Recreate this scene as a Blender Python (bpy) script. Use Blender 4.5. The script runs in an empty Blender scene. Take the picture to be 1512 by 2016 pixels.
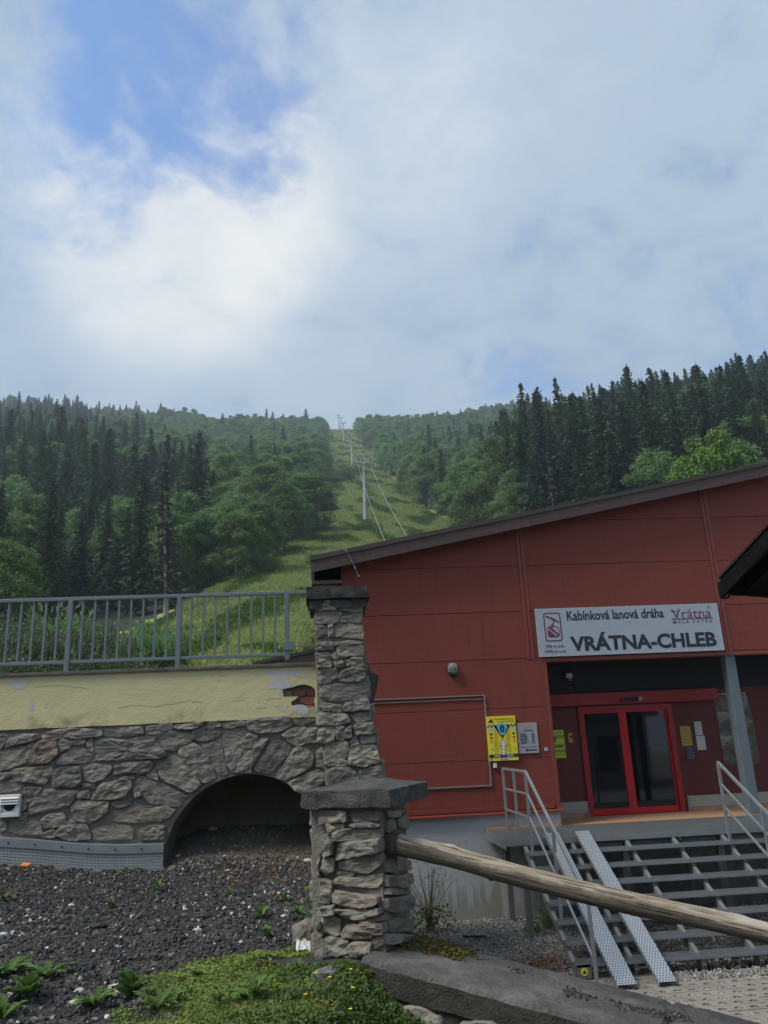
import bpy, bmesh, math, random
import numpy as np
from mathutils import Vector, noise, geometry

random.seed(7)
rng = np.random.default_rng(11)
SC = bpy.context.scene
COL = SC.collection
R = math.radians

# ------------------------------------------------------------------ camera
EYE = np.array([0.0, 0.0, 3.24])
PITCH, ROLL, YAW, FPX = R(16.5), R(2.62), R(5.0), 1530.0     # focal length in pixels of the 1512 x 2016 photograph


def cam_axes():
    f = np.array([math.sin(YAW) * math.cos(PITCH), math.cos(YAW) * math.cos(PITCH), math.sin(PITCH)])
    r = np.array([math.cos(YAW), -math.sin(YAW), 0.0])
    u = np.cross(r, f)
    c, s = math.cos(ROLL), math.sin(ROLL)
    return c * r - s * u, c * u + s * r, f


AX_R, AX_U, AX_F = cam_axes()
cam_data = bpy.data.cameras.new('camera')
cam = bpy.data.objects.new('camera', cam_data)
COL.objects.link(cam)
from mathutils import Matrix
cam.matrix_world = Matrix(((AX_R[0], AX_U[0], -AX_F[0], EYE[0]),
                           (AX_R[1], AX_U[1], -AX_F[1], EYE[1]),
                           (AX_R[2], AX_U[2], -AX_F[2], EYE[2]),
                           (0, 0, 0, 1)))
cam_data.sensor_fit = 'VERTICAL'
cam_data.sensor_height = 36.0
cam_data.lens = 36.0 * FPX / 2016.0
cam_data.clip_start = 0.05
cam_data.clip_end = 6000
SC.camera = cam


def ray(x, y):
    return AX_F + AX_R * ((x - 756) / FPX) - AX_U * ((y - 1008) / FPX)


def atY(x, y, Y):
    d = ray(x, y)
    return EYE + d * (Y / d[1])


def atZ(x, y, z):
    d = ray(x, y)
    return EYE + d * ((z - EYE[2]) / d[2])


def atplane(x, y, p, n):
    d = ray(x, y)
    return EYE + d * (np.dot(np.asarray(p) - EYE, n) / np.dot(d, n))


# ------------------------------------------------------------------ world, sun, exposure
SUN_EL, SUN_AZ = R(52), R(-108)      # azimuth measured from +Y towards +X: from the left, a little behind the viewer
world = bpy.data.worlds.new('World')
SC.world = world
world.use_nodes = True


def build_world():
    nt = world.node_tree
    nt.nodes.clear()
    N, L = nt.nodes.new, nt.links.new
    out = N('ShaderNodeOutputWorld')
    mixs = N('ShaderNodeMixShader')
    bg_sky = N('ShaderNodeBackground')
    bg_cl = N('ShaderNodeBackground')
    sky = N('ShaderNodeTexSky')
    sky.sky_type = 'NISHITA'
    sky.sun_disc = False
    sky.sun_elevation = SUN_EL
    sky.sun_rotation = SUN_AZ
    sky.altitude = 740
    bg_sky.inputs[1].default_value = 0.078
    tint = N('ShaderNodeMix'); tint.data_type = 'RGBA'; tint.blend_type = 'MULTIPLY'; tint.inputs[0].default_value = 1.0
    L(sky.outputs[0], tint.inputs[6]); tint.inputs[7].default_value = (0.80, 0.98, 1.15, 1)
    L(tint.outputs[2], bg_sky.inputs[0])
    tc = N('ShaderNodeTexCoord')
    dirv = N('ShaderNodeVectorMath'); dirv.operation = 'NORMALIZE'
    L(tc.outputs['Generated'], dirv.inputs[0])
    sep = N('ShaderNodeSeparateXYZ'); L(dirv.outputs[0], sep.inputs[0])

    def m(op, a, b=None, c=None, clamp=False):
        n = N('ShaderNodeMath'); n.operation = op; n.use_clamp = clamp
        for i, v in enumerate((a, b, c)):
            if v is None:
                continue
            if isinstance(v, (int, float)):
                n.inputs[i].default_value = v
            else:
                L(v, n.inputs[i])
        return n.outputs[0]
    # flat cloud layer: direction divided by height
    den = m('ADD', m('MAXIMUM', sep.outputs[2], 0.0), 0.35)
    comb = N('ShaderNodeCombineXYZ')
    L(m('DIVIDE', sep.outputs[0], den), comb.inputs[0])
    L(m('DIVIDE', sep.outputs[1], den), comb.inputs[1])

    def fbm(scale, det, rough, dist, off):
        mp = N('ShaderNodeMapping'); mp.inputs['Location'].default_value = off
        L(comb.outputs[0], mp.inputs[0])
        n = N('ShaderNodeTexNoise')
        n.inputs['Scale'].default_value = scale
        n.inputs['Detail'].default_value = det
        n.inputs['Roughness'].default_value = rough
        n.inputs['Distortion'].default_value = dist
        L(mp.outputs[0], n.inputs['Vector'])
        return n.outputs['Fac']

    def lobe(px, py, deg, soft=1.0):
        d = ray(px, py); d = d / np.linalg.norm(d)
        vm = N('ShaderNodeVectorMath'); vm.operation = 'DOT_PRODUCT'
        L(dirv.outputs[0], vm.inputs[0]); vm.inputs[1].default_value = tuple(d)
        mr = N('ShaderNodeMapRange'); mr.interpolation_type = 'SMOOTHERSTEP'
        L(vm.outputs['Value'], mr.inputs[0])
        mr.inputs[1].default_value = math.cos(R(deg)); mr.inputs[2].default_value = 1.0
        return mr.outputs[0]
    n_big = fbm(2.4, 9, 0.56, 0.6, (3.1, 1.7, 0))
    n_fine = fbm(7.5, 9, 0.62, 0.7, (0.4, 5.2, 0))
    n_wisp = fbm(19.0, 8, 0.65, 1.2, (2.4, 9.2, 0))
    n_lo = fbm(1.1, 4, 0.5, 0.2, (7.4, 2.2, 0))
    # gaps where the blue shows
    def total(*v):
        o = v[0]
        for k in v[1:]: o = m('ADD', o, k)
        return o
    gap = total(m('MULTIPLY', lobe(390, 105, 11), 0.82), m('MULTIPLY', lobe(150, 200, 9.0), 0.56), m('MULTIPLY', lobe(440, 225, 7), 0.32),
                m('MULTIPLY', lobe(960, 800, 6.5), 0.45), m('MULTIPLY', lobe(440, 830, 6), 0.35))
    dens = total(m('MULTIPLY', m('SUBTRACT', n_big, 0.5), 2.7), m('MULTIPLY', m('SUBTRACT', n_fine, 0.5), 2.8), m('MULTIPLY', m('SUBTRACT', n_wisp, 0.5), 1.3), 1.05)
    dens = m('SUBTRACT', dens, gap)
    cov = N('ShaderNodeMapRange'); cov.interpolation_type = 'SMOOTHSTEP'
    L(dens, cov.inputs[0])
    cov.inputs[1].default_value = -0.85; cov.inputs[2].default_value = 1.0
    # brightness of the cloud: bright billows against grey sheets
    br = m('ADD', m('MULTIPLY', lobe(330, 430, 14), 0.52), m('MULTIPLY', lobe(720, 300, 13), 0.20))
    br = m('ADD', br, m('MULTIPLY', m('SUBTRACT', n_big, 0.5), 0.55))
    br = m('ADD', br, m('MULTIPLY', m('SUBTRACT', n_fine, 0.5), 0.40))
    br = m('ADD', br, m('MULTIPLY', m('SUBTRACT', n_lo, 0.5), 0.35))
    br = m('ADD', br, m('MULTIPLY', m('SUBTRACT', n_wisp, 0.5), 0.16))
    br = m('ADD', br, 0.20)
    ramp = N('ShaderNodeValToRGB')
    e = ramp.color_ramp.elements
    e[0].position = 0.0; e[0].color = (0.30, 0.395, 0.525, 1)
    e[1].position = 1.0; e[1].color = (0.92, 0.895, 0.85, 1)
    k = ramp.color_ramp.elements.new(0.45); k.color = (0.475, 0.56, 0.665, 1)
    L(br, ramp.inputs[0])
    L(ramp.outputs[0], bg_cl.inputs[0])
    bg_cl.inputs[1].default_value = 0.42
    L(cov.outputs[0], mixs.inputs[0])
    L(bg_sky.outputs[0], mixs.inputs[1])
    L(bg_cl.outputs[0], mixs.inputs[2])
    L(mixs.outputs[0], out.inputs[0])


build_world()
sun_data = bpy.data.lights.new('sun', 'SUN')
sun_data.energy = 1.5
sun_data.angle = R(25)
sun_data.color = (1.0, 0.97, 0.92)
sun = bpy.data.objects.new('sun', sun_data)
COL.objects.link(sun)
_sd = Vector((math.sin(SUN_AZ) * math.cos(SUN_EL), math.cos(SUN_AZ) * math.cos(SUN_EL), math.sin(SUN_EL)))
sun.rotation_euler = _sd.to_track_quat('Z', 'Y').to_euler()
vs = SC.view_settings
vs.view_transform = 'Standard'; vs.look = 'None'; vs.exposure = 1.42; vs.gamma = 1.0
vs.use_curve_mapping = False
SC.cycles.use_denoising = True
SC.cycles.max_bounces = 6
SC.cycles.diffuse_bounces = 3
SC.cycles.glossy_bounces = 3
SC.cycles.transmission_bounces = 4
SC.cycles.volume_bounces = 1
SC.cycles.transparent_max_bounces = 8
SC.cycles.use_adaptive_sampling = True
SC.cycles.adaptive_threshold = 0.02

# ------------------------------------------------------------------ helpers: materials
MATS = {}


class NT:
    """small helper round a material's node tree"""
    def __init__(self, name):
        self.mat = bpy.data.materials.new(name)
        self.mat.use_nodes = True
        self.t = self.mat.node_tree
        self.b = self.t.nodes['Principled BSDF']
        self.out = self.t.nodes['Material Output']
        self._pos = None

    def N(self, k): return self.t.nodes.new(k)
    def L(self, a, b): self.t.links.new(a, b)

    def sin(self, sock, v):
        if isinstance(v, (int, float)):
            sock.default_value = v
        elif isinstance(v, (tuple, list)):
            sock.default_value = tuple(v) if len(v) == len(sock.default_value) else tuple(v) + (1,)
        else:
            self.L(v, sock)

    def pos(self, kind='Object'):
        if kind == 'World':
            return self.N('ShaderNodeNewGeometry').outputs['Position']
        return self.N('ShaderNodeTexCoord').outputs[kind]

    def mapping(self, v, scale=(1, 1, 1), loc=(0, 0, 0), rot=(0, 0, 0)):
        n = self.N('ShaderNodeMapping'); self.L(v, n.inputs[0])
        n.inputs['Location'].default_value = loc; n.inputs['Rotation'].default_value = rot; n.inputs['Scale'].default_value = scale
        return n.outputs[0]

    def noise(self, v, scale, detail=4, rough=0.55, dist=0.0, out='Fac'):
        n = self.N('ShaderNodeTexNoise'); self.L(v, n.inputs['Vector'])
        n.inputs['Scale'].default_value = scale; n.inputs['Detail'].default_value = detail
        n.inputs['Roughness'].default_value = rough; n.inputs['Distortion'].default_value = dist
        return n.outputs[out]

    def voro(self, v, scale, feature='F1', out='Distance'):
        n = self.N('ShaderNodeTexVoronoi'); n.feature = feature; self.L(v, n.inputs['Vector'])
        n.inputs['Scale'].default_value = scale
        return n.outputs[out]

    def m(self, op, a, b=None, clamp=False):
        n = self.N('ShaderNodeMath'); n.operation = op; n.use_clamp = clamp
        self.sin(n.inputs[0], a)
        if b is not None: self.sin(n.inputs[1], b)
        return n.outputs[0]

    def rng(self, v, a, b, c=0.0, d=1.0, smooth=True):
        n = self.N('ShaderNodeMapRange'); n.interpolation_type = 'SMOOTHSTEP' if smooth else 'LINEAR'
        self.L(v, n.inputs[0])
        for i, x in enumerate((a, b, c, d)): n.inputs[i + 1].default_value = x
        return n.outputs[0]

    def mix(self, f, a, b, mode='MIX'):
        n = self.N('ShaderNodeMix'); n.data_type = 'RGBA'; n.blend_type = mode
        self.sin(n.inputs[0], f); self.sin(n.inputs[6], a); self.sin(n.inputs[7], b)
        return n.outputs[2]

    def ramp(self, f, *stops):
        n = self.N('ShaderNodeValToRGB'); self.L(f, n.inputs[0])
        el = n.color_ramp.elements
        el[0].position, el[0].color = stops[0][0], tuple(stops[0][1]) + (1,)
        el[1].position, el[1].color = stops[-1][0], tuple(stops[-1][1]) + (1,)
        for p, c in stops[1:-1]:
            k = el.new(p); k.color = tuple(c) + (1,)
        return n.outputs[0]

    def bump(self, h, dist=0.01, strength=1.0):
        n = self.N('ShaderNodeBump'); self.L(h, n.inputs['Height'])
        n.inputs['Distance'].default_value = dist; n.inputs['Strength'].default_value = strength
        self.L(n.outputs[0], self.b.inputs['Normal'])
        return n

    def set(self, color=None, rough=0.8, metal=0.0, spec=None):
        if color is not None: self.sin(self.b.inputs['Base Color'], color)
        self.sin(self.b.inputs['Roughness'], rough)
        self.sin(self.b.inputs['Metallic'], metal)
        if spec is not None: self.b.inputs['Specular IOR Level'].default_value = spec
        return self.mat

    def objrand(self): return self.N('ShaderNodeObjectInfo').outputs['Random']
    def island(self): return self.N('ShaderNodeNewGeometry').outputs['Random Per Island']


def plain(name, col, rough=0.6, metal=0.0, var=0.12, scale=6.0, bump=0.0, spec=None, kind='World'):
    t = NT(name)
    p = t.pos(kind)
    n = t.noise(p, scale, 5, 0.6)
    a = tuple(c * (1 - var) for c in col); b = tuple(min(1, c * (1 + var)) for c in col)
    t.set(t.mix(n, a, b), rough, metal, spec)
    if bump: t.bump(t.noise(p, scale * 8, 4), bump)
    MATS[name] = t.mat
    return t.mat


# ------------------------------------------------------------------ helpers: geometry and objects
class MB:
    def __init__(self):
        self.v, self.f, self.sm = [], [], []

    def add(self, verts, faces, smooth=False):
        o = len(self.v)
        self.v += [tuple(map(float, p)) for p in verts]
        self.f += [tuple(i + o for i in f) for f in faces]
        self.sm += [smooth] * len(faces)
        return self

    def box(self, x0, x1, y0, y1, z0, z1):
        return self.hexa([(x0, y0, z0), (x1, y0, z0), (x1, y1, z0), (x0, y1, z0), (x0, y0, z1), (x1, y0, z1), (x1, y1, z1), (x0, y1, z1)])

    def hexa(self, p):
        return self.add(p, [(0, 3, 2, 1), (4, 5, 6, 7), (0, 1, 5, 4), (1, 2, 6, 5), (2, 3, 7, 6), (3, 0, 4, 7)])

    def bar(self, a, b, w, h, up=(0, 0, 1)):
        a, b = Vector(a), Vector(b)
        d = (b - a).normalized(); up = Vector(up)
        s = d.cross(up).normalized(); u = s.cross(d).normalized()
        s = s * w / 2; u = u * h / 2
        return self.hexa([a - s - u, a + s - u, b + s - u, b - s - u, a - s + u, a + s + u, b + s + u, b - s + u])

    def tube(self, pts, rad, n=8, cap=True, smooth=True):
        pts = [Vector(p) for p in pts]
        rad = [rad] * len(pts) if isinstance(rad, (int, float)) else rad
        rings = []
        ref = Vector((0, 0, 1))
        for i, p in enumerate(pts):
            d = (pts[min(i + 1, len(pts) - 1)] - pts[max(i - 1, 0)]).normalized()
            r0 = ref if abs(d.dot(ref)) < 0.95 else Vector((1, 0, 0))
            s = d.cross(r0).normalized(); u = s.cross(d).normalized()
            rings.append([p + (s * math.cos(2 * math.pi * k / n) + u * math.sin(2 * math.pi * k / n)) * rad[i] for k in range(n)])
        vs_ = [q for r in rings for q in r]
        fs = [(i * n + k, i * n + (k + 1) % n, (i + 1) * n + (k + 1) % n, (i + 1) * n + k) for i in range(len(pts) - 1) for k in range(n)]
        self.add(vs_, fs, smooth)
        if cap:
            self.add(rings[0], [tuple(range(n))]); self.add(rings[-1], [tuple(reversed(range(n)))])
        return self

    def prism(self, poly, axis, a, b):
        """poly: 2D points; axis 'y': (x,z) extruded over y; 'x': (y,z); 'z': (x,y)"""
        def P(q, t):
            return {'y': (q[0], t, q[1]), 'x': (t, q[0], q[1]), 'z': (q[0], q[1], t)}[axis]
        n = len(poly)
        vs_ = [P(q, a) for q in poly] + [P(q, b) for q in poly]
        fs = [tuple(range(n)), tuple(range(2 * n - 1, n - 1, -1))] + [(i, i + n, (i + 1) % n + n, (i + 1) % n) for i in range(n)]
        return self.add(vs_, fs)

    def mesh(self, name, off=(0, 0, 0)):
        me = bpy.data.meshes.new(name)
        o = off
        me.from_pydata([(x - o[0], y - o[1], z - o[2]) for x, y, z in self.v], [], self.f)
        me.polygons.foreach_set('use_smooth', self.sm)
        bm = bmesh.new(); bm.from_mesh(me)
        bmesh.ops.recalc_face_normals(bm, faces=bm.faces)
        bm.to_mesh(me); bm.free()
        return me

    def build(self, name, mat, parent=None, label=None, cat=None, group=None, kind=None, base=None, bevel=0.0):
        off = (0, 0, 0)
        if parent is not None:
            r = parent
            while r.parent is not None: r = r.parent
            off = tuple(r.location)
        elif base is not None:
            off = tuple(base)
        me = self.mesh(name, off)
        if mat is not None: me.materials.append(mat)
        o = bpy.data.objects.new(name, me)
        COL.objects.link(o)
        if parent is not None: o.parent = parent
        elif base is not None: o.location = off
        if bevel:
            md = o.modifiers.new('bevel', 'BEVEL'); md.width = bevel; md.segments = 2; md.limit_method = 'ANGLE'; md.angle_limit = R(40)
        tag(o, label, cat, group, kind)
        return o


def tag(o, label=None, cat=None, group=None, kind=None):
    if label: o['label'] = label
    if cat: o['category'] = cat
    if group: o['group'] = group
    if kind: o['kind'] = kind
    return o


def thing(name, label, cat, loc=(0, 0, 0), group=None):
    o = bpy.data.objects.new(name, None)
    o.empty_display_size = 0.2
    o.location = tuple(float(c) for c in loc)
    COL.objects.link(o)
    return tag(o, label, cat, group)


def np_mesh(name, verts, faces_flat, nper, mat, smooth=False):
    """verts (n,3); faces_flat (m,nper)"""
    me = bpy.data.meshes.new(name)
    m = len(faces_flat)
    me.vertices.add(len(verts)); me.vertices.foreach_set('co', np.asarray(verts, dtype=np.float32).ravel())
    me.loops.add(m * nper); me.loops.foreach_set('vertex_index', np.asarray(faces_flat, dtype=np.int32).ravel())
    me.polygons.add(m)
    me.polygons.foreach_set('loop_start', np.arange(0, m * nper, nper, dtype=np.int32))
    try:
        me.polygons.foreach_set('loop_total', np.full(m, nper, dtype=np.int32))
    except Exception:
        pass
    me.polygons.foreach_set('use_smooth', np.full(m, smooth))
    me.update(calc_edges=True)
    if mat is not None: me.materials.append(mat)
    return me


def link(name, me, parent=None, loc=None, **k):
    o = bpy.data.objects.new(name, me)
    COL.objects.link(o)
    if parent is not None: o.parent = parent
    if loc is not None: o.location = loc
    tag(o, k.get('label'), k.get('cat'), k.get('group'), k.get('kind'))
    return o


def sstep(a, b, x):
    t = np.clip((np.asarray(x, float) - a) / (b - a), 0, 1)
    return t * t * (3 - 2 * t)


TEXTS = []          # (string, x0, x1, z0, z1, y, material, parent, bold)


def put_text(s, x0, x1, z0, z1, y, mat, parent, bold=0.0, name='lettering'):
    TEXTS.append((s, x0, x1, z0, z1, y, mat, parent, bold, name))


def flush_texts():
    objs = []
    for t in TEXTS:
        cu = bpy.data.curves.new('txt', 'FONT'); cu.body = t[0]; cu.size = 1.0; cu.offset = t[8]; cu.resolution_u = 3
        o = bpy.data.objects.new('txt', cu); COL.objects.link(o); objs.append(o)
    dg = bpy.context.evaluated_depsgraph_get(); dg.update()
    for o, t in zip(objs, TEXTS):
        s, x0, x1, z0, z1, y, mat, parent, bold, name = t
        me = bpy.data.meshes.new_from_object(o.evaluated_get(dg))
        n = len(me.vertices)
        co = np.empty(n * 3, dtype=np.float32); me.vertices.foreach_get('co', co); co = co.reshape(-1, 3)
        mn, mx = co.min(0), co.max(0)
        off = np.zeros(3)
        if parent is not None:
            r = parent
            while r.parent is not None: r = r.parent
            off = np.array(r.location)
        X = x0 + (co[:, 0] - mn[0]) / (mx[0] - mn[0]) * (x1 - x0)
        Z = z0 + (co[:, 1] - mn[1]) / (mx[1] - mn[1]) * (z1 - z0)
        out = np.stack([X, np.full(n, y), Z], 1) - off
        me.vertices.foreach_set('co', out.astype(np.float32).ravel()); me.update()
        me.materials.clear(); me.materials.append(mat)
        link(name, me, parent)
        cu = o.data
        bpy.data.objects.remove(o); bpy.data.curves.remove(cu)
    TEXTS.clear()
# ------------------------------------------------------------------ materials
def m_stone():
    t = NT('rubble_stone'); p = t.pos('World'); r = t.objrand()
    big = t.noise(p, 3.5, 5, 0.6, 0.4); fine = t.noise(p, 26, 6, 0.65, 0.3)
    base = t.ramp(r, (0.0, (0.130, 0.121, 0.104)), (0.3, (0.225, 0.205, 0.166)), (0.6, (0.172, 0.158, 0.134)), (0.8, (0.285, 0.258, 0.202)), (1.0, (0.215, 0.164, 0.126)))
    c = t.mix(t.rng(big, 0.3, 0.75), base, t.mix(0.55, base, (0.20, 0.19, 0.165)))
    c = t.mix(t.rng(fine, 0.52, 0.8, 0, 0.75), c, (0.045, 0.043, 0.040))
    c = t.mix(t.rng(t.noise(p, 9, 5, 0.7), 0.62, 0.8, 0, 0.5), c, (0.36, 0.35, 0.31))
    t.set(c, 0.92)
    h = t.m('ADD', t.m('MULTIPLY', t.noise(t.mapping(p, (1, 1, 2.2)), 16, 7, 0.66, 0.5), 1.0), t.m('MULTIPLY', t.voro(t.mapping(p, (1, 1, 1.8)), 11), 0.6))
    t.bump(h, 0.022, 0.9)
    return t.mat


def m_mortar():
    t = NT('lime_mortar'); p = t.pos('World')
    n = t.noise(p, 5, 6, 0.65)
    c = t.ramp(n, (0.25, (0.15, 0.140, 0.118)), (0.55, (0.225, 0.210, 0.178)), (0.8, (0.31, 0.29, 0.25)))
    t.set(c, 0.95); t.bump(t.noise(p, 38, 6, 0.7), 0.03)
    return t.mat


def m_concrete(name, lo, mid, hi, moss=0.0, scale=4.0, bump=0.012):
    t = NT(name); p = t.pos('World')
    n = t.noise(p, scale, 8, 0.66, 0.4)
    c = t.ramp(n, (0.28, lo), (0.5, mid), (0.74, hi))
    c = t.mix(t.rng(t.noise(p, scale * 9, 6, 0.7), 0.58, 0.75, 0, 0.6), c, tuple(x * 0.45 for x in lo))
    c = t.mix(t.rng(t.noise(t.mapping(p, loc=(4, 2, 9)), scale * 1.7, 6, 0.7), 0.62, 0.72, 0, 0.7), c, tuple(min(1, x * 1.25) for x in hi))
    if moss:
        c = t.mix(t.rng(t.noise(t.mapping(p, loc=(1, 7, 3)), scale * 1.2, 7, 0.72), 0.62 - moss * 0.25, 0.72, 0, 0.9), c, (0.040, 0.052, 0.018))
    t.set(c, 0.93); t.bump(t.m('ADD', t.noise(p, scale * 10, 7, 0.7), t.noise(p, scale * 2.5, 5, 0.6)), bump * 2)
    return t.mat


def m_plaster():
    t = NT('yellow_plaster'); p = t.pos('World')
    n = t.noise(p, 1.3, 5, 0.6, 0.3)
    c = t.mix(n, (0.56, 0.50, 0.255), (0.65, 0.595, 0.335))
    c = t.mix(t.rng(t.noise(p, 22, 5, 0.7), 0.6, 0.8, 0, 0.25), c, (0.38, 0.33, 0.14))
    # grime that creeps up from the lower edge in places
    z = t.N('ShaderNodeSeparateXYZ'); t.L(p, z.inputs[0])
    low = t.m('MULTIPLY', t.rng(z.outputs[2], 3.66, 3.86, 1, 0), t.rng(t.noise(p, 1.6, 6, 0.7), 0.48, 0.7))
    c = t.mix(t.m('MULTIPLY', low, 0.75), c, (0.15, 0.13, 0.08))
    t.set(c, 0.9); t.bump(t.m('ADD', t.noise(p, 45, 4), t.m('MULTIPLY', t.noise(p, 3, 4), 3.0)), 0.006)
    return t.mat


def m_cladding():
    t = NT('red_cladding'); p = t.pos('World'); r = t.objrand()
    n = t.noise(t.mapping(p, (0.7, 1, 1.2)), 1.1, 6, 0.6)
    c = t.mix(n, (0.192, 0.039, 0.024), (0.248, 0.053, 0.033))
    c = t.mix(t.m('MULTIPLY', r, 0.22), c, (0.20, 0.034, 0.026))
    # rain streaks and chalky bleached runs
    st = t.noise(t.mapping(p, (7, 1, 0.35)), 2.2, 5, 0.6)
    c = t.mix(t.rng(st, 0.52, 0.78, 0, 0.55), c, (0.105, 0.026, 0.022))
    c = t.mix(t.rng(t.noise(t.mapping(p, (3, 1, 0.6), (5, 0, 1)), 1.7, 4, 0.6), 0.64, 0.8, 0, 0.22), c, (0.40, 0.13, 0.10))
    z = t.N('ShaderNodeSeparateXYZ'); t.L(p, z.inputs[0])
    rib = t.m('PINGPONG', z.outputs[2], 0.0165)
    groove = t.rng(rib, 0.0, 0.006, 1, 0)
    c = t.mix(t.m('MULTIPLY', groove, 0.30), c, (0.13, 0.022, 0.017))
    t.set(c, 0.55, 0.0, 0.35)
    t.bump(t.m('ADD', t.m('MULTIPLY', groove, -1.0), t.m('MULTIPLY', t.noise(t.mapping(p, (0.5, 1, 2.2)), 1.4, 3), 2.5)), 0.004, 0.8)
    return t.mat


def m_galv(name='galvanised_steel', lo=(0.20, 0.22, 0.235), hi=(0.34, 0.36, 0.375), rough=0.55, metal=0.55):
    t = NT(name); p = t.pos('World')
    n = t.noise(p, 5, 6, 0.65)
    c = t.mix(n, lo, hi)
    c = t.mix(t.rng(t.noise(p, 24, 5, 0.7), 0.58, 0.75, 0, 0.35), c, tuple(x * 0.55 for x in lo))
    t.set(c, t.m('ADD', t.m('MULTIPLY', n, 0.2), rough - 0.1), metal)
    return t.mat


def m_grating():
    t = NT('grating_steel'); p = t.pos('World')
    s = t.N('ShaderNodeSeparateXYZ'); t.L(p, s.inputs[0])
    gx = t.rng(t.m('PINGPONG', s.outputs[0], 0.017), 0.003, 0.007, 0, 1)
    gy = t.rng(t.m('PINGPONG', s.outputs[1], 0.017), 0.003, 0.007, 0, 1)
    hole = t.m('MULTIPLY', gx, gy)
    g = t.N('ShaderNodeNewGeometry'); nz = t.N('ShaderNodeSeparateXYZ'); t.L(g.outputs['Normal'], nz.inputs[0])
    top = t.rng(t.m('ABSOLUTE', nz.outputs[2]), 0.5, 0.8)
    n = t.noise(p, 6, 5)
    c = t.mix(n, (0.11, 0.125, 0.13), (0.20, 0.22, 0.225))
    t.set(c, 0.55, 0.5)
    tr = t.N('ShaderNodeBsdfTransparent'); mx = t.N('ShaderNodeMixShader')
    t.L(t.m('MULTIPLY', t.m('MULTIPLY', hole, top), 0.40), mx.inputs[0]); t.L(t.b.outputs[0], mx.inputs[1]); t.L(tr.outputs[0], mx.inputs[2])
    t.L(mx.outputs[0], t.out.inputs[0])
    return t.mat


def m_ramp():
    t = NT('perforated_aluminium'); p = t.pos('Object')
    s = t.N('ShaderNodeSeparateXYZ'); t.L(p, s.inputs[0])
    k = 0.042
    row = t.m('FLOOR', t.m('DIVIDE', s.outputs[1], k))
    odd = t.m('MULTIPLY', t.m('FLOORED_MODULO', row, 2.0), k / 2)
    fx = t.m('SUBTRACT', t.m('FLOORED_MODULO', t.m('ADD', s.outputs[0], odd), k), k / 2)
    fy = t.m('SUBTRACT', t.m('FLOORED_MODULO', s.outputs[1], k), k / 2)
    d = t.m('SQRT', t.m('ADD', t.m('MULTIPLY', fx, fx), t.m('MULTIPLY', fy, fy)))
    hole = t.rng(d, 0.009, 0.012, 1, 0)
    c = t.mix(t.noise(p, 4, 5, 0.6), (0.46, 0.50, 0.53), (0.62, 0.66, 0.69))
    c = t.mix(hole, c, (0.035, 0.04, 0.045))
    t.set(c, 0.42, 0.75)
    t.bump(t.rng(d, 0.009, 0.018, 1, 0), 0.004)
    return t.mat


def m_log():
    t = NT('weathered_log'); p = t.pos('Object')          # local x runs along the log
    g = t.noise(t.mapping(p, (0.35, 5, 5)), 5, 8, 0.65, 0.6)
    c = t.ramp(g, (0.25, (0.14, 0.105, 0.07)), (0.5, (0.31, 0.25, 0.175)), (0.75, (0.50, 0.44, 0.35)))
    wth = t.noise(t.mapping(p, (0.5, 1, 1), (2, 0, 0)), 2.6, 6, 0.7)
    c = t.mix(t.rng(wth, 0.45, 0.68, 0, 0.6), c, (0.56, 0.535, 0.49))
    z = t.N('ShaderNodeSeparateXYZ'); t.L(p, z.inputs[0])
    # lower half of the wood darkened in the colour, as shade
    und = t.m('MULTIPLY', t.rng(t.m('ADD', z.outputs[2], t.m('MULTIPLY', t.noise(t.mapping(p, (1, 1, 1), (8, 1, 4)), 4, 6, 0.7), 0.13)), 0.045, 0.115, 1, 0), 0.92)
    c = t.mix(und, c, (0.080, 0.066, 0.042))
    ck = t.rng(t.noise(t.mapping(p, (0.25, 7, 7), (3, 3, 3)), 6, 5, 0.5), 0.57, 0.62)
    c = t.mix(t.m('MULTIPLY', ck, 0.7), c, (0.05, 0.042, 0.03))
    t.set(c, 0.85); t.bump(t.m('SUBTRACT', g, t.m('MULTIPLY', ck, 0.8)), 0.022)
    return t.mat


def m_leaf(name, lo, mid, hi, trans=0.3, dead=None, nscale=0.45):
    t = NT(name); p = t.pos('Object'); r = t.objrand(); i = t.island()
    a = t.mix(t.rng(t.noise(p, nscale, 3, 0.6), 0.35, 0.65), lo, mid)
    a = t.mix(t.m('MULTIPLY', i, 0.55), a, hi)
    hs = t.N('ShaderNodeHueSaturation')
    t.L(t.rng(r, 0, 1, 0.485, 0.515, False), hs.inputs['Hue']); t.L(t.rng(r, 0, 1, 0.72, 1.22, False), hs.inputs['Value'])
    hs.inputs['Saturation'].default_value = 0.95
    t.L(a, hs.inputs['Color'])
    col = hs.outputs[0]
    t.set(col, 0.7, 0.0, 0.25)
    tl = t.N('ShaderNodeBsdfTranslucent'); t.L(col, tl.inputs[0])
    mx = t.N('ShaderNodeMixShader'); mx.inputs[0].default_value = trans
    t.L(t.b.outputs[0], mx.inputs[1]); t.L(tl.outputs[0], mx.inputs[2]); t.L(mx.outputs[0], t.out.inputs[0])
    return t.mat


def m_island(name, stops, rough=0.9, bump=0.004, scale=60):
    t = NT(name); i = t.island(); p = t.pos('World')
    c = t.ramp(i, *stops)
    c = t.mix(t.rng(t.noise(p, scale, 4), 0.4, 0.7, 0, 0.5), c, t.mix(0.5, c, (0.02, 0.02, 0.02)))
    t.set(c, rough); t.bump(t.noise(p, scale * 2, 4), bump)
    return t.mat


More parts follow.
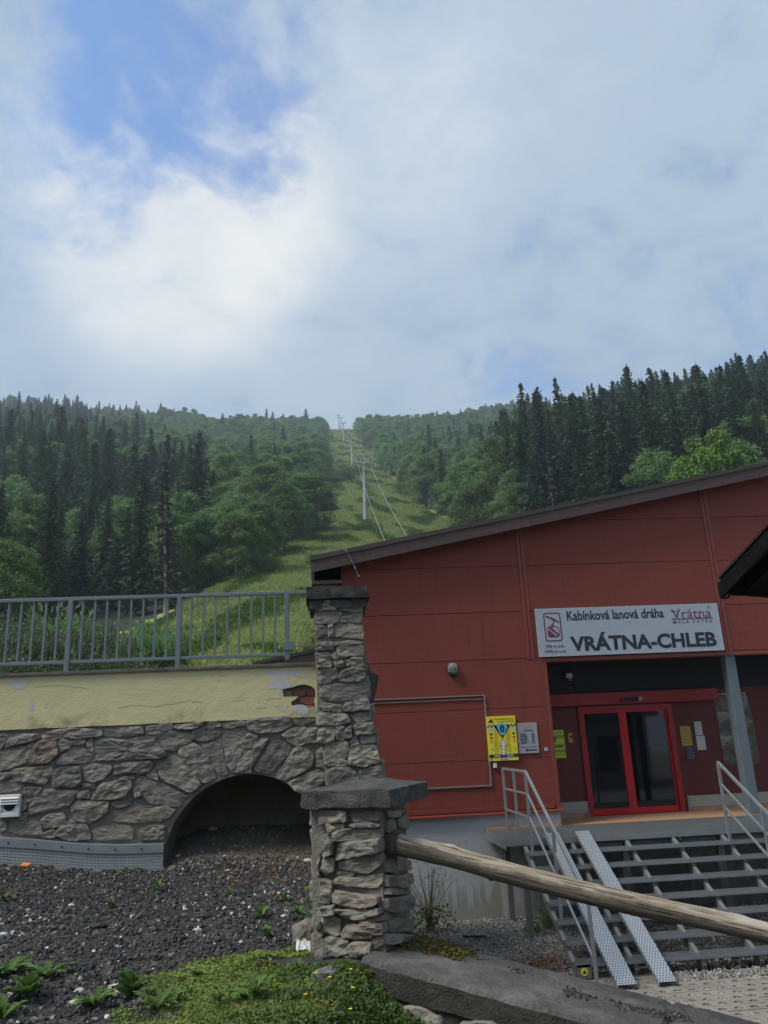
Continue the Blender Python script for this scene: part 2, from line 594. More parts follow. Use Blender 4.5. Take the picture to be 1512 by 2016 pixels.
def m_ground(name, stops, scale, bump=0.02, detail=8):
    t = NT(name); p = t.pos('World')
    n = t.noise(p, scale, detail, 0.68, 0.3)
    t.set(t.ramp(n, *stops), 0.95); t.bump(t.noise(p, scale * 7, 7, 0.7), bump)
    return t.mat


def m_meadow():
    t = NT('meadow_slope'); p = t.pos('World')
    a = t.noise(p, 0.055, 6, 0.62, 0.6); b = t.noise(p, 0.6, 6, 0.7, 0.5); c3 = t.noise(p, 1.9, 5, 0.7)
    c = t.ramp(a, (0.3, (0.195, 0.270, 0.066)), (0.5, (0.265, 0.325, 0.095)), (0.68, (0.360, 0.365, 0.145)))
    c = t.mix(t.rng(b, 0.45, 0.72, 0, 0.65), c, (0.145, 0.220, 0.050))
    c = t.mix(t.rng(c3, 0.52, 0.75, 0, 0.5), c, (0.215, 0.215, 0.085))
    c = t.mix(t.rng(t.noise(t.mapping(p, (1, 1, 1), (31, 7, 0)), 0.09, 6, 0.7, 0.8), 0.66, 0.72, 0, 0.8), c, (0.26, 0.19, 0.12))
    t.set(c, 0.95, 0, 0.1)
    t.bump(t.m('ADD', t.noise(p, 1.1, 7, 0.7), t.noise(p, 0.25, 4)), 0.45)
    return t.mat


def m_roofedge():
    t = NT('brown_fascia'); p = t.pos('World')
    c = t.mix(t.noise(p, 1.3, 5, 0.6), (0.060, 0.040, 0.034), (0.095, 0.066, 0.054))
    st = t.m('MULTIPLY', t.rng(t.noise(t.mapping(p, (5, 1, 0.5)), 2.5, 6, 0.7), 0.52, 0.72), 0.55)
    c = t.mix(st, c, (0.135, 0.115, 0.075))
    t.set(c, 0.6, 0, 0.3)
    return t.mat


def m_found():
    t = NT('painted_foundation'); p = t.pos('World')
    n = t.noise(p, 0.9, 6, 0.6)
    c = t.mix(n, (0.50, 0.505, 0.51), (0.60, 0.60, 0.60))
    z = t.N('ShaderNodeSeparateXYZ'); t.L(p, z.inputs[0])
    run = t.noise(t.mapping(p, (5.5, 1, 0.5)), 1.6, 5, 0.6)
    al = t.rng(t.m('SUBTRACT', z.outputs[2], t.m('MULTIPLY', t.m('SUBTRACT', run, 0.4), 2.6)), -0.1, 0.22, 1, 0)
    c = t.mix(t.m('MULTIPLY', al, 0.6), c, (0.27, 0.26, 0.16))
    ck = t.voro(t.mapping(p, (0.55, 1, 0.8), (3, 0, 0)), 0.8, 'DISTANCE_TO_EDGE')
    c = t.mix(t.rng(ck, 0.0, 0.003, 0.35, 0), c, (0.10, 0.10, 0.10))
    t.set(c, 0.85); t.bump(t.noise(p, 30, 5), 0.003)
    return t.mat


def m_moss_cap():
    t = NT('mossy_capstone'); p = t.pos('World')
    c = t.ramp(t.noise(p, 9, 7, 0.7, 0.3), (0.3, (0.018, 0.017, 0.015)), (0.55, (0.055, 0.052, 0.045)), (0.75, (0.16, 0.155, 0.14)))
    c = t.mix(t.rng(t.noise(t.mapping(p, loc=(2, 5, 8)), 6, 6, 0.7), 0.5, 0.66, 0, 0.85), c, (0.045, 0.050, 0.014))
    t.set(c, 0.95); t.bump(t.noise(p, 22, 7, 0.72), 0.05)
    return t.mat


STONE, MORTAR = m_stone(), m_mortar()
CAPSTONE = m_concrete('weathered_capstone', (0.060, 0.058, 0.054), (0.115, 0.111, 0.102), (0.22, 0.215, 0.19), 0.12, 6.0, 0.03)
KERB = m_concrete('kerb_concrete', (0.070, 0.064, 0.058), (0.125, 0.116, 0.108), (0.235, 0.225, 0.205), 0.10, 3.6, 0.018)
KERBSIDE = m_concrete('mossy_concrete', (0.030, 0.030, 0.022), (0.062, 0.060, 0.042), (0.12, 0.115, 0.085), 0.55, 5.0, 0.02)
COPING = m_concrete('coping_stone', (0.075, 0.066, 0.058), (0.12, 0.105, 0.092), (0.18, 0.16, 0.14), 0.05, 6.0, 0.004)
PAVER = m_concrete('paver_concrete', (0.185, 0.165, 0.14), (0.255, 0.232, 0.20), (0.33, 0.305, 0.27), 0.08, 3.0, 0.006)
PLASTER, CLAD = m_plaster(), m_cladding()
GALV = m_galv(); GRATE = m_grating(); RAMPM = m_ramp(); LOG = m_log()
RAILM = m_galv('railing_steel', (0.125, 0.145, 0.162), (0.20, 0.225, 0.245), 0.6, 0.35)
BEAMM = m_galv('stringer_steel', (0.14, 0.145, 0.14), (0.25, 0.25, 0.24), 0.65, 0.4)
FASCIA, FOUND, MOSSCAP, MEADOW = m_roofedge(), m_found(), m_moss_cap(), m_meadow()
REDTRIM = plain('red_trim', (0.212, 0.043, 0.026), 0.5, var=0.18, scale=3)
DOORRED = plain('red_door_frame', (0.50, 0.008, 0.014), 0.35, var=0.06, scale=2)
BACKRED = plain('dark_red_wall', (0.105, 0.016, 0.015), 0.6, var=0.12, scale=1.5)  # red darkened to carry the deep shade of the porch
BLACK = plain('matt_black', (0.012, 0.013, 0.016), 0.7)
DARKBROWN = plain('dark_brown_sheet', (0.045, 0.034, 0.030), 0.6, var=0.25, scale=5)
SKIRT = plain('grey_skirting', (0.34, 0.335, 0.30), 0.8, var=0.12, scale=4)
TILE = plain('terracotta_tile', (0.40, 0.235, 0.135), 0.6, var=0.2, scale=7)
COLM = m_galv('column_paint', (0.10, 0.135, 0.155), (0.155, 0.19, 0.21), 0.5, 0.1)
WHITE = plain('white_paint', (0.66, 0.66, 0.63), 0.6, var=0.08)
LIME = plain('bare_lime_coat', (0.50, 0.50, 0.48), 0.9, var=0.2, scale=12, bump=0.004)
BRICK = plain('exposed_brick', (0.235, 0.085, 0.06), 0.9, var=0.4, scale=14, bump=0.01)
SIGNM = m_galv('sign_sheet', (0.36, 0.40, 0.45), (0.44, 0.475, 0.52), 0.5, 0.25)
INK = plain('black_ink', (0.016, 0.022, 0.030), 0.6)
PLUM = plain('plum_ink', (0.145, 0.028, 0.062), 0.6)
YEL = plain('yellow_board', (0.78, 0.66, 0.035), 0.5, var=0.05)
LIMEY = plain('lime_board', (0.50, 0.70, 0.03), 0.5, var=0.05)
CYAN = plain('cyan_print', (0.12, 0.48, 0.62), 0.5)
REDINK = plain('red_ink', (0.52, 0.03, 0.03), 0.5)
GREENINK = plain('green_ink', (0.30, 0.52, 0.05), 0.5)
ORANGEINK = plain('orange_ink', (0.66, 0.26, 0.03), 0.5)
GREYB = plain('price_board_sheet', (0.36, 0.345, 0.375), 0.55, var=0.1)
NAVY = plain('navy_sheet', (0.022, 0.035, 0.06), 0.5)
OCHRE = plain('ochre_sheet', (0.42, 0.28, 0.05), 0.6)
PAPER = plain('paper', (0.52, 0.53, 0.54), 0.8)
MEMB = plain('dimpled_sheet', (0.42, 0.44, 0.45), 0.42, 0.45, 0.2, 8)
DIRT = m_ground('terrace_soil', ((0.3, (0.020, 0.019, 0.020)), (0.5, (0.040, 0.037, 0.036)), (0.72, (0.085, 0.075, 0.064))), 5.0, 0.03)
SAND = m_ground('arch_soil', ((0.3, (0.075, 0.062, 0.046)), (0.55, (0.13, 0.11, 0.085)), (0.75, (0.20, 0.175, 0.14))), 6.0, 0.02)
GRAVELBED = m_ground('gravel_bed', ((0.3, (0.11, 0.105, 0.095)), (0.5, (0.20, 0.19, 0.175)), (0.7, (0.33, 0.32, 0.30))), 22.0, 0.02)
FOREST_FLOOR = m_ground('forest_floor', ((0.3, (0.016, 0.020, 0.010)), (0.55, (0.030, 0.036, 0.016)), (0.8, (0.050, 0.050, 0.026))), 0.4, 0.4)
CLOD = m_island('asphalt_crumbs', ((0.0, (0.018, 0.018, 0.019)), (0.55, (0.044, 0.042, 0.040)), (0.85, (0.090, 0.080, 0.068)), (1.0, (0.18, 0.155, 0.125))))
CHIP = m_island('limestone_chips', ((0.0, (0.30, 0.28, 0.25)), (0.6, (0.46, 0.44, 0.40)), (1.0, (0.62, 0.60, 0.56))))
GRAVEL = m_island('grey_gravel', ((0.0, (0.10, 0.095, 0.088)), (0.4, (0.22, 0.21, 0.195)), (0.8, (0.36, 0.35, 0.33)), (1.0, (0.56, 0.55, 0.52))))
DRYLEAF = m_island('dry_leaves', ((0.0, (0.10, 0.045, 0.02)), (0.6, (0.20, 0.095, 0.045)), (1.0, (0.30, 0.19, 0.10))))
SPRUCE = m_leaf('spruce_needles', (0.030, 0.055, 0.030), (0.052, 0.086, 0.042), (0.090, 0.130, 0.058), 0.25)
FIR = m_leaf('fir_needles', (0.024, 0.046, 0.034), (0.040, 0.070, 0.048), (0.065, 0.102, 0.060), 0.2)
BEECH = m_leaf('beech_leaves', (0.078, 0.155, 0.050), (0.122, 0.225, 0.070), (0.190, 0.310, 0.098), 0.5)
YOUNG = m_leaf('young_leaves', (0.065, 0.120, 0.016), (0.105, 0.180, 0.022), (0.165, 0.240, 0.035), 0.35)
WILLOW = m_leaf('willow_leaves', (0.060, 0.100, 0.045), (0.095, 0.145, 0.065), (0.150, 0.200, 0.090), 0.3)
MOSS = m_leaf('moss_leaves', (0.062, 0.105, 0.014), (0.155, 0.215, 0.030), (0.290, 0.335, 0.060), 0.3, nscale=2.5)
WEED = m_leaf('weed_leaves', (0.055, 0.115, 0.022), (0.088, 0.165, 0.030), (0.140, 0.225, 0.050), 0.3, nscale=3.0)
GRASSB = m_leaf('grass_blades', (0.190, 0.262, 0.066), (0.260, 0.322, 0.092), (0.365, 0.385, 0.155), 0.45, nscale=0.15)
STRAW = m_leaf('dry_stalks', (0.22, 0.17, 0.09), (0.30, 0.24, 0.13), (0.38, 0.32, 0.20), 0.2)
BARK = plain('bark', (0.085, 0.075, 0.062), 0.95, var=0.35, scale=3, bump=0.03, kind='Object')
DEADWOOD = plain('bleached_bark', (0.26, 0.24, 0.21), 0.95, var=0.3, scale=2, bump=0.02, kind='Object')


def m_glass():
    t = NT('door_glass')
    t.set((0.004, 0.005, 0.007), 0.04, 0.0, 0.7)
    t.b.inputs['IOR'].default_value = 1.5
    return t.mat


GLASS = m_glass()
# ------------------------------------------------------------------ terrain
_PD = [0, 12, 18, 35, 60, 100, 140, 188, 260, 348, 460, 580, 680, 760, 860, 960]
_PZ = [4.0, 4.0, 4.1, 6.6, 12, 25, 38.5, 56.5, 88, 127.5, 178.5, 238, 286, 319, 340, 344]


def prof(Y):
    Y = np.asarray(Y, float)
    s = 0
    for k in (-0.06, -0.03, 0, 0.03, 0.06):
        s = s + np.interp(Y * (1 + k), _PD, _PZ)
    return s / 5


def terrain(X, Y):
    X = np.asarray(X, float); Y = np.asarray(Y, float)
    az = X / (Y + 1e-6)
    z = prof(Y)
    bl = 0.045 * sstep(0.12, 0.40, -az) * sstep(130, 230, Y) - 0.035 * sstep(0.06, 0.25, -az) * sstep(40, 80, Y) * (1 - sstep(110, 190, Y))
    br = (0.058 * sstep(0.19, 0.31, az) + 0.17 * np.clip(az - 0.32, 0, 0.6)) * sstep(60, 130, Y) * (1 - 0.75 * sstep(230, 480, Y))
    bl = bl * (1 - 0.5 * sstep(300, 520, Y))
    z = z + Y * (bl + br)
    z = z + 0.012 * Y * (np.sin(X * 0.045 + 1.0) * np.sin(Y * 0.031)) * sstep(80, 300, Y) * sstep(0.05, 0.15, np.abs(az - 0.04))
    # the station stands in a cutting: the ground behind it stays low
    cut = sstep(-1.7, -0.7, X) * (1 - sstep(33, 60, Y))
    return z * (1 - cut) - 0.4 * cut


_CL = ([12, 30, 45, 70, 90, 102, 118, 150, 185, 250, 340, 640, 900], [-0.9, -0.32, -0.20, -0.185, -0.10, -0.058, -0.026, -0.002, 0.010, 0.022, 0.022, 0.018, 0.018])
_CR = ([12, 45, 140, 165, 180, 215, 330, 600, 900], [0.5, 0.25, 0.19, 0.170, 0.158, 0.116, 0.080, 0.048, 0.046])


def corridor(X, Y, margin=0.0):
    Y = np.asarray(Y, float)
    az = np.asarray(X, float) / Y
    return (az > np.interp(Y, *_CL) - margin / Y) & (az < np.interp(Y, *_CR) + margin / Y)


def build_hillside():
    ys = 12.3 * (965 / 12.3) ** np.linspace(0, 1, 150)
    us = np.linspace(-0.80, 0.95, 150)
    U, Yg = np.meshgrid(us, ys)
    Xg = U * (Yg + 14)
    Zg = terrain(Xg, Yg)
    bump_amp = 0.004 * Yg * sstep(30, 80, Yg)
    nz = np.array([[noise.noise(Vector((x * 0.05, y * 0.03, 3.3))) + (0.5 * noise.noise(Vector((x * 0.4, y * 0.4, 9.1))) if y < 50 else 0.0) for x, y in zip(rx, ry)] for rx, ry in zip(Xg, Yg)])
    Zg = Zg + nz * np.minimum(bump_amp, 0.12) - 0.05
    n, m = Xg.shape
    idx = np.arange(n * m).reshape(n, m)
    f = np.stack([idx[:-1, :-1], idx[:-1, 1:], idx[1:, 1:], idx[1:, :-1]], -1).reshape(-1, 4)
    me = np_mesh('hillside', np.stack([Xg, Yg, Zg], -1).reshape(-1, 3), f, 4, MEADOW, True)
    me.materials.append(FOREST_FLOOR)
    cx = Xg.ravel()[f].mean(1); cy = Yg.ravel()[f].mean(1)
    me.polygons.foreach_set('material_index', np.where(corridor(cx, cy, 6.5), 0, 1).astype(np.int32))
    link('hillside', me, kind='structure')


build_hillside()

# lower plaza: one big sheet, gravel bed beside the station
plaza = MB().add([(-90, -90, -0.08), (90, -90, -0.08), (90, 34, -0.08), (-90, 34, -0.08)], [(0, 1, 2, 3)]).build('plaza_ground', GRAVELBED, kind='structure')
MB().add([(0.2, 12.15, -0.02), (14, 12.0, -0.02), (14, 16.1, -0.02), (0.2, 16.1, -0.02)], [(0, 1, 2, 3)]).build('gravel_strip', GRAVELBED, kind='structure')

# frame of the low pillar / parapet: origin, direction down the parapet, direction across it
AP = R(25)
E2 = np.array([math.cos(AP), -math.sin(AP)])
N2 = np.array([math.sin(AP), math.cos(AP)])
K0 = np.array([0.30, 6.10])
KSLOPE = 0.18


def par(s, q, z=None):
    p = K0 + E2 * s + N2 * q
    zt = 1.76 - KSLOPE * s
    return np.array([p[0], p[1], zt if z is None else z])


def terrace_z(X, Y):
    X = np.asarray(X, float); Y = np.asarray(Y, float)
    zw = np.interp(X, [-12, -4.1, -2.1, 0.0], [2.20, 1.98, 1.80, 1.73])
    t = sstep(5.8, 11.0, Y)
    z = 1.70 + (zw - 1.70) * t
    s = (X - K0[0]) * E2[0] + (Y - K0[1]) * E2[1]
    z = z - KSLOPE * np.clip(s, 0, 1.6) - 0.24 * sstep(-0.15, 0.4, s)
    z = z + 0.30 * sstep(11.0, 12.25, Y) + 0.13 * sstep(10.3, 11.1, Y) * sstep(-2.15, -1.7, X)
    return z


def terrace_n(x, y):
    return 0.035 * noise.noise(Vector((x * 1.1, y * 1.1, 0.3))) + 0.02 * noise.noise(Vector((x * 3.7, y * 3.7, 4.3)))


def build_terrace():
    xs = np.arange(-12, 3.4, 0.14); ys = np.arange(-7, 12.45, 0.14)
    X, Y = np.meshgrid(xs, ys)
    Z = terrace_z(X, Y) + np.array([[terrace_n(x, y) for x, y in zip(a, b)] for a, b in zip(X, Y)])
    n, m = X.shape
    idx = np.arange(n * m).reshape(n, m)
    f = np.stack([idx[:-1, :-1], idx[:-1, 1:], idx[1:, 1:], idx[1:, :-1]], -1).reshape(-1, 4)
    cx = X.ravel()[f].mean(1); cy = Y.ravel()[f].mean(1)
    q = (cx - K0[0]) * N2[0] + (cy - K0[1]) * N2[1]
    ok = ((q < 0.35) & (cy < 6.6)) | ((cy >= 6.6) & (cx < 0.42))
    f = f[ok]; cy = cy[ok]
    me = np_mesh('terrace_ground', np.stack([X, Y, Z], -1).reshape(-1, 3), f, 4, DIRT, True)
    me.materials.append(SAND)
    me.polygons.foreach_set('material_index', (cy > 10.75).astype(np.int32))
    link('terrace_ground', me, kind='structure')
    # retaining side of the terrace towards the station yard
    mb = MB()
    mb.box(0.36, 0.46, 6.75, 12.4, -0.08, 1.72)
    mb.build('retaining_wall', KERBSIDE, label='rough concrete retaining side of the soil terrace, between the two stone pillars', cat='wall')


build_terrace()


def terr(x, y):
    return float(terrace_z(x, y)) + terrace_n(x, y)
# ------------------------------------------------------------------ masonry helpers
def resample(poly, step, r):
    """rounded, slightly uneven outline from a traced polygon"""
    P = [np.array(p, float) for p in poly]
    Q = []
    n = len(P)
    for i in range(n):
        a, b = P[i], P[(i + 1) % n]
        Q += [a * 0.90 + b * 0.10, a * 0.10 + b * 0.90]
    out = []
    for i in range(len(Q)):
        a, b = Q[i], Q[(i + 1) % len(Q)]
        k = max(1, int(round(np.linalg.norm(b - a) / step)))
        for j in range(k):
            out.append(a + (b - a) * j / k)
    return [p + np.array([r.uniform(-1, 1), r.uniform(-1, 1)]) * step * 0.10 for p in out]


def stone_mesh(poly, to3, off, proud, back, r, step=0.055, rough=1.0, grow=0.0):
    """poly in wall coordinates (u,v); to3(u,v,w) -> world point, w out of the wall"""
    poly = [np.array(p, float) for p in poly]
    c0 = sum(poly) / len(poly)
    if grow:
        poly = [p + (p - c0) / max(1e-6, np.linalg.norm(p - c0)) * grow for p in poly]
    o = resample(poly, step, r)
    c = sum(o) / len(o)
    n = len(o)
    tilt = np.array([r.uniform(-0.22, 0.22), r.uniform(-0.25, 0.12)]) * rough
    seed = r.uniform(0, 100)
    size = max(0.08, float(np.mean([np.linalg.norm(p - c) for p in o])))

    def w_at(p, base):
        d = p - c
        k = noise.noise(Vector((p[0] * 6, p[1] * 9, seed))) * 0.50 + noise.noise(Vector((p[0] * 15, p[1] * 26, seed + 5))) * 0.32
        return base + (proud * 0.75 * k + float(np.dot(tilt, d)) * 0.35) * rough
    rings = []
    for sc, base, dis in ((1.0, -back, 0), (1.0, proud * 0.50, 0.5), (0.965, proud * 0.93, 1.0), (0.78, proud * 1.0, 1.15), (0.52, proud * 1.0, 1.15), (0.25, proud * 1.0, 1.15)):
        ring = []
        for p in o:
            q = c + (p - c) * sc
            w = base if dis == 0 else base + (w_at(q, 0)) * dis
            ring.append(to3(q[0], q[1], w))
        rings.append(ring)
    vs_ = [p for rg in rings for p in rg]
    fs = []
    for k in range(len(rings) - 1):
        for i in range(n):
            fs.append((k * n + i, k * n + (i + 1) % n, (k + 1) * n + (i + 1) % n, (k + 1) * n + i))
    vs_.append(to3(c[0], c[1], w_at(c, proud * 1.05)))
    L_ = len(vs_) - 1
    fs += [((len(rings) - 1) * n + i, (len(rings) - 1) * n + (i + 1) % n, L_) for i in range(n)]
    me = bpy.data.meshes.new('stone')
    me.from_pydata([(p[0] - off[0], p[1] - off[1], p[2] - off[2]) for p in vs_], [], fs)
    bm = bmesh.new(); bm.from_mesh(me)
    bmesh.ops.recalc_face_normals(bm, faces=bm.faces)
    bmesh.ops.triangulate(bm, faces=bm.faces)
    bm.to_mesh(me); bm.free()
    me.materials.append(STONE)
    return me


def zoom(pts, ox, oy, sc):
    return [(ox + x / sc, oy + y / sc) for x, y in pts]


# ------------------------------------------------------------------ terrace wall with arch
YW = 11.0
_z3 = [
    [(0, 190), (40, 180), (60, 210), (30, 260), (0, 300)], [(50, 185), (300, 178), (310, 215), (240, 245), (110, 262), (35, 285), (60, 230)],
    [(325, 185), (420, 150), (560, 140), (790, 145), (800, 195), (640, 215), (440, 215), (330, 218)], [(810, 140), (900, 120), (1110, 120), (1120, 185), (900, 200), (805, 190)],
    [(1145, 115), (1345, 90), (1350, 140), (1240, 180), (1140, 185)], [(995, 230), (1130, 200), (1240, 185), (1230, 210), (1130, 240), (1010, 245)],
    [(1240, 195), (1330, 160), (1480, 165), (1512, 200), (1490, 250), (1400, 300), (1290, 300), (1260, 250)], [(0, 330), (70, 310), (190, 365), (205, 400), (100, 440), (0, 465)],
    [(80, 305), (190, 285), (270, 240), (205, 330), (190, 355), (120, 335)], [(215, 330), (250, 270), (320, 235), (435, 222), (450, 330), (390, 395), (240, 415), (210, 380)],
    [(460, 240), (500, 220), (555, 235), (545, 280), (485, 315), (455, 290)], [(560, 240), (600, 225), (665, 235), (650, 262), (570, 262)],
    [(450, 385), (560, 290), (640, 280), (760, 370), (750, 390), (500, 425), (460, 420)], [(675, 250), (720, 220), (740, 330), (700, 300)],
    [(740, 230), (800, 210), (980, 235), (1030, 255), (1200, 225), (1260, 290), (1310, 350), (1240, 365), (1000, 375), (760, 385), (745, 340)],
    [(85, 490), (120, 450), (400, 430), (410, 470), (350, 570), (200, 550), (130, 545)], [(0, 490), (70, 480), (80, 510), (0, 540)],
    [(415, 480), (470, 440), (630, 440), (630, 590), (420, 590)], [(650, 455), (720, 420), (860, 425), (875, 450), (800, 530), (720, 555), (650, 530)],
    [(900, 430), (1000, 405), (1190, 398), (1190, 430), (1160, 480), (1080, 490), (1060, 470), (900, 505)], [(1150, 500), (1205, 465), (1225, 500), (1235, 540), (1170, 515)],
    [(640, 570), (740, 575), (735, 605), (660, 605)], [(610, 640), (690, 620), (700, 680), (620, 680)], [(715, 690), (790, 570), (1020, 540), (1025, 600), (965, 680), (790, 690)],
    [(1060, 560), (1120, 510), (1200, 550), (1330, 605), (1470, 665), (1400, 745), (1290, 740), (1180, 720), (1110, 650)], [(0, 560), (120, 545), (190, 590), (140, 620), (60, 625), (0, 640)],
    [(200, 600), (330, 600), (260, 680), (220, 720), (190, 640)], [(230, 730), (330, 620), (600, 620), (610, 640), (540, 740), (280, 800), (220, 810)],
    [(875, 715), (930, 695), (1040, 685), (1000, 740), (930, 755), (880, 740)], [(555, 760), (600, 705), (850, 712), (835, 790), (700, 880), (590, 850)],
    [(850, 850), (910, 780), (1100, 755), (1310, 750), (1370, 775), (1330, 830), (1250, 860), (1050, 870), (900, 868)], [(325, 850), (380, 815), (490, 800), (520, 870), (480, 900), (350, 915)],
    [(60, 900), (130, 870), (310, 870), (330, 970), (150, 960), (60, 940)], [(0, 870), (45, 870), (50, 935), (0, 935)], [(430, 950), (500, 900), (680, 885), (710, 1000), (560, 1010), (440, 975)],
    [(720, 940), (840, 900), (1000, 900), (1040, 930), (1030, 1010), (740, 1010)], [(1100, 940), (1180, 905), (1280, 900), (1285, 1000), (1100, 1010)], [(160, 800), (215, 800), (200, 850), (150, 850)],
    [(335, 955), (420, 930), (430, 985), (340, 985)], [(525, 880), (560, 850), (600, 870), (560, 895)], [(160, 690), (200, 700), (205, 760), (165, 780)],
    [(880, 560), (960, 520), (1040, 510), (1040, 535), (900, 555)], [(1045, 620), (1070, 600), (1105, 660), (1060, 675)]]
_z4 = [
    [(25, 530), (50, 500), (170, 430), (240, 480), (385, 650), (300, 718), (75, 610)], [(205, 400), (320, 330), (370, 360), (440, 450), (500, 595), (400, 642), (260, 510)],
    [(380, 345), (480, 330), (540, 360), (588, 565), (522, 582), (450, 460)], [(550, 230), (730, 225), (735, 280), (680, 470), (620, 550), (580, 480)],
    [(745, 260), (825, 280), (780, 390), (715, 410), (710, 330)], [(690, 450), (840, 300), (910, 295), (850, 400), (780, 510), (770, 558), (650, 560)],
    [(800, 520), (940, 320), (1000, 310), (1090, 370), (1050, 430), (920, 565), (820, 558)], [(970, 600), (1110, 370), (1200, 375), (1260, 430), (1240, 520), (1050, 618), (995, 610)],
    [(1060, 640), (1200, 580), (1300, 540), (1350, 560), (1340, 640), (1170, 720), (1120, 700)], [(175, 190), (400, 160), (390, 190), (300, 220), (180, 215)],
    [(440, 170), (520, 155), (530, 200), (450, 205)], [(545, 175), (700, 150), (735, 190), (600, 210), (550, 205)], [(735, 150), (900, 135), (1070, 120), (1090, 190), (1000, 240), (830, 250), (750, 215)],
    [(1100, 135), (1180, 115), (1280, 110), (1260, 160), (1180, 185), (1100, 180)], [(315, 230), (420, 205), (540, 215), (530, 260), (430, 315), (320, 300)],
    [(1010, 265), (1100, 215), (1200, 205), (1195, 330), (1140, 350), (1080, 320)], [(1200, 220), (1290, 215), (1300, 320), (1200, 325)], [(1290, 380), (1345, 370), (1345, 520), (1290, 510)],
    [(640, 520), (680, 490), (690, 560), (630, 560)], [(1210, 690), (1300, 650), (1300, 760), (1230, 770)], [(1250, 790), (1310, 780), (1330, 900), (1290, 900)]]


def build_wall():
    w = thing('terrace_wall', 'long rubble stone wall with round arch, yellow plaster band and coping', 'wall', (-2.0, YW, 1.8))
    off = tuple(w.location)
    cx, cz, rad = -1.025, 1.86, 1.055
    X0, X1, ZB, ZT, YB = -9.5, 0.15, 1.2, 3.62, 12.05
    mb = MB()
    mb.box(X0, cx - rad, YW, YB, ZB, ZT)
    mb.box(cx + rad, X1, YW, YB, ZB, ZT)
    n = 28
    ring = [(cx - rad * math.cos(math.pi * k / n), cz + rad * math.sin(math.pi * k / n)) for k in range(n + 1)]
    for k in range(n):
        (xa, za), (xb, zb) = ring[k], ring[k + 1]
        mb.add([(xa, YW, za), (xb, YW, zb), (xb, YW, ZT), (xa, YW, ZT)], [(0, 1, 2, 3)])
        mb.add([(xa, YB, za), (xb, YB, zb), (xb, YB, ZT), (xa, YB, ZT)], [(0, 3, 2, 1)])
    mb.add([(cx - rad, YW, ZT), (cx + rad, YW, ZT), (cx + rad, YB, ZT), (cx - rad, YB, ZT)], [(0, 1, 2, 3)])
    mb.build('mortar_core', MORTAR, w)
    # barrel of the arch and its end wall, slightly uneven
    mb = MB()
    rows = []
    for j, y in enumerate(np.linspace(YW + 0.01, YB + 0.02, 8)):
        row = []
        for k in range(n + 1):
            a = math.pi * k / n
            rr = rad + 0.022 * noise.noise(Vector((math.cos(a) * 4, y * 5, math.sin(a) * 4)))
            if j == 0: rr = rad - 0.004
            row.append((cx - rr * math.cos(a), y, cz + rr * math.sin(a)))
        row = [(row[0][0], y, ZB)] + row + [(row[-1][0], y, ZB)]
        rows.append(row)
    m_ = len(rows[0])
    mb.add([p for r_ in rows for p in r_], [(j * m_ + k, j * m_ + k + 1, (j + 1) * m_ + k + 1, (j + 1) * m_ + k) for j in range(7) for k in range(m_ - 1)], True)
    mb.add(rows[-1], [tuple(range(m_))])
    ARCHR = m_concrete('arch_render', (0.13, 0.112, 0.09), (0.20, 0.175, 0.145), (0.28, 0.25, 0.21), 0.02, 2.5, 0.03)
    mb.build('arch_vault', ARCHR, w)
    # stones traced off the face
    r = random.Random(3)

    def to3(u, v, k): return (u, YW + 0.014 - k, v)
    polys = [zoom(p, 0, 1400, 1512 / 380) for p in _z3] + [zoom(p, 300, 1380, 1512 / 380) for p in _z4]
    for p in polys:
        q = [atY(x, y, YW - 0.03)[[0, 2]] for x, y in p]
        me = stone_mesh(q, to3, off, r.uniform(0.035, 0.075), 0.03, r, 0.05, 1.0, 0.020)
        link('stone', me, w)
    # the same masonry carried on to the left, outside the frame
    z = 1.95
    while z < 3.55:
        h = r.uniform(0.2, 0.33)
        if z + h > 3.6: h = 3.6 - z
        x = -9.4
        while x < -4.55:
            ww = r.uniform(0.3, 0.7)
            q = [np.array(p) for p in ((x + 0.02, z + r.uniform(0.01, 0.05)), (x + ww - 0.03, z + r.uniform(0.01, 0.05)), (x + ww - 0.03, z + h - r.uniform(0.01, 0.05)), (x + ww * 0.5, z + h - 0.01), (x + 0.02, z + h - r.uniform(0.01, 0.05)))]
            link('stone', stone_mesh(q, to3, off, r.uniform(0.035, 0.07), 0.03, r, 0.09), w)
            x += ww
        z += h
    # yellow plaster band with a hole where the bricks show
    def W(px, py): return tuple(atY(px, py, YW - 0.02)[[0, 2]])
    hole = [W(*p) for p in zoom([(475, 590), (560, 575), (640, 550), (700, 540), (770, 560), (806, 590), (812, 640), (800, 700), (805, 765), (745, 770), (690, 742), (640, 745), (575, 750), (570, 715), (610, 690), (640, 662), (500, 665)], 460, 1240, 1512 / 300)]
    outer = [(X0, 3.615)] + [(x, 3.615 + 0.012 * noise.noise(Vector((x * 5, 0, 0)))) for x in np.linspace(X0 + 0.1, -0.05, 60)] + [(-0.05, 4.30), (X0, 4.30)]
    pts = [Vector((p[0], p[1], 0)) for p in outer]; hp = [Vector((p[0], p[1], 0)) for p in hole]
    tris = geometry.tessellate_polygon([pts, hp])
    allp = outer + hole
    mb = MB()
    yf, yb = YW - 0.035, YW + 0.05
    mb.add([(p[0], yf, p[1]) for p in allp], [tuple(t) for t in tris])
    for lp in (outer, hole):
        k = len(lp)
        mb.add([(p[0], yf, p[1]) for p in lp] + [(p[0], yb, p[1]) for p in lp], [(i, (i + 1) % k, (i + 1) % k + k, i + k) for i in range(k)])
    pl = mb.build('plaster_band', PLASTER, w, label='yellow painted plaster, cracked and flaking by the pillar')
    MB().box(X0, X1, YW + 0.05, YB, 3.62, 4.30).build('upper_core', MORTAR, w)
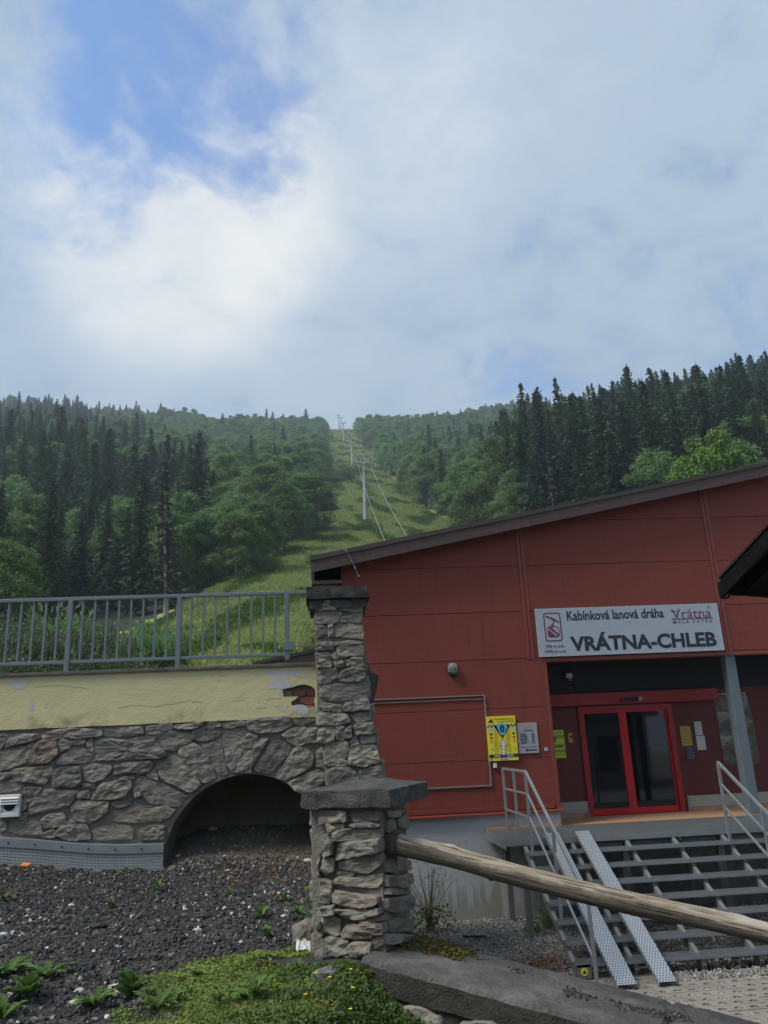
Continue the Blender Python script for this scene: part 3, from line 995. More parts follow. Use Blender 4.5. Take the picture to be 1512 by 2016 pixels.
    for bx in ([(585, 592), (720, 588), (722, 640), (690, 652), (590, 652)], [(726, 585), (800, 592), (806, 640), (730, 645)], [(660, 668), (800, 664), (802, 735), (720, 742), (662, 715)], [(712, 744), (790, 742), (795, 766), (735, 768)], [(490, 595), (575, 595), (575, 655), (505, 660)]):
        q = [np.array(W(*p)) for p in zoom(bx, 460, 1240, 1512 / 300)]
        me = stone_mesh(q, lambda u, v, k: (u, YW + 0.045 - k, v), off, 0.028, 0.01, r, 0.05, 0.4)
        me.materials.clear(); me.materials.append(BRICK if bx[0][0] > 500 else MORTAR)
        link('brick', me, w)
    # flakes where the paint has come off and bare lime shows
    for fl in ([(300, 405), (420, 410), (520, 405), (690, 408), (660, 470), (610, 440), (530, 450), (530, 490), (590, 530), (570, 560), (500, 590), (420, 580), (340, 590), (320, 560), (360, 510), (440, 485), (400, 450), (330, 440)],
               [(425, 590), (480, 588), (492, 625), (488, 660), (455, 650)], [(590, 760), (640, 740), (700, 750), (745, 775), (735, 835), (690, 840), (640, 815), (600, 800)], [(430, 765), (520, 756), (522, 800), (500, 815), (470, 800)],
               [(700, 470), (745, 438), (800, 480), (760, 470)]):
        q = [W(*p) for p in zoom(fl, 460, 1240, 1512 / 300)]
        MB().add([(a, yf - 0.002, b) for a, b in q], [tuple(range(len(q)))]).build('bare_plaster_patch', LIME, pl)
    for fl in ([(15, 1345), (35, 1338), (58, 1340), (52, 1350), (44, 1358), (25, 1355)], [(58, 1385), (66, 1384), (68, 1398), (60, 1400)], [(90, 1388), (95, 1387), (95, 1394), (90, 1394)]):
        q = [W(*p) for p in fl]
        MB().add([(a, yf - 0.002, b) for a, b in q], [tuple(range(len(q)))]).build('bare_plaster_patch', LIME, pl)
    cracks = [[(310, 690), (345, 705), (360, 685), (470, 680)], [(600, 445), (655, 478), (700, 470), (745, 435), (800, 482), (815, 485)], [(410, 760), (480, 755), (560, 765)], [(230, 785), (300, 770), (330, 765)], [(0, 708), (100, 702), (150, 750)], [(590, 540), (640, 490), (650, 470)], [(560, 850), (620, 820), (640, 840)]]
    cr = [zoom(c, 460, 1240, 1512 / 300) for c in cracks] + [[(235, 1394), (265, 1388), (300, 1392), (340, 1386), (372, 1380), (400, 1384)], [(70, 1352), (120, 1350), (170, 1356)], [(430, 1342), (436, 1332), (446, 1328)]]
    for c in cr:
        q = [W(*p) for p in c]
        mb = MB()
        fine = []
        for i in range(len(q) - 1):
            for t in np.linspace(0, 1, 5)[:-1]:
                fine.append((q[i][0] * (1 - t) + q[i + 1][0] * t, q[i][1] * (1 - t) + q[i + 1][1] * t + r.uniform(-0.006, 0.006)))
        fine.append(q[-1])
        wd = [0.0028 * r.uniform(0.5, 1.2) for _ in fine]
        mb.add([(a, yf - 0.0015, b - k) for (a, b), k in zip(fine, wd)] + [(a, yf - 0.0015, b + k) for (a, b), k in zip(fine, wd)], [(i, i + 1, i + 1 + len(fine), i + len(fine)) for i in range(len(fine) - 1)])
        mb.build('crack', MORTAR, pl)
    MB().box(X0, -0.02, YW - 0.075, YB + 0.1, 4.30, 4.345).build('coping', COPING, w, bevel=0.006)
    # sheet flashing and dimpled drainage sheet along the foot
    xs = np.linspace(-5.6, -2.06, 40)

    def ztop(x): return float(np.interp(x, [-5.6, -4.1, -3.6, -3.0, -2.6, -2.06], [2.36, 2.30, 2.245, 2.165, 2.135, 2.125]))
    d = thing('drainage_sheet', 'grey dimpled drainage sheet with metal edge strip along the foot of the stone wall', 'drainage sheet', (-3.4, YW - 0.12, 1.9))
    mb = MB()
    yy = YW - 0.11
    a = [(x, yy, ztop(x)) for x in xs]; b = [(x, yy, ztop(x) - 0.10) for x in xs]; k = len(xs)
    a2 = [(x, yy - 0.006, z_) for x, _, z_ in a]; b2 = [(x, yy - 0.006, z_) for x, _, z_ in b]
    mb.add(a + b, [(i, i + 1, i + 1 + k, i + k) for i in range(k - 1)]).add(a2 + b2, [(i, i + k, i + 1 + k, i + 1) for i in range(k - 1)])
    mb.add(a + a2, [(i, i + k, i + k + 1, i + 1) for i in range(k - 1)])
    mb.add(a + [(x, YW + 0.0, z_ + 0.005) for x, _, z_ in a], [(i, i + 1, i + 1 + k, i + k) for i in range(k - 1)])
    mb.build('edge_strip', GALV, d)
    dz = 0.034
    vv, ff = [], []
    for i, x in enumerate(np.arange(-5.6, -2.07, dz)):
        for j in range(8):
            x0_ = x; z0_ = ztop(x) - 0.10 - (j + 1) * dz; x1_ = x + dz
            o = len(vv); xm, zm = x + dz / 2, z0_ + dz / 2
            zs = ztop(x1_) - ztop(x)
            vv += [(x0_, yy + 0.012, z0_), (x1_, yy + 0.012, z0_ + zs), (x1_, yy + 0.012, z0_ + dz + zs), (x0_, yy + 0.012, z0_ + dz)]
            rr = dz * 0.30
            vv += [(xm - rr, yy + 0.012, zm - rr * .4), (xm - rr * .4, yy + 0.012, zm - rr), (xm + rr * .4, yy + 0.012, zm - rr), (xm + rr, yy + 0.012, zm - rr * .4), (xm + rr, yy + 0.012, zm + rr * .4), (xm + rr * .4, yy + 0.012, zm + rr), (xm - rr * .4, yy + 0.012, zm + rr), (xm - rr, yy + 0.012, zm + rr * .4)]
            vv += [(xm, yy + 0.040, zm)]
            O = [o + t for t in range(4)]; I = [o + 4 + t for t in range(8)]
            ff += [(O[0], O[1], I[2], I[1]), (O[1], O[2], I[4], I[3]), (O[2], O[3], I[6], I[5]), (O[3], O[0], I[0], I[7]), (O[0], I[1], I[0]), (O[1], I[3], I[2]), (O[2], I[5], I[4]), (O[3], I[7], I[6])]
            ff += [(I[t], I[(t + 1) % 8], o + 12) for t in range(8)]
    MB().add(vv, ff).build('dimpled_membrane', MEMB, d, kind='stuff')
    for x in np.arange(-5.3, -2.1, 0.33):
        MB().tube([(x, yy - 0.006, ztop(x) - 0.05), (x, yy - 0.014, ztop(x) - 0.05)], 0.012, 6).build('rivet', BLACK, d)
    # white vent
    vx, _, vz = atY(22, 1586, YW)
    v = thing('wall_vent', 'white plastic vent cover with slats set in the stone wall', 'vent', (vx, YW - 0.05, vz))
    s = 0.135
    mb = MB()
    mb.box(vx - s, vx + s, YW - 0.085, YW + 0.0, vz + 0.012, vz + s)
    mb.box(vx - s, vx - s + 0.045, YW - 0.085, YW, vz - s, vz + 0.012).box(vx + s - 0.045, vx + s, YW - 0.085, YW, vz - s, vz + 0.012).box(vx - s + 0.045, vx + s - 0.045, YW - 0.085, YW, vz - s, vz - s + 0.05)
    mb.build('frame', WHITE, v, bevel=0.006)
    for k in range(3):
        z_ = vz + 0.03 + k * 0.032
        MB().hexa([(vx - s + 0.02, YW - 0.105, z_ - 0.008), (vx + s - 0.02, YW - 0.105, z_ - 0.008), (vx + s - 0.02, YW - 0.08, z_ + 0.012), (vx - s + 0.02, YW - 0.08, z_ + 0.012), (vx - s + 0.02, YW - 0.105, z_ - 0.003), (vx + s - 0.02, YW - 0.105, z_ - 0.003), (vx + s - 0.02, YW - 0.08, z_ + 0.017), (vx - s + 0.02, YW - 0.08, z_ + 0.017)]).build('slat', WHITE, v)
    MB().box(vx - s + 0.04, vx + s - 0.04, YW - 0.045, YW - 0.04, vz - s + 0.045, vz + 0.014).build('duct_opening', BLACK, v)
    ring_ = [(vx + 0.075 * math.cos(a_), vz + 0.012 - 0.075 * math.sin(a_)) for a_ in np.linspace(0, math.pi, 13)]
    outer_ = [(vx + 0.095, vz + 0.012)] + [(vx + 0.095, vz - 0.088), (vx - 0.095, vz - 0.088), (vx - 0.095, vz + 0.012)]
    poly_ = ring_ + [outer_[3], outer_[2], outer_[1], outer_[0]]
    tr = geometry.tessellate_polygon([[Vector((p[0], p[1], 0)) for p in poly_]])
    MB().add([(p[0], YW - 0.06, p[1]) for p in poly_], [tuple(t) for t in tr]).build('lower_lip', WHITE, v)
    return w


build_wall()


# ------------------------------------------------------------------ tall pillar
_tp = [
    [(100, 300), (210, 290), (290, 310), (280, 370), (110, 380)], [(295, 310), (380, 300), (385, 380), (310, 370)], [(395, 335), (510, 330), (512, 388), (395, 388)], [(105, 405), (150, 390), (290, 380), (335, 400), (290, 490), (130, 495), (75, 470)],
    [(335, 440), (370, 425), (375, 480), (325, 480)], [(380, 430), (440, 405), (505, 398), (510, 490), (390, 490)], [(98, 520), (150, 505), (200, 540), (195, 590), (110, 625)], [(208, 505), (258, 502), (260, 605), (212, 610)],
    [(270, 510), (300, 490), (505, 495), (528, 570), (525, 632), (400, 615), (270, 610)], [(98, 690), (150, 655), (250, 660), (275, 690), (240, 730), (110, 735)], [(270, 665), (400, 652), (520, 655), (525, 680), (290, 690)],
    [(290, 740), (300, 695), (380, 685), (525, 690), (530, 780), (440, 780), (350, 800), (310, 790)], [(95, 760), (200, 755), (240, 780), (230, 820), (110, 815)], [(240, 780), (280, 750), (310, 800), (270, 810)], [(100, 850), (150, 822), (235, 835), (235, 885), (120, 893)],
    [(265, 840), (340, 820), (355, 880), (280, 888)], [(360, 830), (410, 815), (415, 860), (380, 880)], [(415, 800), (525, 800), (530, 880), (420, 885)], [(110, 930), (150, 900), (290, 895), (295, 980), (210, 1020), (115, 1030)],
    [(305, 960), (340, 920), (430, 890), (530, 895), (545, 960), (500, 1020), (400, 1015), (320, 1010)], [(130, 1110), (180, 1055), (300, 1040), (540, 1020), (570, 1080), (570, 1150), (440, 1180), (300, 1200), (150, 1160)],
    [(130, 1250), (190, 1210), (310, 1225), (345, 1250), (310, 1295), (180, 1280)], [(355, 1240), (380, 1205), (430, 1205), (490, 1270), (470, 1285), (360, 1283)], [(440, 1190), (560, 1165), (590, 1230), (590, 1275), (500, 1270)],
    [(108, 1340), (150, 1290), (380, 1310), (410, 1380), (290, 1410), (110, 1415)], [(420, 1330), (480, 1295), (590, 1285), (598, 1370), (470, 1385)], [(130, 1450), (180, 1420), (265, 1430), (270, 1540), (200, 1575), (115, 1560)],
    [(275, 1430), (350, 1415), (360, 1540), (290, 1545)], [(365, 1450), (420, 1420), (425, 1520), (365, 1530)], [(440, 1420), (480, 1395), (610, 1385), (625, 1480), (460, 1500)], [(495, 1510), (620, 1500), (640, 1560), (520, 1580)],
    [(410, 1560), (450, 1510), (490, 1580), (420, 1590)], [(175, 1650), (200, 1580), (280, 1565), (390, 1560), (400, 1670), (330, 1740), (180, 1765)], [(405, 1660), (420, 1600), (640, 1590), (675, 1740), (540, 1780), (390, 1765)],
    [(190, 1840), (250, 1790), (400, 1790), (480, 1850), (500, 1920), (200, 1960)], [(480, 1820), (660, 1775), (690, 1800), (712, 1920), (530, 1930)], [(200, 1775), (380, 1722), (385, 1780), (250, 1785)],
    [(190, 1990), (480, 1950), (500, 2080), (300, 2130), (200, 2110)], [(500, 1960), (710, 1945), (735, 2090), (520, 2100)], [(205, 2140), (420, 2130), (430, 2290), (210, 2300)], [(440, 2120), (740, 2110), (760, 2300), (450, 2300)]]


def build_tall_pillar():
    yp = 10.72
    base = atY(680, 1640, yp)
    t = thing('stone_pillar', 'tall rubble stone pillar with black mossy cap at the end of the yellow wall', 'pillar', (base[0], yp + 0.3, 1.75))
    off = tuple(t.location)
    edge = [(1185, 620, 708), (1310, 621, 716), (1345, 624, 720), (1400, 625, 730), (1470, 634, 740), (1535, 640, 754), (1620, 642, 768), (1700, 643, 780)]
    mb = MB()
    L_ = [atY(a, y, yp) for y, a, b in edge]; R_ = [atY(b, y, yp) for y, a, b in edge]
    for dL, dR, y_ in ((L_, R_, yp), ):
        n = len(edge)
        front = [(p[0], yp, p[2]) for p in L_] + [(p[0], yp, p[2]) for p in R_]
        backv = [(p[0], 11.5, p[2]) for p in L_] + [(p[0], 11.5, p[2]) for p in R_]
        fs = [(i, i + 1, n + i + 1, n + i) for i in range(n - 1)]
        fs += [(2 * n + i, 2 * n + n + i, 2 * n + n + i + 1, 2 * n + i + 1) for i in range(n - 1)]
        fs += [(i, 2 * n + i, 2 * n + i + 1, i + 1) for i in range(n - 1)] + [(n + i, n + i + 1, 3 * n + i + 1, 3 * n + i) for i in range(n - 1)]
        fs += [(0, n, 3 * n, 2 * n), (n - 1, 3 * n - 1, 4 * n - 1, 2 * n - 1)]
        mb.add(front + backv, fs)
    mb.build('mortar_core', MORTAR, t)
    r = random.Random(5)
    for p in _tp:
        px = zoom(p, 600, 1120, 1512 / 330)
        q = [atY(x, y, yp - 0.03)[[0, 2]] for x, y in px]
        link('stone', stone_mesh(q, lambda u, v, k: (u, yp + 0.012 - k, v), off, r.uniform(0.04, 0.085), 0.03, r, 0.04, 1.0, 0.014), t)
    # side towards the station
    for k in range(9):
        zc = 2.0 + k * 0.36
        xr = float(np.interp(zc, [p[2] for p in R_[::-1]], [p[0] for p in R_[::-1]]))
        for j, (ya, yb_) in enumerate(((10.75, 11.1), (11.12, 11.48))):
            q = [np.array(c) for c in ((ya, zc), (yb_ - 0.02, zc + 0.02), (yb_ - 0.02, zc + 0.3), (ya + 0.02, zc + 0.32))]
            link('stone', stone_mesh(q, lambda u, v, w_, xr=xr: (xr + w_ - 0.02, u, v), off, 0.05, 0.03, r, 0.07), t)
    for nm, (xa, ya), (xb, yb_), y0, y1, amp in (('capstone', (603, 1179), (726, 1152), 10.60, 11.62, 0.02), ('cap_base', (609, 1198), (721, 1179), 10.66, 11.56, 0.008)):
        a = atY(xa, ya, y0); b = atY(xb, yb_, y0)
        bm = bmesh.new(); bmesh.ops.create_cube(bm, size=1.0)
        bmesh.ops.subdivide_edges(bm, edges=bm.edges, cuts=7, use_grid_fill=True)
        for v in bm.verts:
            x = a[0] + (v.co.x + 0.5) * (b[0] - a[0]); y = y0 + (v.co.y + 0.5) * (y1 - y0); z = a[2] + (v.co.z + 0.5) * (b[2] - a[2])
            nn = Vector((noise.noise(Vector((x * 9, y * 9, z * 9))), noise.noise(Vector((x * 9 + 9, y * 9, z * 9))), noise.noise(Vector((x * 9, y * 9 + 7, z * 9)))))
            v.co = Vector((x, y, z)) + nn * amp - Vector(off)
        me = bpy.data.meshes.new(nm); bm.to_mesh(me); bm.free()
        me.materials.append(MOSSCAP if nm == 'capstone' else CAPSTONE)
        link(nm, me, t)


build_tall_pillar()

# ------------------------------------------------------------------ low pillar
_lpL = [
    [(250, 385), (510, 385), (520, 490), (330, 505), (255, 520)], [(540, 400), (820, 385), (830, 480), (600, 495)], [(390, 600), (500, 560), (840, 560), (885, 600), (870, 650), (640, 670), (400, 690)], [(420, 750), (480, 700), (850, 662), (870, 700), (850, 790), (600, 830), (420, 870)],
    [(430, 900), (600, 840), (860, 810), (870, 920), (720, 1000), (600, 985), (450, 960)], [(395, 1070), (430, 1040), (600, 1060), (700, 1040), (880, 1010), (880, 1100), (800, 1150), (560, 1130), (400, 1110)], [(385, 1220), (420, 1175), (640, 1220), (830, 1230), (830, 1300), (660, 1350), (400, 1290)],
    [(410, 1350), (640, 1375), (850, 1340), (860, 1400), (680, 1450), (560, 1440), (430, 1400)], [(470, 1590), (540, 1510), (880, 1490), (890, 1600), (700, 1640), (500, 1640)], [(290, 1450), (340, 1420), (450, 1450), (445, 1600), (400, 1610), (290, 1570)],
    [(310, 1650), (360, 1630), (540, 1670), (535, 1780), (430, 1810), (330, 1760)], [(550, 1720), (600, 1680), (760, 1690), (750, 1780), (640, 1820), (560, 1790)], [(255, 1060), (370, 1090), (365, 1250), (330, 1300), (262, 1280)], [(270, 930), (300, 830), (400, 880), (380, 980), (320, 1015), (265, 960)],
    [(300, 680), (330, 620), (385, 690), (385, 800), (300, 820)], [(290, 1335), (390, 1325), (415, 1400), (300, 1415)], [(245, 650), (290, 640), (285, 760), (255, 840), (240, 760)], [(245, 1500), (280, 1480), (288, 1600), (255, 1640)], [(420, 990), (590, 1000), (560, 1045), (430, 1030)],
    [(240, 880), (262, 870), (260, 1030), (240, 1030)], [(240, 1290), (280, 1310), (280, 1440), (240, 1440)], [(560, 520), (700, 505), (840, 515), (830, 545), (600, 550)], [(770, 1660), (880, 1620), (900, 1700), (790, 1760)], [(650, 1470), (860, 1420), (870, 1475), (700, 1500)], [(330, 520), (500, 515), (480, 555), (350, 600)]]
_lpR = [
    [(990, 480), (1180, 380), (1195, 530), (1100, 570), (1010, 540)], [(915, 480), (970, 460), (985, 560), (910, 600)], [(1000, 850), (1160, 870), (1165, 960), (1000, 990)], [(980, 1040), (1160, 1000), (1170, 1090), (1090, 1150), (1000, 1140)], [(890, 1260), (1100, 1220), (1145, 1240), (1140, 1350), (1000, 1390), (890, 1390)],
    [(930, 1490), (1000, 1450), (1170, 1460), (1165, 1580), (950, 1590)], [(910, 1150), (1000, 1150), (1130, 1165), (1130, 1210), (910, 1220)], [(905, 900), (985, 870), (985, 1000), (905, 990)], [(900, 380), (1120, 370), (1000, 440), (920, 450)], [(900, 1620), (1100, 1610), (1120, 1660), (920, 1720)], [(900, 1030), (970, 1020), (985, 1130), (905, 1140)]]


def build_low_pillar():
    Kc = atZ(757, 1874, 1.76)
    kx, ky = Kc[0], Kc[1]
    side = 0.56
    ctr = np.array([kx, ky]) - E2 * side / 2 + N2 * side / 2
    t = thing('stone_pillar', 'low squat rubble stone pillar with grey slab cap carrying the log rail', 'pillar', (ctr[0], ctr[1], 1.66))
    off = tuple(t.location)
    mb = MB()
    c4 = [np.array([kx, ky]), np.array([kx, ky]) + N2 * side, np.array([kx, ky]) + N2 * side - E2 * side, np.array([kx, ky]) - E2 * side]
    ins = [ctr + (c - ctr) * 1.045 for c in c4]
    mb.hexa([(c[0], c[1], 1.5) for c in ins] + [(c[0], c[1], 2.83) for c in ins])
    mb.build('mortar_core', MORTAR, t)
    P0 = np.array([kx, ky, 2.0])
    nL = np.array([-N2[0], -N2[1], 0.0]); nR = np.array([E2[0], E2[1], 0.0])
    r = random.Random(9)

    def L3(u, v, w):     # u along -E2 from the corner
        p = np.array([kx, ky]) - E2 * u + nL[:2] * w
        return (p[0], p[1], v)

    def R3(u, v, w):
        p = np.array([kx, ky]) + N2 * u + nR[:2] * w
        return (p[0], p[1], v)
    for p in _lpL:
        px = zoom(p, 580, 1520, 1512 / 300)
        q = []
        for x, y in px:
            h = atplane(x, y, P0 + nL * 0.04, nL)
            q.append(np.array([float(np.clip(np.dot(np.array([kx, ky]) - h[:2], E2), -0.01, side + 0.03)), h[2]]))
        link('stone', stone_mesh(q, L3, off, r.uniform(0.045, 0.095), 0.03, r, 0.030, 1.1, 0.013), t)
    for p in _lpR:
        px = zoom(p, 580, 1520, 1512 / 300)
        q = []
        for x, y in px:
            h = atplane(x, y, P0 + nR * 0.03, nR)
            q.append(np.array([float(np.clip(np.dot(h[:2] - np.array([kx, ky]), N2), -0.01, side + 0.03)), h[2]]))
        link('stone', stone_mesh(q, R3, off, r.uniform(0.04, 0.07), 0.03, r, 0.030, 1.0, 0.013), t)
    # hidden sides
    for f3 in (lambda u, v, w: tuple(np.append(np.array([kx, ky]) - E2 * (side + w) + N2 * u, v)), lambda u, v, w: tuple(np.append(np.array([kx, ky]) + N2 * (side + w) - E2 * u, v))):
        for k in range(6):
            for j in range(2):
                ua = 0.0 + j * 0.28; za = 1.7 + k * 0.185
                q = [np.array(c) for c in ((ua + 0.01, za), (ua + 0.26, za + 0.01), (ua + 0.26, za + 0.165), (ua + 0.02, za + 0.16))]
                link('stone', stone_mesh(q, f3, off, 0.05, 0.03, r, 0.05), t)
    # cap slab, slightly roofed, a little larger than the shaft
    zb = float(atplane(749, 1589, P0 + nL * 0.1, nL)[2])
    a0, a1, b0, b1 = -0.62, 0.13, -0.11, 0.86        # along E2, along N2 measured from the corner
    bm = bmesh.new(); bmesh.ops.create_cube(bm, size=1.0)
    bmesh.ops.subdivide_edges(bm, edges=bm.edges, cuts=11, use_grid_fill=True)
    th = 0.125
    for v in bm.verts:
        u = a0 + (v.co.x + 0.5) * (a1 - a0); w = b0 + (v.co.y + 0.5) * (b1 - b0)
        ed = min(v.co.x + 0.5, 0.5 - v.co.x, v.co.y + 0.5, 0.5 - v.co.y)
        z = zb + (v.co.z + 0.5) * th + (0.075 * min(1, ed / 0.5) * (v.co.z + 0.5))
        p = np.array([kx, ky]) + E2 * u + N2 * w
        q = Vector((p[0], p[1], z))
        amp = 0.012 + 0.014 * (1 if v.co.z < 0.4 else 0.4)
        v.co = q + Vector((noise.noise(q * 8), noise.noise(q * 8 + Vector((5, 0, 0))), 0.7 * noise.noise(q * 11 + Vector((0, 5, 0))))) * amp - Vector(off)
    me = bpy.data.meshes.new('capstone'); bm.to_mesh(me); bm.free(); me.materials.append(CAPSTONE)
    link('capstone', me, t)
    return np.array([kx, ky]), side


LPK, LPS = build_low_pillar()
# ------------------------------------------------------------------ cable car station
YF = 16.0
YBK = 17.35
ZFL = 1.535
RS = 0.1865        # roof slope


def F(px, py, y=YF):
    p = atY(px, py, y)
    return p[0], p[2]


def roof_z(x): return 6.78 + RS * (x + 0.19)       # underside of the roof edge at the facade


def build_station():
    s = thing('cable_car_station', 'red clad cable car station with sloping brown roof edge and recessed glass entrance', 'building', (4.0, 22, 0))
    XL, XR, XC = 0.448, 13.6, 4.60
    seams = [1.90, 2.815, 3.795, 4.775, 5.755, 6.735, 7.715, 8.695, 9.7]
    cols = [(XL, 4.235), (4.375, 8.50), (8.64, 12.85), (12.99, XR)]
    for xa, xb in cols:
        for za, zb in zip(seams[:-1], seams[1:]):
            x0, x1 = xa, xb
            if za < 4.7:
                if x0 > 4.3: continue
                x1 = XC - 0.0 if x1 < 4.6 else x1
                x1 = 4.53
            z0, z1 = za + 0.005, zb - 0.005
            tl, tr = min(z1, roof_z(x0) - 0.0), min(z1, roof_z(x1))
            if tr <= z0 + 0.02: continue
            if tl <= z0:
                xs_ = (z0 - 6.78) / RS - 0.19
                poly = [(xs_, z0), (x1, z0), (x1, tr)]
                if tr >= z1 - 1e-6:
                    xt = (z1 - 6.78) / RS - 0.19
                    poly = [(xs_, z0), (x1, z0), (x1, z1), (xt, z1)]
            else:
                poly = [(x0, z0), (x1, z0), (x1, tr), (x0, tl)]
                if tr >= z1 - 1e-6 and tl < z1:
                    xt = (z1 - 6.78) / RS - 0.19
                    poly = [(x0, z0), (x1, z0), (x1, z1), (xt, z1), (x0, tl)]
            MB().prism(poly, 'y', YF, YF + 0.05).build('cladding_panel', CLAD, s, bevel=0.003)
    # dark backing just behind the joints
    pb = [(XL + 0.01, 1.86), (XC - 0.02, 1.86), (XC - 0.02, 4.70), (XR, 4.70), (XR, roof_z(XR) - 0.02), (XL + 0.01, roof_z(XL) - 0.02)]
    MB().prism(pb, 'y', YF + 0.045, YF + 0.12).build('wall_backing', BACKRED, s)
    # pilaster covers over the vertical joints
    for xp, zlow in ((4.305, 4.755), (8.57, 4.755), (12.92, 4.755)):
        zt = roof_z(xp) - 0.01
        MB().box(xp - 0.075, xp - 0.008, YF - 0.018, YF + 0.04, zlow, zt).build('joint_cover', REDTRIM, s)
        MB().box(xp + 0.008, xp + 0.075, YF - 0.018, YF + 0.04, zlow, zt).build('joint_cover', REDTRIM, s)
        MB().box(xp - 0.008, xp + 0.008, YF + 0.0, YF + 0.03, zlow, zt).build('joint_gap', BLACK, s)
    # corner pier beside the entrance
    MB().box(4.53, XC + 0.02, YF - 0.012, YF + 0.20, 1.80, 4.70).build('corner_trim', REDTRIM, s)
    MB().box(4.50, XR, YF - 0.015, YF + 0.25, 4.69, 4.765).build('lintel_trim', REDTRIM, s)
    # foundation and ledge
    MB().box(XL - 0.02, XC, YF + 0.02, YF + 0.5, -0.5, 1.80).build('foundation', FOUND, s)
    MB().box(XC, XR, YF + 0.03, YF + 0.4, -0.5, 1.36).build('porch_foundation', m_concrete('shaded_foundation', (0.12, 0.12, 0.118), (0.19, 0.19, 0.185), (0.26, 0.26, 0.25), 0.1, 1.5, 0.006), s)  # darker concrete colour stands in for the shade under the landing
    MB().hexa([(XL - 0.03, YF - 0.09, 1.79), (XC + 0.06, YF - 0.09, 1.79), (XC + 0.06, YF + 0.05, 1.80), (XL - 0.03, YF + 0.05, 1.80), (XL - 0.03, YF - 0.09, 1.825), (XC + 0.06, YF - 0.09, 1.825), (XC + 0.06, YF + 0.05, 1.86), (XL - 0.03, YF + 0.05, 1.86)]).build('ledge_flashing', REDTRIM, s)
    MB().box(XL - 0.01, XC - 0.1, YF - 0.025, YF + 0.04, 1.862, 1.93).build('base_rail', REDTRIM, s)
    # sides and back of the hall
    MB().box(XL, XL + 0.1, YF + 0.12, 44, -0.5, roof_z(XL) - 0.02).build('side_wall', CLAD, s)
    MB().prism([(XL, -0.5), (XR, -0.5), (XR, roof_z(XR)), (XL, roof_z(XL))], 'y', 44, 44.2).build('rear_wall', CLAD, s)
    MB().box(XR - 0.1, XR, YF + 0.12, 44, -0.5, roof_z(XR) - 0.02).build('side_wall', CLAD, s)
    # roof: sheet, front fascia in lengths, soffit
    xl, xr = -0.19, 13.9
    yo = 15.62
    def rz(x): return roof_z(x) + 0.0
    rf = MB().prism([(xl, rz(xl) + 0.02), (xr, rz(xr) + 0.02), (xr, rz(xr) + 0.20), (xl, rz(xl) + 0.20)], 'y', yo + 0.02, 44.4).build('roof', DARKBROWN, s)
    # facia follows the photograph at its own distance
    fa = atY(612, 1105, yo); fb = atY(1512, 916, yo)
    sl = (fb[2] - fa[2]) / (fb[0] - fa[0])
    def ft(x): return fa[2] + sl * (x - fa[0])
    cuts = [fa[0], float(atY(1045, 1030, yo)[0]), float(atY(1350, 950, yo)[0]), 12.5, 14.0]
    for i, (a, b) in enumerate(zip(cuts[:-1], cuts[1:])):
        MB().prism([(a + 0.004, ft(a) - 0.24), (b, ft(b) - 0.24), (b, ft(b)), (a + 0.004, ft(a))], 'y', yo - 0.03 - 0.006 * (i % 2), yo + 0.015).build('fascia_board', FASCIA, rf)
    MB().prism([(cuts[0] - 0.01, ft(cuts[0]) + 0.0), (14.0, ft(14.0)), (14.0, ft(14.0) + 0.025), (cuts[0] - 0.01, ft(cuts[0]) + 0.025)], 'y', yo - 0.06, yo + 0.2).build('edge_capping', FASCIA, rf)
    MB().box(fa[0] + 0.02, XL + 0.0, yo + 0.06, 44, 6.40, 6.47).build('eave_soffit', DARKBROWN, rf)
    MB().box(fa[0] + 0.02, fa[0] + 0.06, yo + 0.06, 44, 6.47, 6.80).build('eave_fascia', DARKBROWN, rf)
    # porch: back wall, floor, ceiling, header, skirting
    XP = XR - 0.1
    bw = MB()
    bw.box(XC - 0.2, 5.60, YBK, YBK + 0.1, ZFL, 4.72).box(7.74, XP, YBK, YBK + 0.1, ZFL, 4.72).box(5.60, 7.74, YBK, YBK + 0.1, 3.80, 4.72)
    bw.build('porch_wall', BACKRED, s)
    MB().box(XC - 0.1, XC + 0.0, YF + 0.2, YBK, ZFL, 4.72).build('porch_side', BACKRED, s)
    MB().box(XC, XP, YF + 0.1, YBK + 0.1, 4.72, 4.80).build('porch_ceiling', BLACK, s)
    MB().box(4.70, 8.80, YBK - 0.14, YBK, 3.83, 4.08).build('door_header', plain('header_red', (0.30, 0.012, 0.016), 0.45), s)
    MB().box(XC, XP, YBK - 0.02, YBK - 0.001, 4.09, 4.715).build('upper_shade_panel', BLACK, s)  # black sheet paints the deep shade high on the recess wall
    MB().box(5.60, 8.0, YBK - 0.05, YBK - 0.021, 4.16, 4.62).build('display_board', BLACK, s)
    for xa, xb in ((XC, 5.60), (7.80, XP)):
        MB().box(xa, xb, YBK - 0.025, YBK, ZFL + 0.085, ZFL + 0.31).build('skirting', SKIRT, s)
        x = xa
        while x < xb - 0.05:
            x2 = min(xb, x + 0.298)
            MB().box(x + 0.002, x2 - 0.002, YBK - 0.028, YBK - 0.001, ZFL + 0.002, ZFL + 0.08).build('skirting_tile', TILE, s)
            x += 0.30
    fl = MB().box(XC - 0.1, XP, YF + 0.0, YBK + 0.05, 1.36, ZFL - 0.012).build('porch_floor', plain('grout', (0.22, 0.17, 0.13), 0.9), s)
    x = XC - 0.1
    tb = MB().box(-0.147, 0.147, -0.112, 0.112, -0.012, 0.0)
    tme = tb.mesh('floor_tile'); tme.materials.append(TILE)
    for i in range(20):
        for j in range(6):
            o = link('floor_tile', tme, fl)
            o.location = (4.66 + i * 0.30 - 4.0, YF + 0.115 + j * 0.23 - 22, ZFL)
    # sliding door
    d = MB()
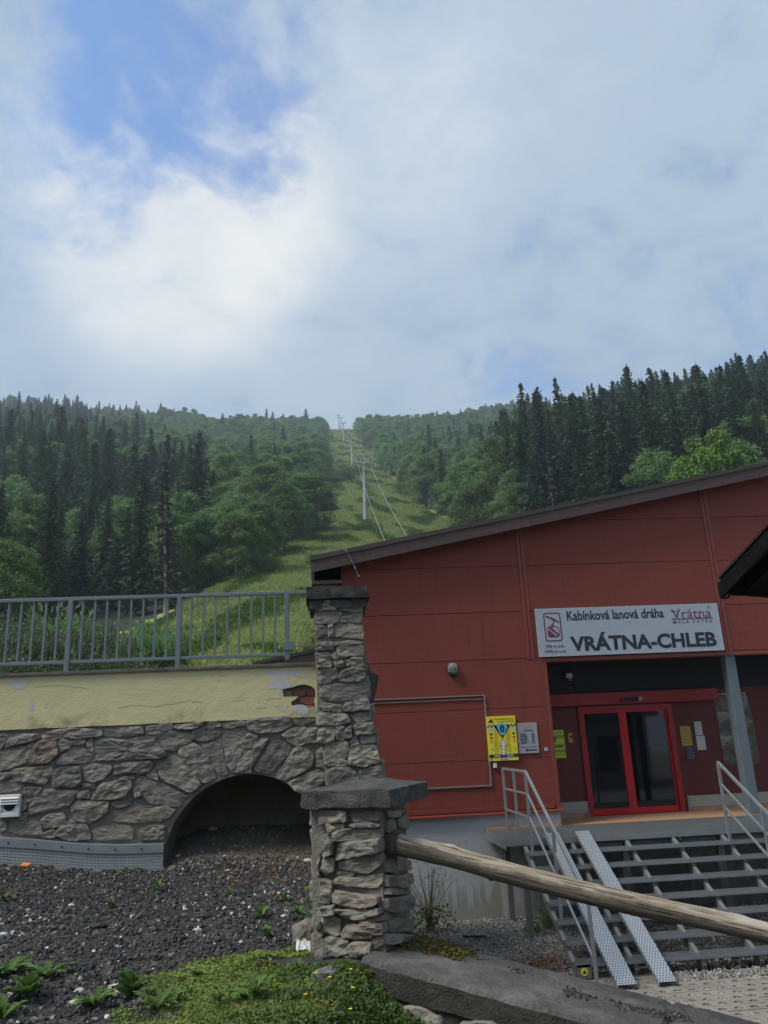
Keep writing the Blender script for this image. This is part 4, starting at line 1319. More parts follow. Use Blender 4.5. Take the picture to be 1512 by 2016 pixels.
    d.box(5.60, 5.70, YBK - 0.05, YBK + 0.08, ZFL, 3.80).box(7.62, 7.74, YBK - 0.05, YBK + 0.08, ZFL, 3.80).box(5.70, 7.62, YBK - 0.05, YBK + 0.08, 3.70, 3.80)
    d.build('door_frame', MATS['header_red'], s)  # darker red than the leaves: shadow put into the frame colour
    for x0, x1 in ((5.705, 6.60), (6.605, 7.615)):
        lf = MB()
        z0, z1 = ZFL + 0.015, 3.70
        lw, rw = (0.03, 0.085) if x0 < 6 else (0.085, 0.04)
        lf.box(x0, x0 + lw, YBK + 0.0, YBK + 0.05, z0, z1).box(x1 - rw, x1, YBK, YBK + 0.05, z0, z1).box(x0 + lw, x1 - rw, YBK, YBK + 0.05, z0, z0 + 0.12).box(x0 + lw, x1 - rw, YBK, YBK + 0.05, z1 - 0.05, z1)
        leaf = lf.build('sliding_door', DOORRED, s)
        MB().box(x0 + lw, x1 - rw, YBK + 0.02, YBK + 0.03, z0 + 0.12, z1 - 0.05).build('pane', GLASS, leaf)
    MB().box(5.0, 8.4, YBK + 2.6, YBK + 2.7, ZFL, 4.7).build('hall_wall', BLACK, s)
    MB().box(7.78, 7.81, YBK - 0.09, YBK - 0.05, ZFL, 1.86).box(5.57, 5.60, YBK - 0.09, YBK - 0.05, ZFL, 1.62).build('door_guide', GALV, s)
    MB().box(6.55, 6.95, YBK - 0.19, YBK - 0.14, 3.87, 3.95).build('door_sensor', BLACK, s)
    MB().tube([(7.0, YBK - 0.18, 3.92), (7.0, YBK - 0.14, 3.92)], 0.05, 10).build('sensor_eye', SKIRT, s)
    # steel column
    MB().box(8.50, 8.72, YF + 0.06, YF + 0.28, ZFL, 4.70).build('steel_column', COLM, s, bevel=0.01)
    # sliding gate frame fixed to the facade
    (gx0, gz1), (gx1, _), (_, gz0) = F(733, 1378), F(953, 1370), F(968, 1545)
    gx0 -= 0.9
    g = MB()
    g.box(gx0, gx1, YF - 0.03, YF, gz1 - 0.011, gz1 + 0.011).box(gx1 - 0.013, gx1 + 0.013, YF - 0.03, YF, gz0, gz1 - 0.011).box(gx0, gx1 + 0.013, YF - 0.03, YF, gz0 - 0.024, gz0).box(gx0, gx1 - 0.05, YF - 0.025, YF, gz1 - 0.078, gz1 - 0.064)
    g.build('gate_frame', plain('gate_profile', (0.27, 0.24, 0.225), 0.5, 0.3), s)
    # wire with two clips hanging off the roof edge
    a, b, c = atY(681, 1083, yo - 0.08), atY(699, 1118, yo - 0.08), atY(706, 1134, yo - 0.06)
    w = MB().tube([a + np.array([-0.06, 0, 0.02]), a, (a + b) / 2 + np.array([0.01, 0, -0.01]), b, c], 0.006, 5).build('loose_wire', GALV, s)
    for p in (a, b, c):
        MB().box(p[0] - 0.016, p[0] + 0.016, p[1] - 0.016, p[1] + 0.016, p[2] - 0.012, p[2] + 0.012).build('wire_clip', SKIRT, w)
    return s


STATION = build_station()


def board(name, label, cat, x0, x1, z0, z1, y, mat, th=0.02):
    t = thing(name, label, cat, ((x0 + x1) / 2, y, z0))
    b = MB().box(x0, x1, y, y + th, z0, z1).build('board', mat, t, bevel=0.003)
    return t


def flat(parent, pts, y, mat, name):
    return MB().add([(x, y, z) for x, z in pts], [tuple(range(len(pts)))]).build(name, mat, parent)


def build_signs():
    # ---- main sign
    ys = YF - 0.075
    x0, x1, z0, z1 = 4.47, 8.455, 4.785, 5.785
    t = board('station_sign', 'long silver sign over the entrance reading VRÁTNA-CHLEB', 'sign', x0, x1, z0, z1, ys, SIGNM, 0.04)
    for k in range(11):
        for zz in (z0 + 0.02, z1 - 0.02):
            xx = x0 + 0.03 + k * (x1 - x0 - 0.06) / 10
            MB().tube([(xx, ys, zz), (xx, ys - 0.012, zz)], 0.014, 6).build('screw', WHITE, t)
    for zz in (5.1, 5.45):
        for xx in (x0 + 0.025, x1 - 0.025):
            MB().tube([(xx, ys, zz), (xx, ys - 0.012, zz)], 0.014, 6).build('screw', WHITE, t)
    MB().box(6.42, 6.47, ys - 0.012, ys, 5.47, 5.485).build('screw', WHITE, t)
    Z2 = lambda pts: [F(1040 + x / 3.78, 1180 + y / 3.78, ys) for x, y in pts]
    yk = ys - 0.004

    def T(sx, ll, ur, mat, bold, extra=0.0):
        (a, b), (c, d) = Z2([ll, ur])
        put_text(sx, a, c, b, d + extra, yk, mat, t, bold)
    (a, zb), (c, _), (_, zt), (_, _) = Z2([(290, 160), (1012, 138), (290, 98), (0, 0)])
    put_text('Kabínková lanová dráha', a, c, zb, zt + 0.03, yk, INK, t, 0.022)
    (a, zb), (c, _), (_, zt) = Z2([(320, 389), (1410, 362), (575, 242)])
    put_text('VRÁTNA-CHLEB', a, c, zb, zt, yk, INK, t, 0.038)
    (a, zb), (c, _), (_, zt) = Z2([(1072, 145), (1365, 137), (1072, 72)])
    put_text('Vrátna', a, c, zb, zt, yk, PLUM, t, 0.0)
    for fx in (0.0, 0.115, 0.27, 0.66, 0.80):       # feet and tops of the serif letters
        xx = a + (c - a) * fx
        MB().box(xx, xx + 0.07, yk - 0.001, yk, zb, zb + 0.012).build('serif', PLUM, t)
    MB().box(a - 0.02, a + 0.13, yk - 0.001, yk, zt - 0.055, zt - 0.04).build('serif', PLUM, t)
    MB().box(a - 0.0, c + 0.02, yk - 0.001, yk, zb - 0.02, zb - 0.006).build('underline', PLUM, t)
    put_text('®', c - 0.06, c + 0.0, zt - 0.02, zt + 0.05, yk, PLUM, t, 0.0)
    (a, zb), (c, _), (_, zt) = Z2([(1080, 182), (1372, 174), (1080, 160)])
    put_text('M A L Á   F A T R A', a, c, zb, zt + 0.02, yk, PLUM, t, 0.004)
    (a, zb), (c, _), (_, zt) = Z2([(130, 363), (273, 359), (130, 337)])
    put_text('740 m n.m.', a, c, zb, zt, yk, PLUM, t, 0.02)
    (a, zb), (c, _), (_, zt) = Z2([(127, 402), (286, 397), (127, 377)])
    put_text('1490 m n.m.', a, c, zb, zt, yk, PLUM, t, 0.02)
    # pictogram of a gondola in a rounded frame
    (ax, az_), (bx, bz_) = F(1040 + 130 / 3.78, 1180 + 315 / 3.78, ys), F(1040 + 235 / 3.78, 1180 + 97 / 3.78, ys)
    def rr(x0_, x1_, z0_, z1_, r_):
        P = []
        for cx_, cz_, a0 in ((x1_ - r_, z1_ - r_, 0), (x0_ + r_, z1_ - r_, 90), (x0_ + r_, z0_ + r_, 180), (x1_ - r_, z0_ + r_, 270)):
            P += [(cx_ + r_ * math.cos(R(a0 + q)), cz_ + r_ * math.sin(R(a0 + q))) for q in (0, 30, 60, 90)]
        return P
    A, B = rr(ax, bx, az_, bz_, 0.05), rr(ax + 0.024, bx - 0.024, az_ + 0.024, bz_ - 0.024, 0.035)
    n = len(A)
    MB().add([(x, yk, z) for x, z in A + B], [(i, (i + 1) % n, (i + 1) % n + n, i + n) for i in range(n)]).build('pictogram_frame', PLUM, t)
    U = lambda u, v: (ax + (bx - ax) * u, az_ + (bz_ - az_) * v)
    for poly in ([(0.12, 0.86), (0.5, 0.76), (0.88, 0.62), (0.90, 0.67), (0.6, 0.80), (0.14, 0.91)], [(0.55, 0.78), (0.62, 0.76), (0.60, 0.64), (0.50, 0.56), (0.44, 0.58), (0.53, 0.65)], [(0.40, 0.58), (0.56, 0.58), (0.56, 0.52), (0.40, 0.52)]):
        flat(t, [U(*p) for p in poly], yk, PLUM, 'pictogram_hanger')
    C1, C2 = rr(*[U(0.16, 0.14)[0], U(0.86, 0.5)[0], U(0.16, 0.14)[1], U(0.86, 0.52)[1]], 0.06), rr(*[U(0.2, 0.17)[0], U(0.82, 0.49)[0], U(0.2, 0.17)[1], U(0.82, 0.49)[1]], 0.05)
    MB().add([(x, yk, z) for x, z in C1 + C2], [(i, (i + 1) % n, (i + 1) % n + n, i + n) for i in range(n)]).build('pictogram_cabin', PLUM, t)
    for poly in ([(0.22, 0.47), (0.42, 0.48), (0.80, 0.26), (0.80, 0.18)], [(0.22, 0.20), (0.78, 0.20), (0.78, 0.17), (0.24, 0.17)], [(0.21, 0.38), (0.30, 0.38), (0.60, 0.20), (0.21, 0.20)]):
        flat(t, [U(*p) for p in poly], yk, PLUM, 'pictogram_cabin')
    # ---- avalanche board
    yb = YF - 0.06
    (x0, z1), (x1, z0) = F(957, 1411, yb), F(1023, 1496, yb)
    x1 = F(1014, 1411, yb)[0]
    t = board('avalanche_board', 'bright yellow avalanche danger board with blue 0 and white arrow on the red wall', 'sign', x0, x1, z0, z1, yb, YEL, 0.04)
    w, h = x1 - x0, z1 - z0
    P = lambda u, v: (x0 + w * u, z0 + h * v)
    y1 = yb - 0.003; y2 = yb - 0.005; y3 = yb - 0.007
    flat(t, [P(0, 0.07), P(1, 0.07), P(1, 0.145), P(0, 0.145)], y1, INK, 'black_band')
    flat(t, [P(0.0, 0.70), P(1, 0.70), P(1, 0.74), P(0, 0.74)], y1, PAPER, 'white_band')
    for i in range(16):
        for j in range(2):
            if (i + j) % 2 == 0 and not (5 <= i <= 10):
                flat(t, [P(i / 16, 0.745 + j * 0.035), P((i + 1) / 16, 0.745 + j * 0.035), P((i + 1) / 16, 0.78 + j * 0.035), P(i / 16, 0.78 + j * 0.035)], y1, INK, 'check_square')
    flat(t, [P(0.05, 0.86), P(0.25, 0.86), P(0.15, 0.95)], y1, INK, 'mountain_symbol')
    put_text('LAVÍNOVÉ NEBEZPEČENSTVO', *(P(0.22, 0)[0], P(0.95, 0)[0], P(0, 0.915)[1], P(0, 0.955)[1]), y1, INK, t, 0.01)
    put_text('AVALANCHE DANGER', *(P(0.36, 0)[0], P(0.95, 0)[0], P(0, 0.865)[1], P(0, 0.895)[1]), y1, INK, t, 0.01)
    flat(t, [P(0.27, 0.79), P(0.5, 0.845), P(0.76, 0.79), P(0.76, 0.74), P(0.50, 0.49)] + [P(0.27, 0.74)], y1, INK, 'shield_edge')
    flat(t, [P(0.33, 0.80), P(0.42, 0.825), P(0.5, 0.83), P(0.60, 0.825), P(0.70, 0.80), P(0.68, 0.72), P(0.57, 0.57), P(0.46, 0.57), P(0.36, 0.72)], y2, CYAN, 'shield')
    put_text('0', P(0.43, 0)[0], P(0.60, 0)[0], P(0, 0.625)[1], P(0, 0.80)[1], y3, INK, t, 0.05)
    flat(t, [P(0.5, 0.505), P(0.64, 0.33), P(0.58, 0.33), P(0.56, 0.115), P(0.44, 0.115), P(0.44, 0.33), P(0.37, 0.33)], y2, INK, 'arrow_edge')
    flat(t, [P(0.5, 0.485), P(0.615, 0.345), P(0.565, 0.345), P(0.545, 0.125), P(0.455, 0.125), P(0.455, 0.345), P(0.395, 0.345)], y3, WHITE, 'arrow')
    put_text('DNES', P(0.17, 0)[0], P(0.38, 0)[0], P(0, 0.085)[1], P(0, 0.13)[1], y2, WHITE, t, 0.02)
    put_text('TODAY', P(0.60, 0)[0], P(0.86, 0)[0], P(0, 0.085)[1], P(0, 0.13)[1], y2, WHITE, t, 0.02)
    flat(t, [P(0.37, 0.008), P(0.64, 0.008), P(0.64, 0.062), P(0.37, 0.062)], y1, PAPER, 'number_strip')
    put_text('18 300', P(0.39, 0)[0], P(0.62, 0)[0], P(0, 0.016)[1], P(0, 0.054)[1], y2, REDINK, t, 0.02)
    flat(t, [P(0.04, 0.012), P(0.10, 0.012), P(0.10, 0.055), P(0.04, 0.055)], y1, REDINK, 'rescue_mark')
    for k, mt in enumerate((INK, REDINK, ORANGEINK, YEL, GREENINK)):
        v = 0.62 - k * 0.085
        for u in (0.12, 0.90):
            if mt is not YEL: flat(t, [P(u - 0.06, v), P(u + 0.06, v), P(u, v - 0.065)], y1, mt, 'danger_step')
    for side in (0, 1):
        for k in range(22):
            v = 0.67 - k * 0.023
            a_ = (0.20 if side == 0 else 0.62) + (0.02 if k < 8 else -0.0)
            ln = random.uniform(0.12, 0.19)
            flat(t, [P(a_, v), P(a_ + ln, v), P(a_ + ln, v + 0.007), P(a_, v + 0.007)], y1, OCHRE, 'text_line')
    MB().tube([(x1 + 0.0, yb - 0.02, z0 + 0.4 * h), (x1 + 0.03, yb - 0.02, z0 + 0.4 * h)], 0.015, 6).build('latch', GALV, t)
    # ---- price board
    (x0, z1), (x1, z0) = F(1017, 1424, YF - 0.02), F(1062, 1482, YF - 0.02)
    x1 = F(1056, 1423, YF - 0.02)[0]
    yb = YF - 0.03
    t = board('price_board', 'pale grey price list board beside the avalanche board', 'sign', x0, x1, z0, z1, yb, GREYB)
    w, h = x1 - x0, z1 - z0
    P = lambda u, v: (x0 + w * u, z0 + h * v)
    y1 = yb - 0.003
    flat(t, [P(0.16, 0.92), P(0.45, 0.955), P(0.82, 0.93), P(0.72, 0.84), P(0.5, 0.79), P(0.3, 0.85)], y1, plain('faded_pink', (0.42, 0.27, 0.26), 0.6), 'faded_emblem')
    flat(t, [P(0.28, 0.725), P(0.80, 0.725), P(0.80, 0.752), P(0.28, 0.752)], y1, NAVY, 'text_line')
    for k in range(8):
        v = 0.63 - k * 0.045
        ln = random.uniform(0.25, 0.42)
        flat(t, [P(0.12, v), P(0.12 + ln, v), P(0.12 + ln, v + 0.022), P(0.12, v + 0.022)], y1, NAVY, 'text_line')
        flat(t, [P(0.68, v), P(0.84, v), P(0.84, v + 0.022), P(0.68, v + 0.022)], y1, NAVY, 'text_line')
    flat(t, [P(0.12, 0.2), P(0.9, 0.2), P(0.9, 0.215), P(0.12, 0.215)], y1, NAVY, 'text_line')
    flat(t, [P(0.35, 0.07), P(0.46, 0.07), P(0.46, 0.145), P(0.35, 0.145)], y1, NAVY, 'emblem')
    flat(t, [P(0.48, 0.085), P(0.9, 0.085), P(0.9, 0.125), P(0.48, 0.125)], y1, NAVY, 'text_line')
    # ---- 18 300 board inside the porch
    yb = YBK - 0.03
    (_, z1), (x1, z0) = F(1078, 1438, yb), F(1115, 1492, yb)
    x0 = x1 - 0.62
    t = board('rescue_number_board', 'lime green mountain rescue board reading 18 300 in the entrance recess', 'sign', x0, x1, z0, z1, yb, LIMEY)
    w, h = x1 - x0, z1 - z0
    P = lambda u, v: (x0 + w * u, z0 + h * v)
    y1 = yb - 0.003; y2 = yb - 0.005
    put_text('18 300', P(0.36, 0)[0], P(0.95, 0)[0], P(0, 0.36)[1], P(0, 0.49)[1], y1, INK, t, 0.03)
    for v0 in (0.20, 0.70):
        for i in range(20):
            for j in range(2):
                if (i + j) % 2 == 0:
                    flat(t, [P(i / 20, v0 + j * 0.05), P((i + 1) / 20, v0 + j * 0.05), P((i + 1) / 20, v0 + 0.05 + j * 0.05), P(i / 20, v0 + 0.05 + j * 0.05)], y1, NAVY, 'check_square')
    put_text('Mountain Rescue Service', P(0.1, 0)[0], P(0.96, 0)[0], P(0, 0.105)[1], P(0, 0.155)[1], y1, INK, t, 0.01)
    put_text('tiesňové volanie v horách', P(0.1, 0)[0], P(0.94, 0)[0], P(0, 0.90)[1], P(0, 0.945)[1], y1, INK, t, 0.01)
    put_text('mountain emergency call', P(0.1, 0)[0], P(0.94, 0)[0], P(0, 0.83)[1], P(0, 0.875)[1], y1, INK, t, 0.01)
    flat(t, [P(0.45, 0.72), P(0.5, 0.75), P(0.62, 0.76), P(0.70, 0.72), P(0.68, 0.58), P(0.57, 0.52), P(0.47, 0.58)], y2, NAVY, 'rescue_crest')
    flat(t, [P(0.5, 0.70), P(0.575, 0.735), P(0.65, 0.70), P(0.64, 0.60), P(0.575, 0.555), P(0.51, 0.60)], y2 - 0.002, PLUM, 'rescue_crest')
    # ---- small notices on the recess wall
    def notice(name, label, tl, br, mat, lines, lm, cat='notice'):
        (a, b), (c, d) = F(*tl, YBK - 0.012), F(*br, YBK - 0.012)
        c = F(br[0], br[1], YBK - 0.012)[0]
        tt = thing(name, label, cat, ((a + c) / 2, YBK - 0.012, d))
        MB().box(a, c, YBK - 0.012, YBK - 0.001, d, b).build('sheet', mat, tt)
        for k in range(lines):
            v = b - (b - d) * (0.18 + 0.68 * k / max(1, lines - 1))
            l0 = a + (c - a) * 0.12; l1 = a + (c - a) * random.uniform(0.6, 0.9)
            flat(tt, [(l0, v), (l1, v), (l1, v + (b - d) * 0.02), (l0, v + (b - d) * 0.02)], YBK - 0.014, lm, 'text_line')
        return tt
    nt = notice('camera_notice', 'small ochre surveillance notice beside the lime green board', (1118, 1443), (1129, 1462), OCHRE, 0, INK)
    (a, b) = F(1120, 1449, YBK - 0.014)
    flat(nt, [(a + 0.02, b), (a + 0.09, b + 0.02), (a + 0.1, b - 0.03), (a + 0.03, b - 0.05)], YBK - 0.0145, INK, 'camera_symbol')
    notice('yellow_notice', 'ochre yellow notice sheet right of the glass doors', (1338, 1430), (1364, 1468), OCHRE, 5, INK)
    notice('paper_notice', 'upper white paper notice right of the glass doors', (1366, 1421), (1384, 1447), PAPER, 5, INK)
    notice('paper_notice', 'lower white paper notice right of the glass doors', (1370, 1449), (1391, 1476), PAPER, 2, SKIRT)
    notice('dark_notice', 'small dark blue framed notice right of the glass doors', (1349, 1469), (1372, 1496), NAVY, 5, PAPER)
    # large torn photographic poster behind the column
    (a, b), (c, d) = F(1404, 1366, YBK - 0.01), F(1497, 1502, YBK - 0.01)
    tt = thing('landscape_poster', 'large torn grey landscape poster behind the steel column', 'poster', ((a + c) / 2, YBK - 0.01, d))
    m_ = NT('poster_print'); p_ = m_.pos('World')
    n1 = m_.noise(m_.mapping(p_, (1, 1, 1.6)), 2.2, 6, 0.65, 0.6)
    m_.set(m_.ramp(n1, (0.3, (0.03, 0.028, 0.025)), (0.5, (0.11, 0.095, 0.075)), (0.7, (0.36, 0.35, 0.33))), 0.6)
    pts = [(a, d), (c, d), (c, b - 0.28), (c - 0.04, b - 0.3), (c - 0.06, b - 0.02), (c - 0.3, b), (c - 0.32, b - 0.10), (a + 0.3, b - 0.12), (a + 0.28, b - 0.02), (a, b)]
    tr = geometry.tessellate_polygon([[Vector((x, z, 0)) for x, z in pts]])
    MB().add([(x, YBK - 0.01, z) for x, z in pts], [tuple(k) for k in tr]).build('sheet', m_.mat, tt)
    MB().box(a, c - 0.06, YBK - 0.009, YBK - 0.001, b - 0.32, b).build('top_strip', PAPER, tt)
    # wall lamp, light switch boxes, blue tag, camera
    x, z = F(891, 1317)
    t = thing('bulkhead_lamp', 'oval bulkhead lamp in a wire guard on the red wall', 'lamp', (x, YF, z))
    def ell(rx, rz, d0, d1, nm, mt):
        mb = MB(); k = 20; rows = []
        for dd, sc in ((d0, 1.0), (d0 + (d1 - d0) * 0.6, 0.95), (d0 + (d1 - d0) * 0.9, 0.7), (d1, 0.05)):
            rows.append([(x + rx * sc * math.cos(2 * math.pi * i / k), YF - dd, z + rz * sc * math.sin(2 * math.pi * i / k)) for i in range(k)])
        mb.add([p for r_ in rows for p in r_], [(j * k + i, j * k + (i + 1) % k, (j + 1) * k + (i + 1) % k, (j + 1) * k + i) for j in range(3) for i in range(k)], True)
        mb.build(nm, mt, t)
    ell(0.125, 0.145, 0.0, 0.06, 'housing', BLACK)
    ell(0.105, 0.125, 0.03, 0.12, 'glass', plain('dusty_glass', (0.21, 0.195, 0.155), 0.35))
    for u in (-0.05, 0.0, 0.05):
        MB().tube([(x + u * 1.5, YF - 0.03, z + 0.12), (x + u * 1.3, YF - 0.115, z + 0.07), (x + u * 1.2, YF - 0.125, z), (x + u * 1.3, YF - 0.115, z - 0.07), (x + u * 1.5, YF - 0.03, z - 0.12)], 0.006, 5).build('guard_wire', GALV, t)
    for u in (-0.06, 0.03):
        MB().tube([(x - 0.115, YF - 0.03, z + u), (x - 0.06, YF - 0.115, z + u), (x + 0.06, YF - 0.115, z + u), (x + 0.115, YF - 0.03, z + u)], 0.006, 5).build('guard_wire', GALV, t)
    MB().tube([(x + 0.02, YF - 0.03, z - 0.12), (x + 0.03, YF - 0.03, z - 0.2)], 0.014, 6).build('cable_gland', BLACK, t)
    x, z = F(974, 1507)
    t = thing('push_button_box', 'small white switch box under the avalanche board', 'switch', (x, YF, z - 0.05))
    MB().box(x - 0.035, x + 0.035, YF - 0.05, YF, z - 0.045, z + 0.045).build('box', WHITE, t, bevel=0.006)
    MB().tube([(x + 0.0, YF - 0.025, z - 0.045), (x + 0.005, YF - 0.025, z - 0.09)], 0.014, 6).build('cable_gland', BLACK, t)
    x, z = F(1075, 1475, YF - 0.02)
    t = thing('blue_tag', 'tiny blue and white tag on the corner trim', 'tag', (x, YF - 0.014, z))
    MB().box(x - 0.03, x + 0.03, YF - 0.022, YF - 0.012, z - 0.03, z + 0.03).build('plate', PAPER, t)
    flat(t, [(x - 0.012, z - 0.012), (x + 0.012, z - 0.012), (x + 0.012, z + 0.015), (x - 0.012, z + 0.015)], YF - 0.024, CYAN, 'mark')
    x, z = F(1120, 1331, YBK - 0.1)
    t = thing('ceiling_speaker', 'small white box and bracket high on the dark recess wall', 'speaker', (x, YBK, z))
    MB().box(x - 0.07, x + 0.07, YBK - 0.14, YBK - 0.03, z - 0.04, z + 0.06).build('housing', WHITE, t, bevel=0.008)
    MB().box(x + 0.0, x + 0.06, YBK - 0.10, YBK, z - 0.10, z - 0.04).build('bracket', SKIRT, t)
    flush_texts()


build_signs()
# ------------------------------------------------------------------ entrance stairs
def build_stairs():
    XA, XB = 3.38, 9.6
    YD = 14.25
    NT_, RUN, RISE = 7, 0.35, 0.192
    t = thing('metal_staircase', 'wide galvanised grating staircase with landing below the red glass doors', 'staircase', (5.5, 13.2, 0))
    # landing of grating panels
    x = XA - 0.28
    while x < XB:
        x2 = min(XB, x + 1.0)
        MB().box(x + 0.004, x2 - 0.004, YD, 15.97, ZFL - 0.045, ZFL - 0.012).build('landing_grating', GRATE, t)
        x = x2
    MB().box(XA - 0.28, XB, YD - 0.012, YD - 0.001, ZFL - 0.10, ZFL - 0.004).build('landing_edge', GALV, t)
    MB().box(XA - 0.30, XA - 0.285, YD, 15.97, ZFL - 0.16, ZFL - 0.004).build('landing_side', GALV, t)
    MB().box(XA - 0.28, 4.55, 15.90, 15.975, ZFL - 0.011, ZFL + 0.035).build('tile_upstand', TILE, t)
    for xx in np.arange(XA + 0.02, XB, 0.93):
        MB().box(xx - 0.03, xx + 0.03, YD + 0.01, 15.95, ZFL - 0.15, ZFL - 0.046).build('landing_joist', BEAMM, t)
    ys = [YD - RUN * (k + 1) for k in range(NT_)]
    zs = [ZFL - RISE * (k + 1) for k in range(NT_)]
    strx = [3.42, 4.25, 5.22, 6.06, 6.95, 7.85, 8.75, 9.5]
    for y, z in zip(ys, zs):
        x = XA
        for x2 in (5.24, 6.97, 8.6, XB):
            tr = MB().box(x + 0.003, x2 - 0.003, y + 0.0, y + RUN - 0.035, z - 0.032, z).build('tread', GRATE, t)
            MB().box(x + 0.003, x2 - 0.003, y - 0.010, y - 0.001, z - 0.034, z + 0.003).build('nosing', GALV, tr)
            x = x2
    for i, xx in enumerate(strx):
        st = MB()
        a = (xx, YD + 0.06, ZFL - 0.13); b = (xx, YD - RUN * NT_ + 0.02, 0.04)
        st.bar(a, b, 0.06, 0.10)
        s = st.build('stringer', BEAMM, t)
        for y, z in zip(ys, zs):
            zc = z - 0.033
            f = (y - b[1]) / (a[1] - b[1])
            zl = b[2] + (a[2] - b[2]) * (y + 0.10 - b[1]) / (a[1] - b[1])
            MB().box(xx - 0.035, xx + 0.035, y + 0.015, y + 0.10, max(0.0, min(zl, zc - 0.02)), zc).build('tread_bracket', BEAMM, s)
    for xx in (3.42, 5.22, 6.95, 8.75):
        MB().box(xx - 0.05, xx + 0.05, YD + 0.10, YD + 0.20, -0.03, ZFL - 0.15).build('post', BEAMM, t)
        MB().box(xx - 0.05, xx + 0.05, 15.70, 15.80, -0.03, ZFL - 0.15).build('post', BEAMM, t)
    MB().box(XA, XB, YD + 0.10, YD + 0.16, ZFL - 0.25, ZFL - 0.151).build('cross_beam', BEAMM, t)
    # small yellow hazard sticker on the lowest tread
    MB().tube([(XA + 0.12, ys[-1] - 0.011, 0.105), (XA + 0.12, ys[-1] - 0.016, 0.105)], 0.05, 14).build('warning_sticker', YEL, t)
    MB().add([(XA + 0.09, ys[-1] - 0.018, 0.082), (XA + 0.15, ys[-1] - 0.018, 0.082), (XA + 0.12, ys[-1] - 0.018, 0.135)], [(0, 1, 2)]).build('warning_mark', INK, t)
    MB().box(XA + 0.02, XA + 0.22, ys[-1] - 0.010, ys[-1] - 0.001, 0.02, 0.19).build('foot_plate', BEAMM, t)

    def handrail(name, label, x, ytop, yend, back):
        h = thing(name, label, 'handrail', (x, (ytop + yend) / 2, ZFL - 0.9), )
        sl = RISE / RUN
        dz = (ytop - yend) * sl
        z0 = ZFL
        for k, hh in enumerate((1.11, 0.74, 0.36)):
            zt = z0 + hh
            pts = []
            if back:
                pts.append((x, 15.93, zt))
            pts += [(x, ytop, zt), (x, yend, zt - dz)]
            w = 0.042 if k == 0 else 0.03
            for a, b in zip(pts[:-1], pts[1:]):
                MB().bar(a, b, w, w).build('rail', GALV, h)
        posts = [(ytop, z0 - 0.3, z0 + 1.11)] + [(ytop - q * (ytop - yend), z0 - q * dz - 0.32, z0 - q * dz + 1.11) for q in (0.5, 1.0)]
        if back: posts += [(15.90, z0 - 0.02, z0 + 1.11), (15.0, z0 - 0.02, z0 + 1.11)]
        for y, za, zb in posts:
            MB().box(x - 0.022, x + 0.022, y - 0.022, y + 0.022, max(0.0, za), zb - 0.015).build('baluster_post', GALV, h)
        return h
    handrail('stair_handrail', 'galvanised handrail with three rails beside the two ramps', 3.50, 14.09, 11.28, True)
    handrail('stair_handrail', 'galvanised handrail with three rails below the steel column', 6.98, 14.05, 11.6, False)
    # ramps
    for x0, x1, lab in ((3.765, 4.025, 'perforated aluminium loading ramp laid on the stairs beside the handrail'), (4.325, 4.565, 'perforated aluminium loading ramp laid on the stairs, free of the handrail')):
        yt, yb_ = 14.27, 11.28
        L_ = math.hypot(yt - yb_, ZFL + 0.02)
        o = thing('loading_ramp', lab, 'ramp', ((x0 + x1) / 2, yb_, 0.012))
        ang = math.atan2(ZFL + 0.01, yt - yb_)
        w = (x1 - x0) / 2
        for nm, ya, ybb in (('lower_section', 0.0, L_ * 0.50), ('upper_section', L_ * 0.50 + 0.006, L_)):
            mb = MB().box(-w, w, ya, ybb, 0.055, 0.062).box(-w, -w + 0.005, ya, ybb, 0.0, 0.055).box(w - 0.005, w, ya, ybb, 0.0, 0.055)
            me = mb.mesh(nm); me.materials.append(RAMPM)
            p = link(nm, me, o); p.rotation_euler = (ang, 0, 0)
            if nm == 'upper_section':
                me2 = MB().box(-w - 0.012, w + 0.012, ya - 0.03, ya + 0.03, 0.056, 0.066).mesh('hinge'); me2.materials.append(GALV)
                q = link('hinge', me2, p)


build_stairs()


# ------------------------------------------------------------------ railing on the terrace wall
def build_railing():
    y = YW + 0.06
    p = lambda px, py: atY(px, py, y)
    zt = float(p(300, 1175)[2]) - 0.0
    zb = float(p(352, 1296)[2])
    x1 = float(p(604, 1166)[0])
    t = thing('metal_railing', 'blue grey steel railing with upright bars along the top of the yellow wall', 'railing', (-3.5, y, 4.345))
    MB().bar((-9.4, y, zt), (x1, y, zt), 0.05, 0.05).build('top_rail', RAILM, t, bevel=0.006)
    xe = float(p(565, 1240)[0])
    MB().bar((-9.4, y, zb), (xe, y, zb), 0.04, 0.045).build('bottom_rail', RAILM, t, bevel=0.005)
    posts = [float(p(565, 1240)[0]), float(p(352, 1240)[0]), float(p(136, 1245)[0])]
    step = posts[1] - posts[2]
    while posts[-1] > -8.9: posts.append(posts[-1] - step)
    for k, x in enumerate(posts):
        MB().box(x - 0.032, x + 0.032, y - 0.03, y + 0.03, 4.345 if k else 4.40, zt - 0.02).build('post', RAILM, t, bevel=0.004)
        if k + 1 < len(posts):
            xb = posts[k + 1]
            for j in range(1, 9):
                xx = x + (xb - x) * j / 9
                MB().box(xx - 0.014, xx + 0.014, y - 0.014, y + 0.014, zb + 0.02, zt - 0.022).build('baluster', RAILM, t)
    MB().box(xe - 0.05, xe + 0.12, y - 0.045, y - 0.031, zb + 0.06, zb + 0.17).build('bracket', RAILM, t)
    MB().tube([(xe + 0.1, y - 0.04, zb + 0.11), (-0.05, y - 0.04, zb + 0.10)], 0.009, 6).build('tie_rod', RAILM, t)


build_railing()


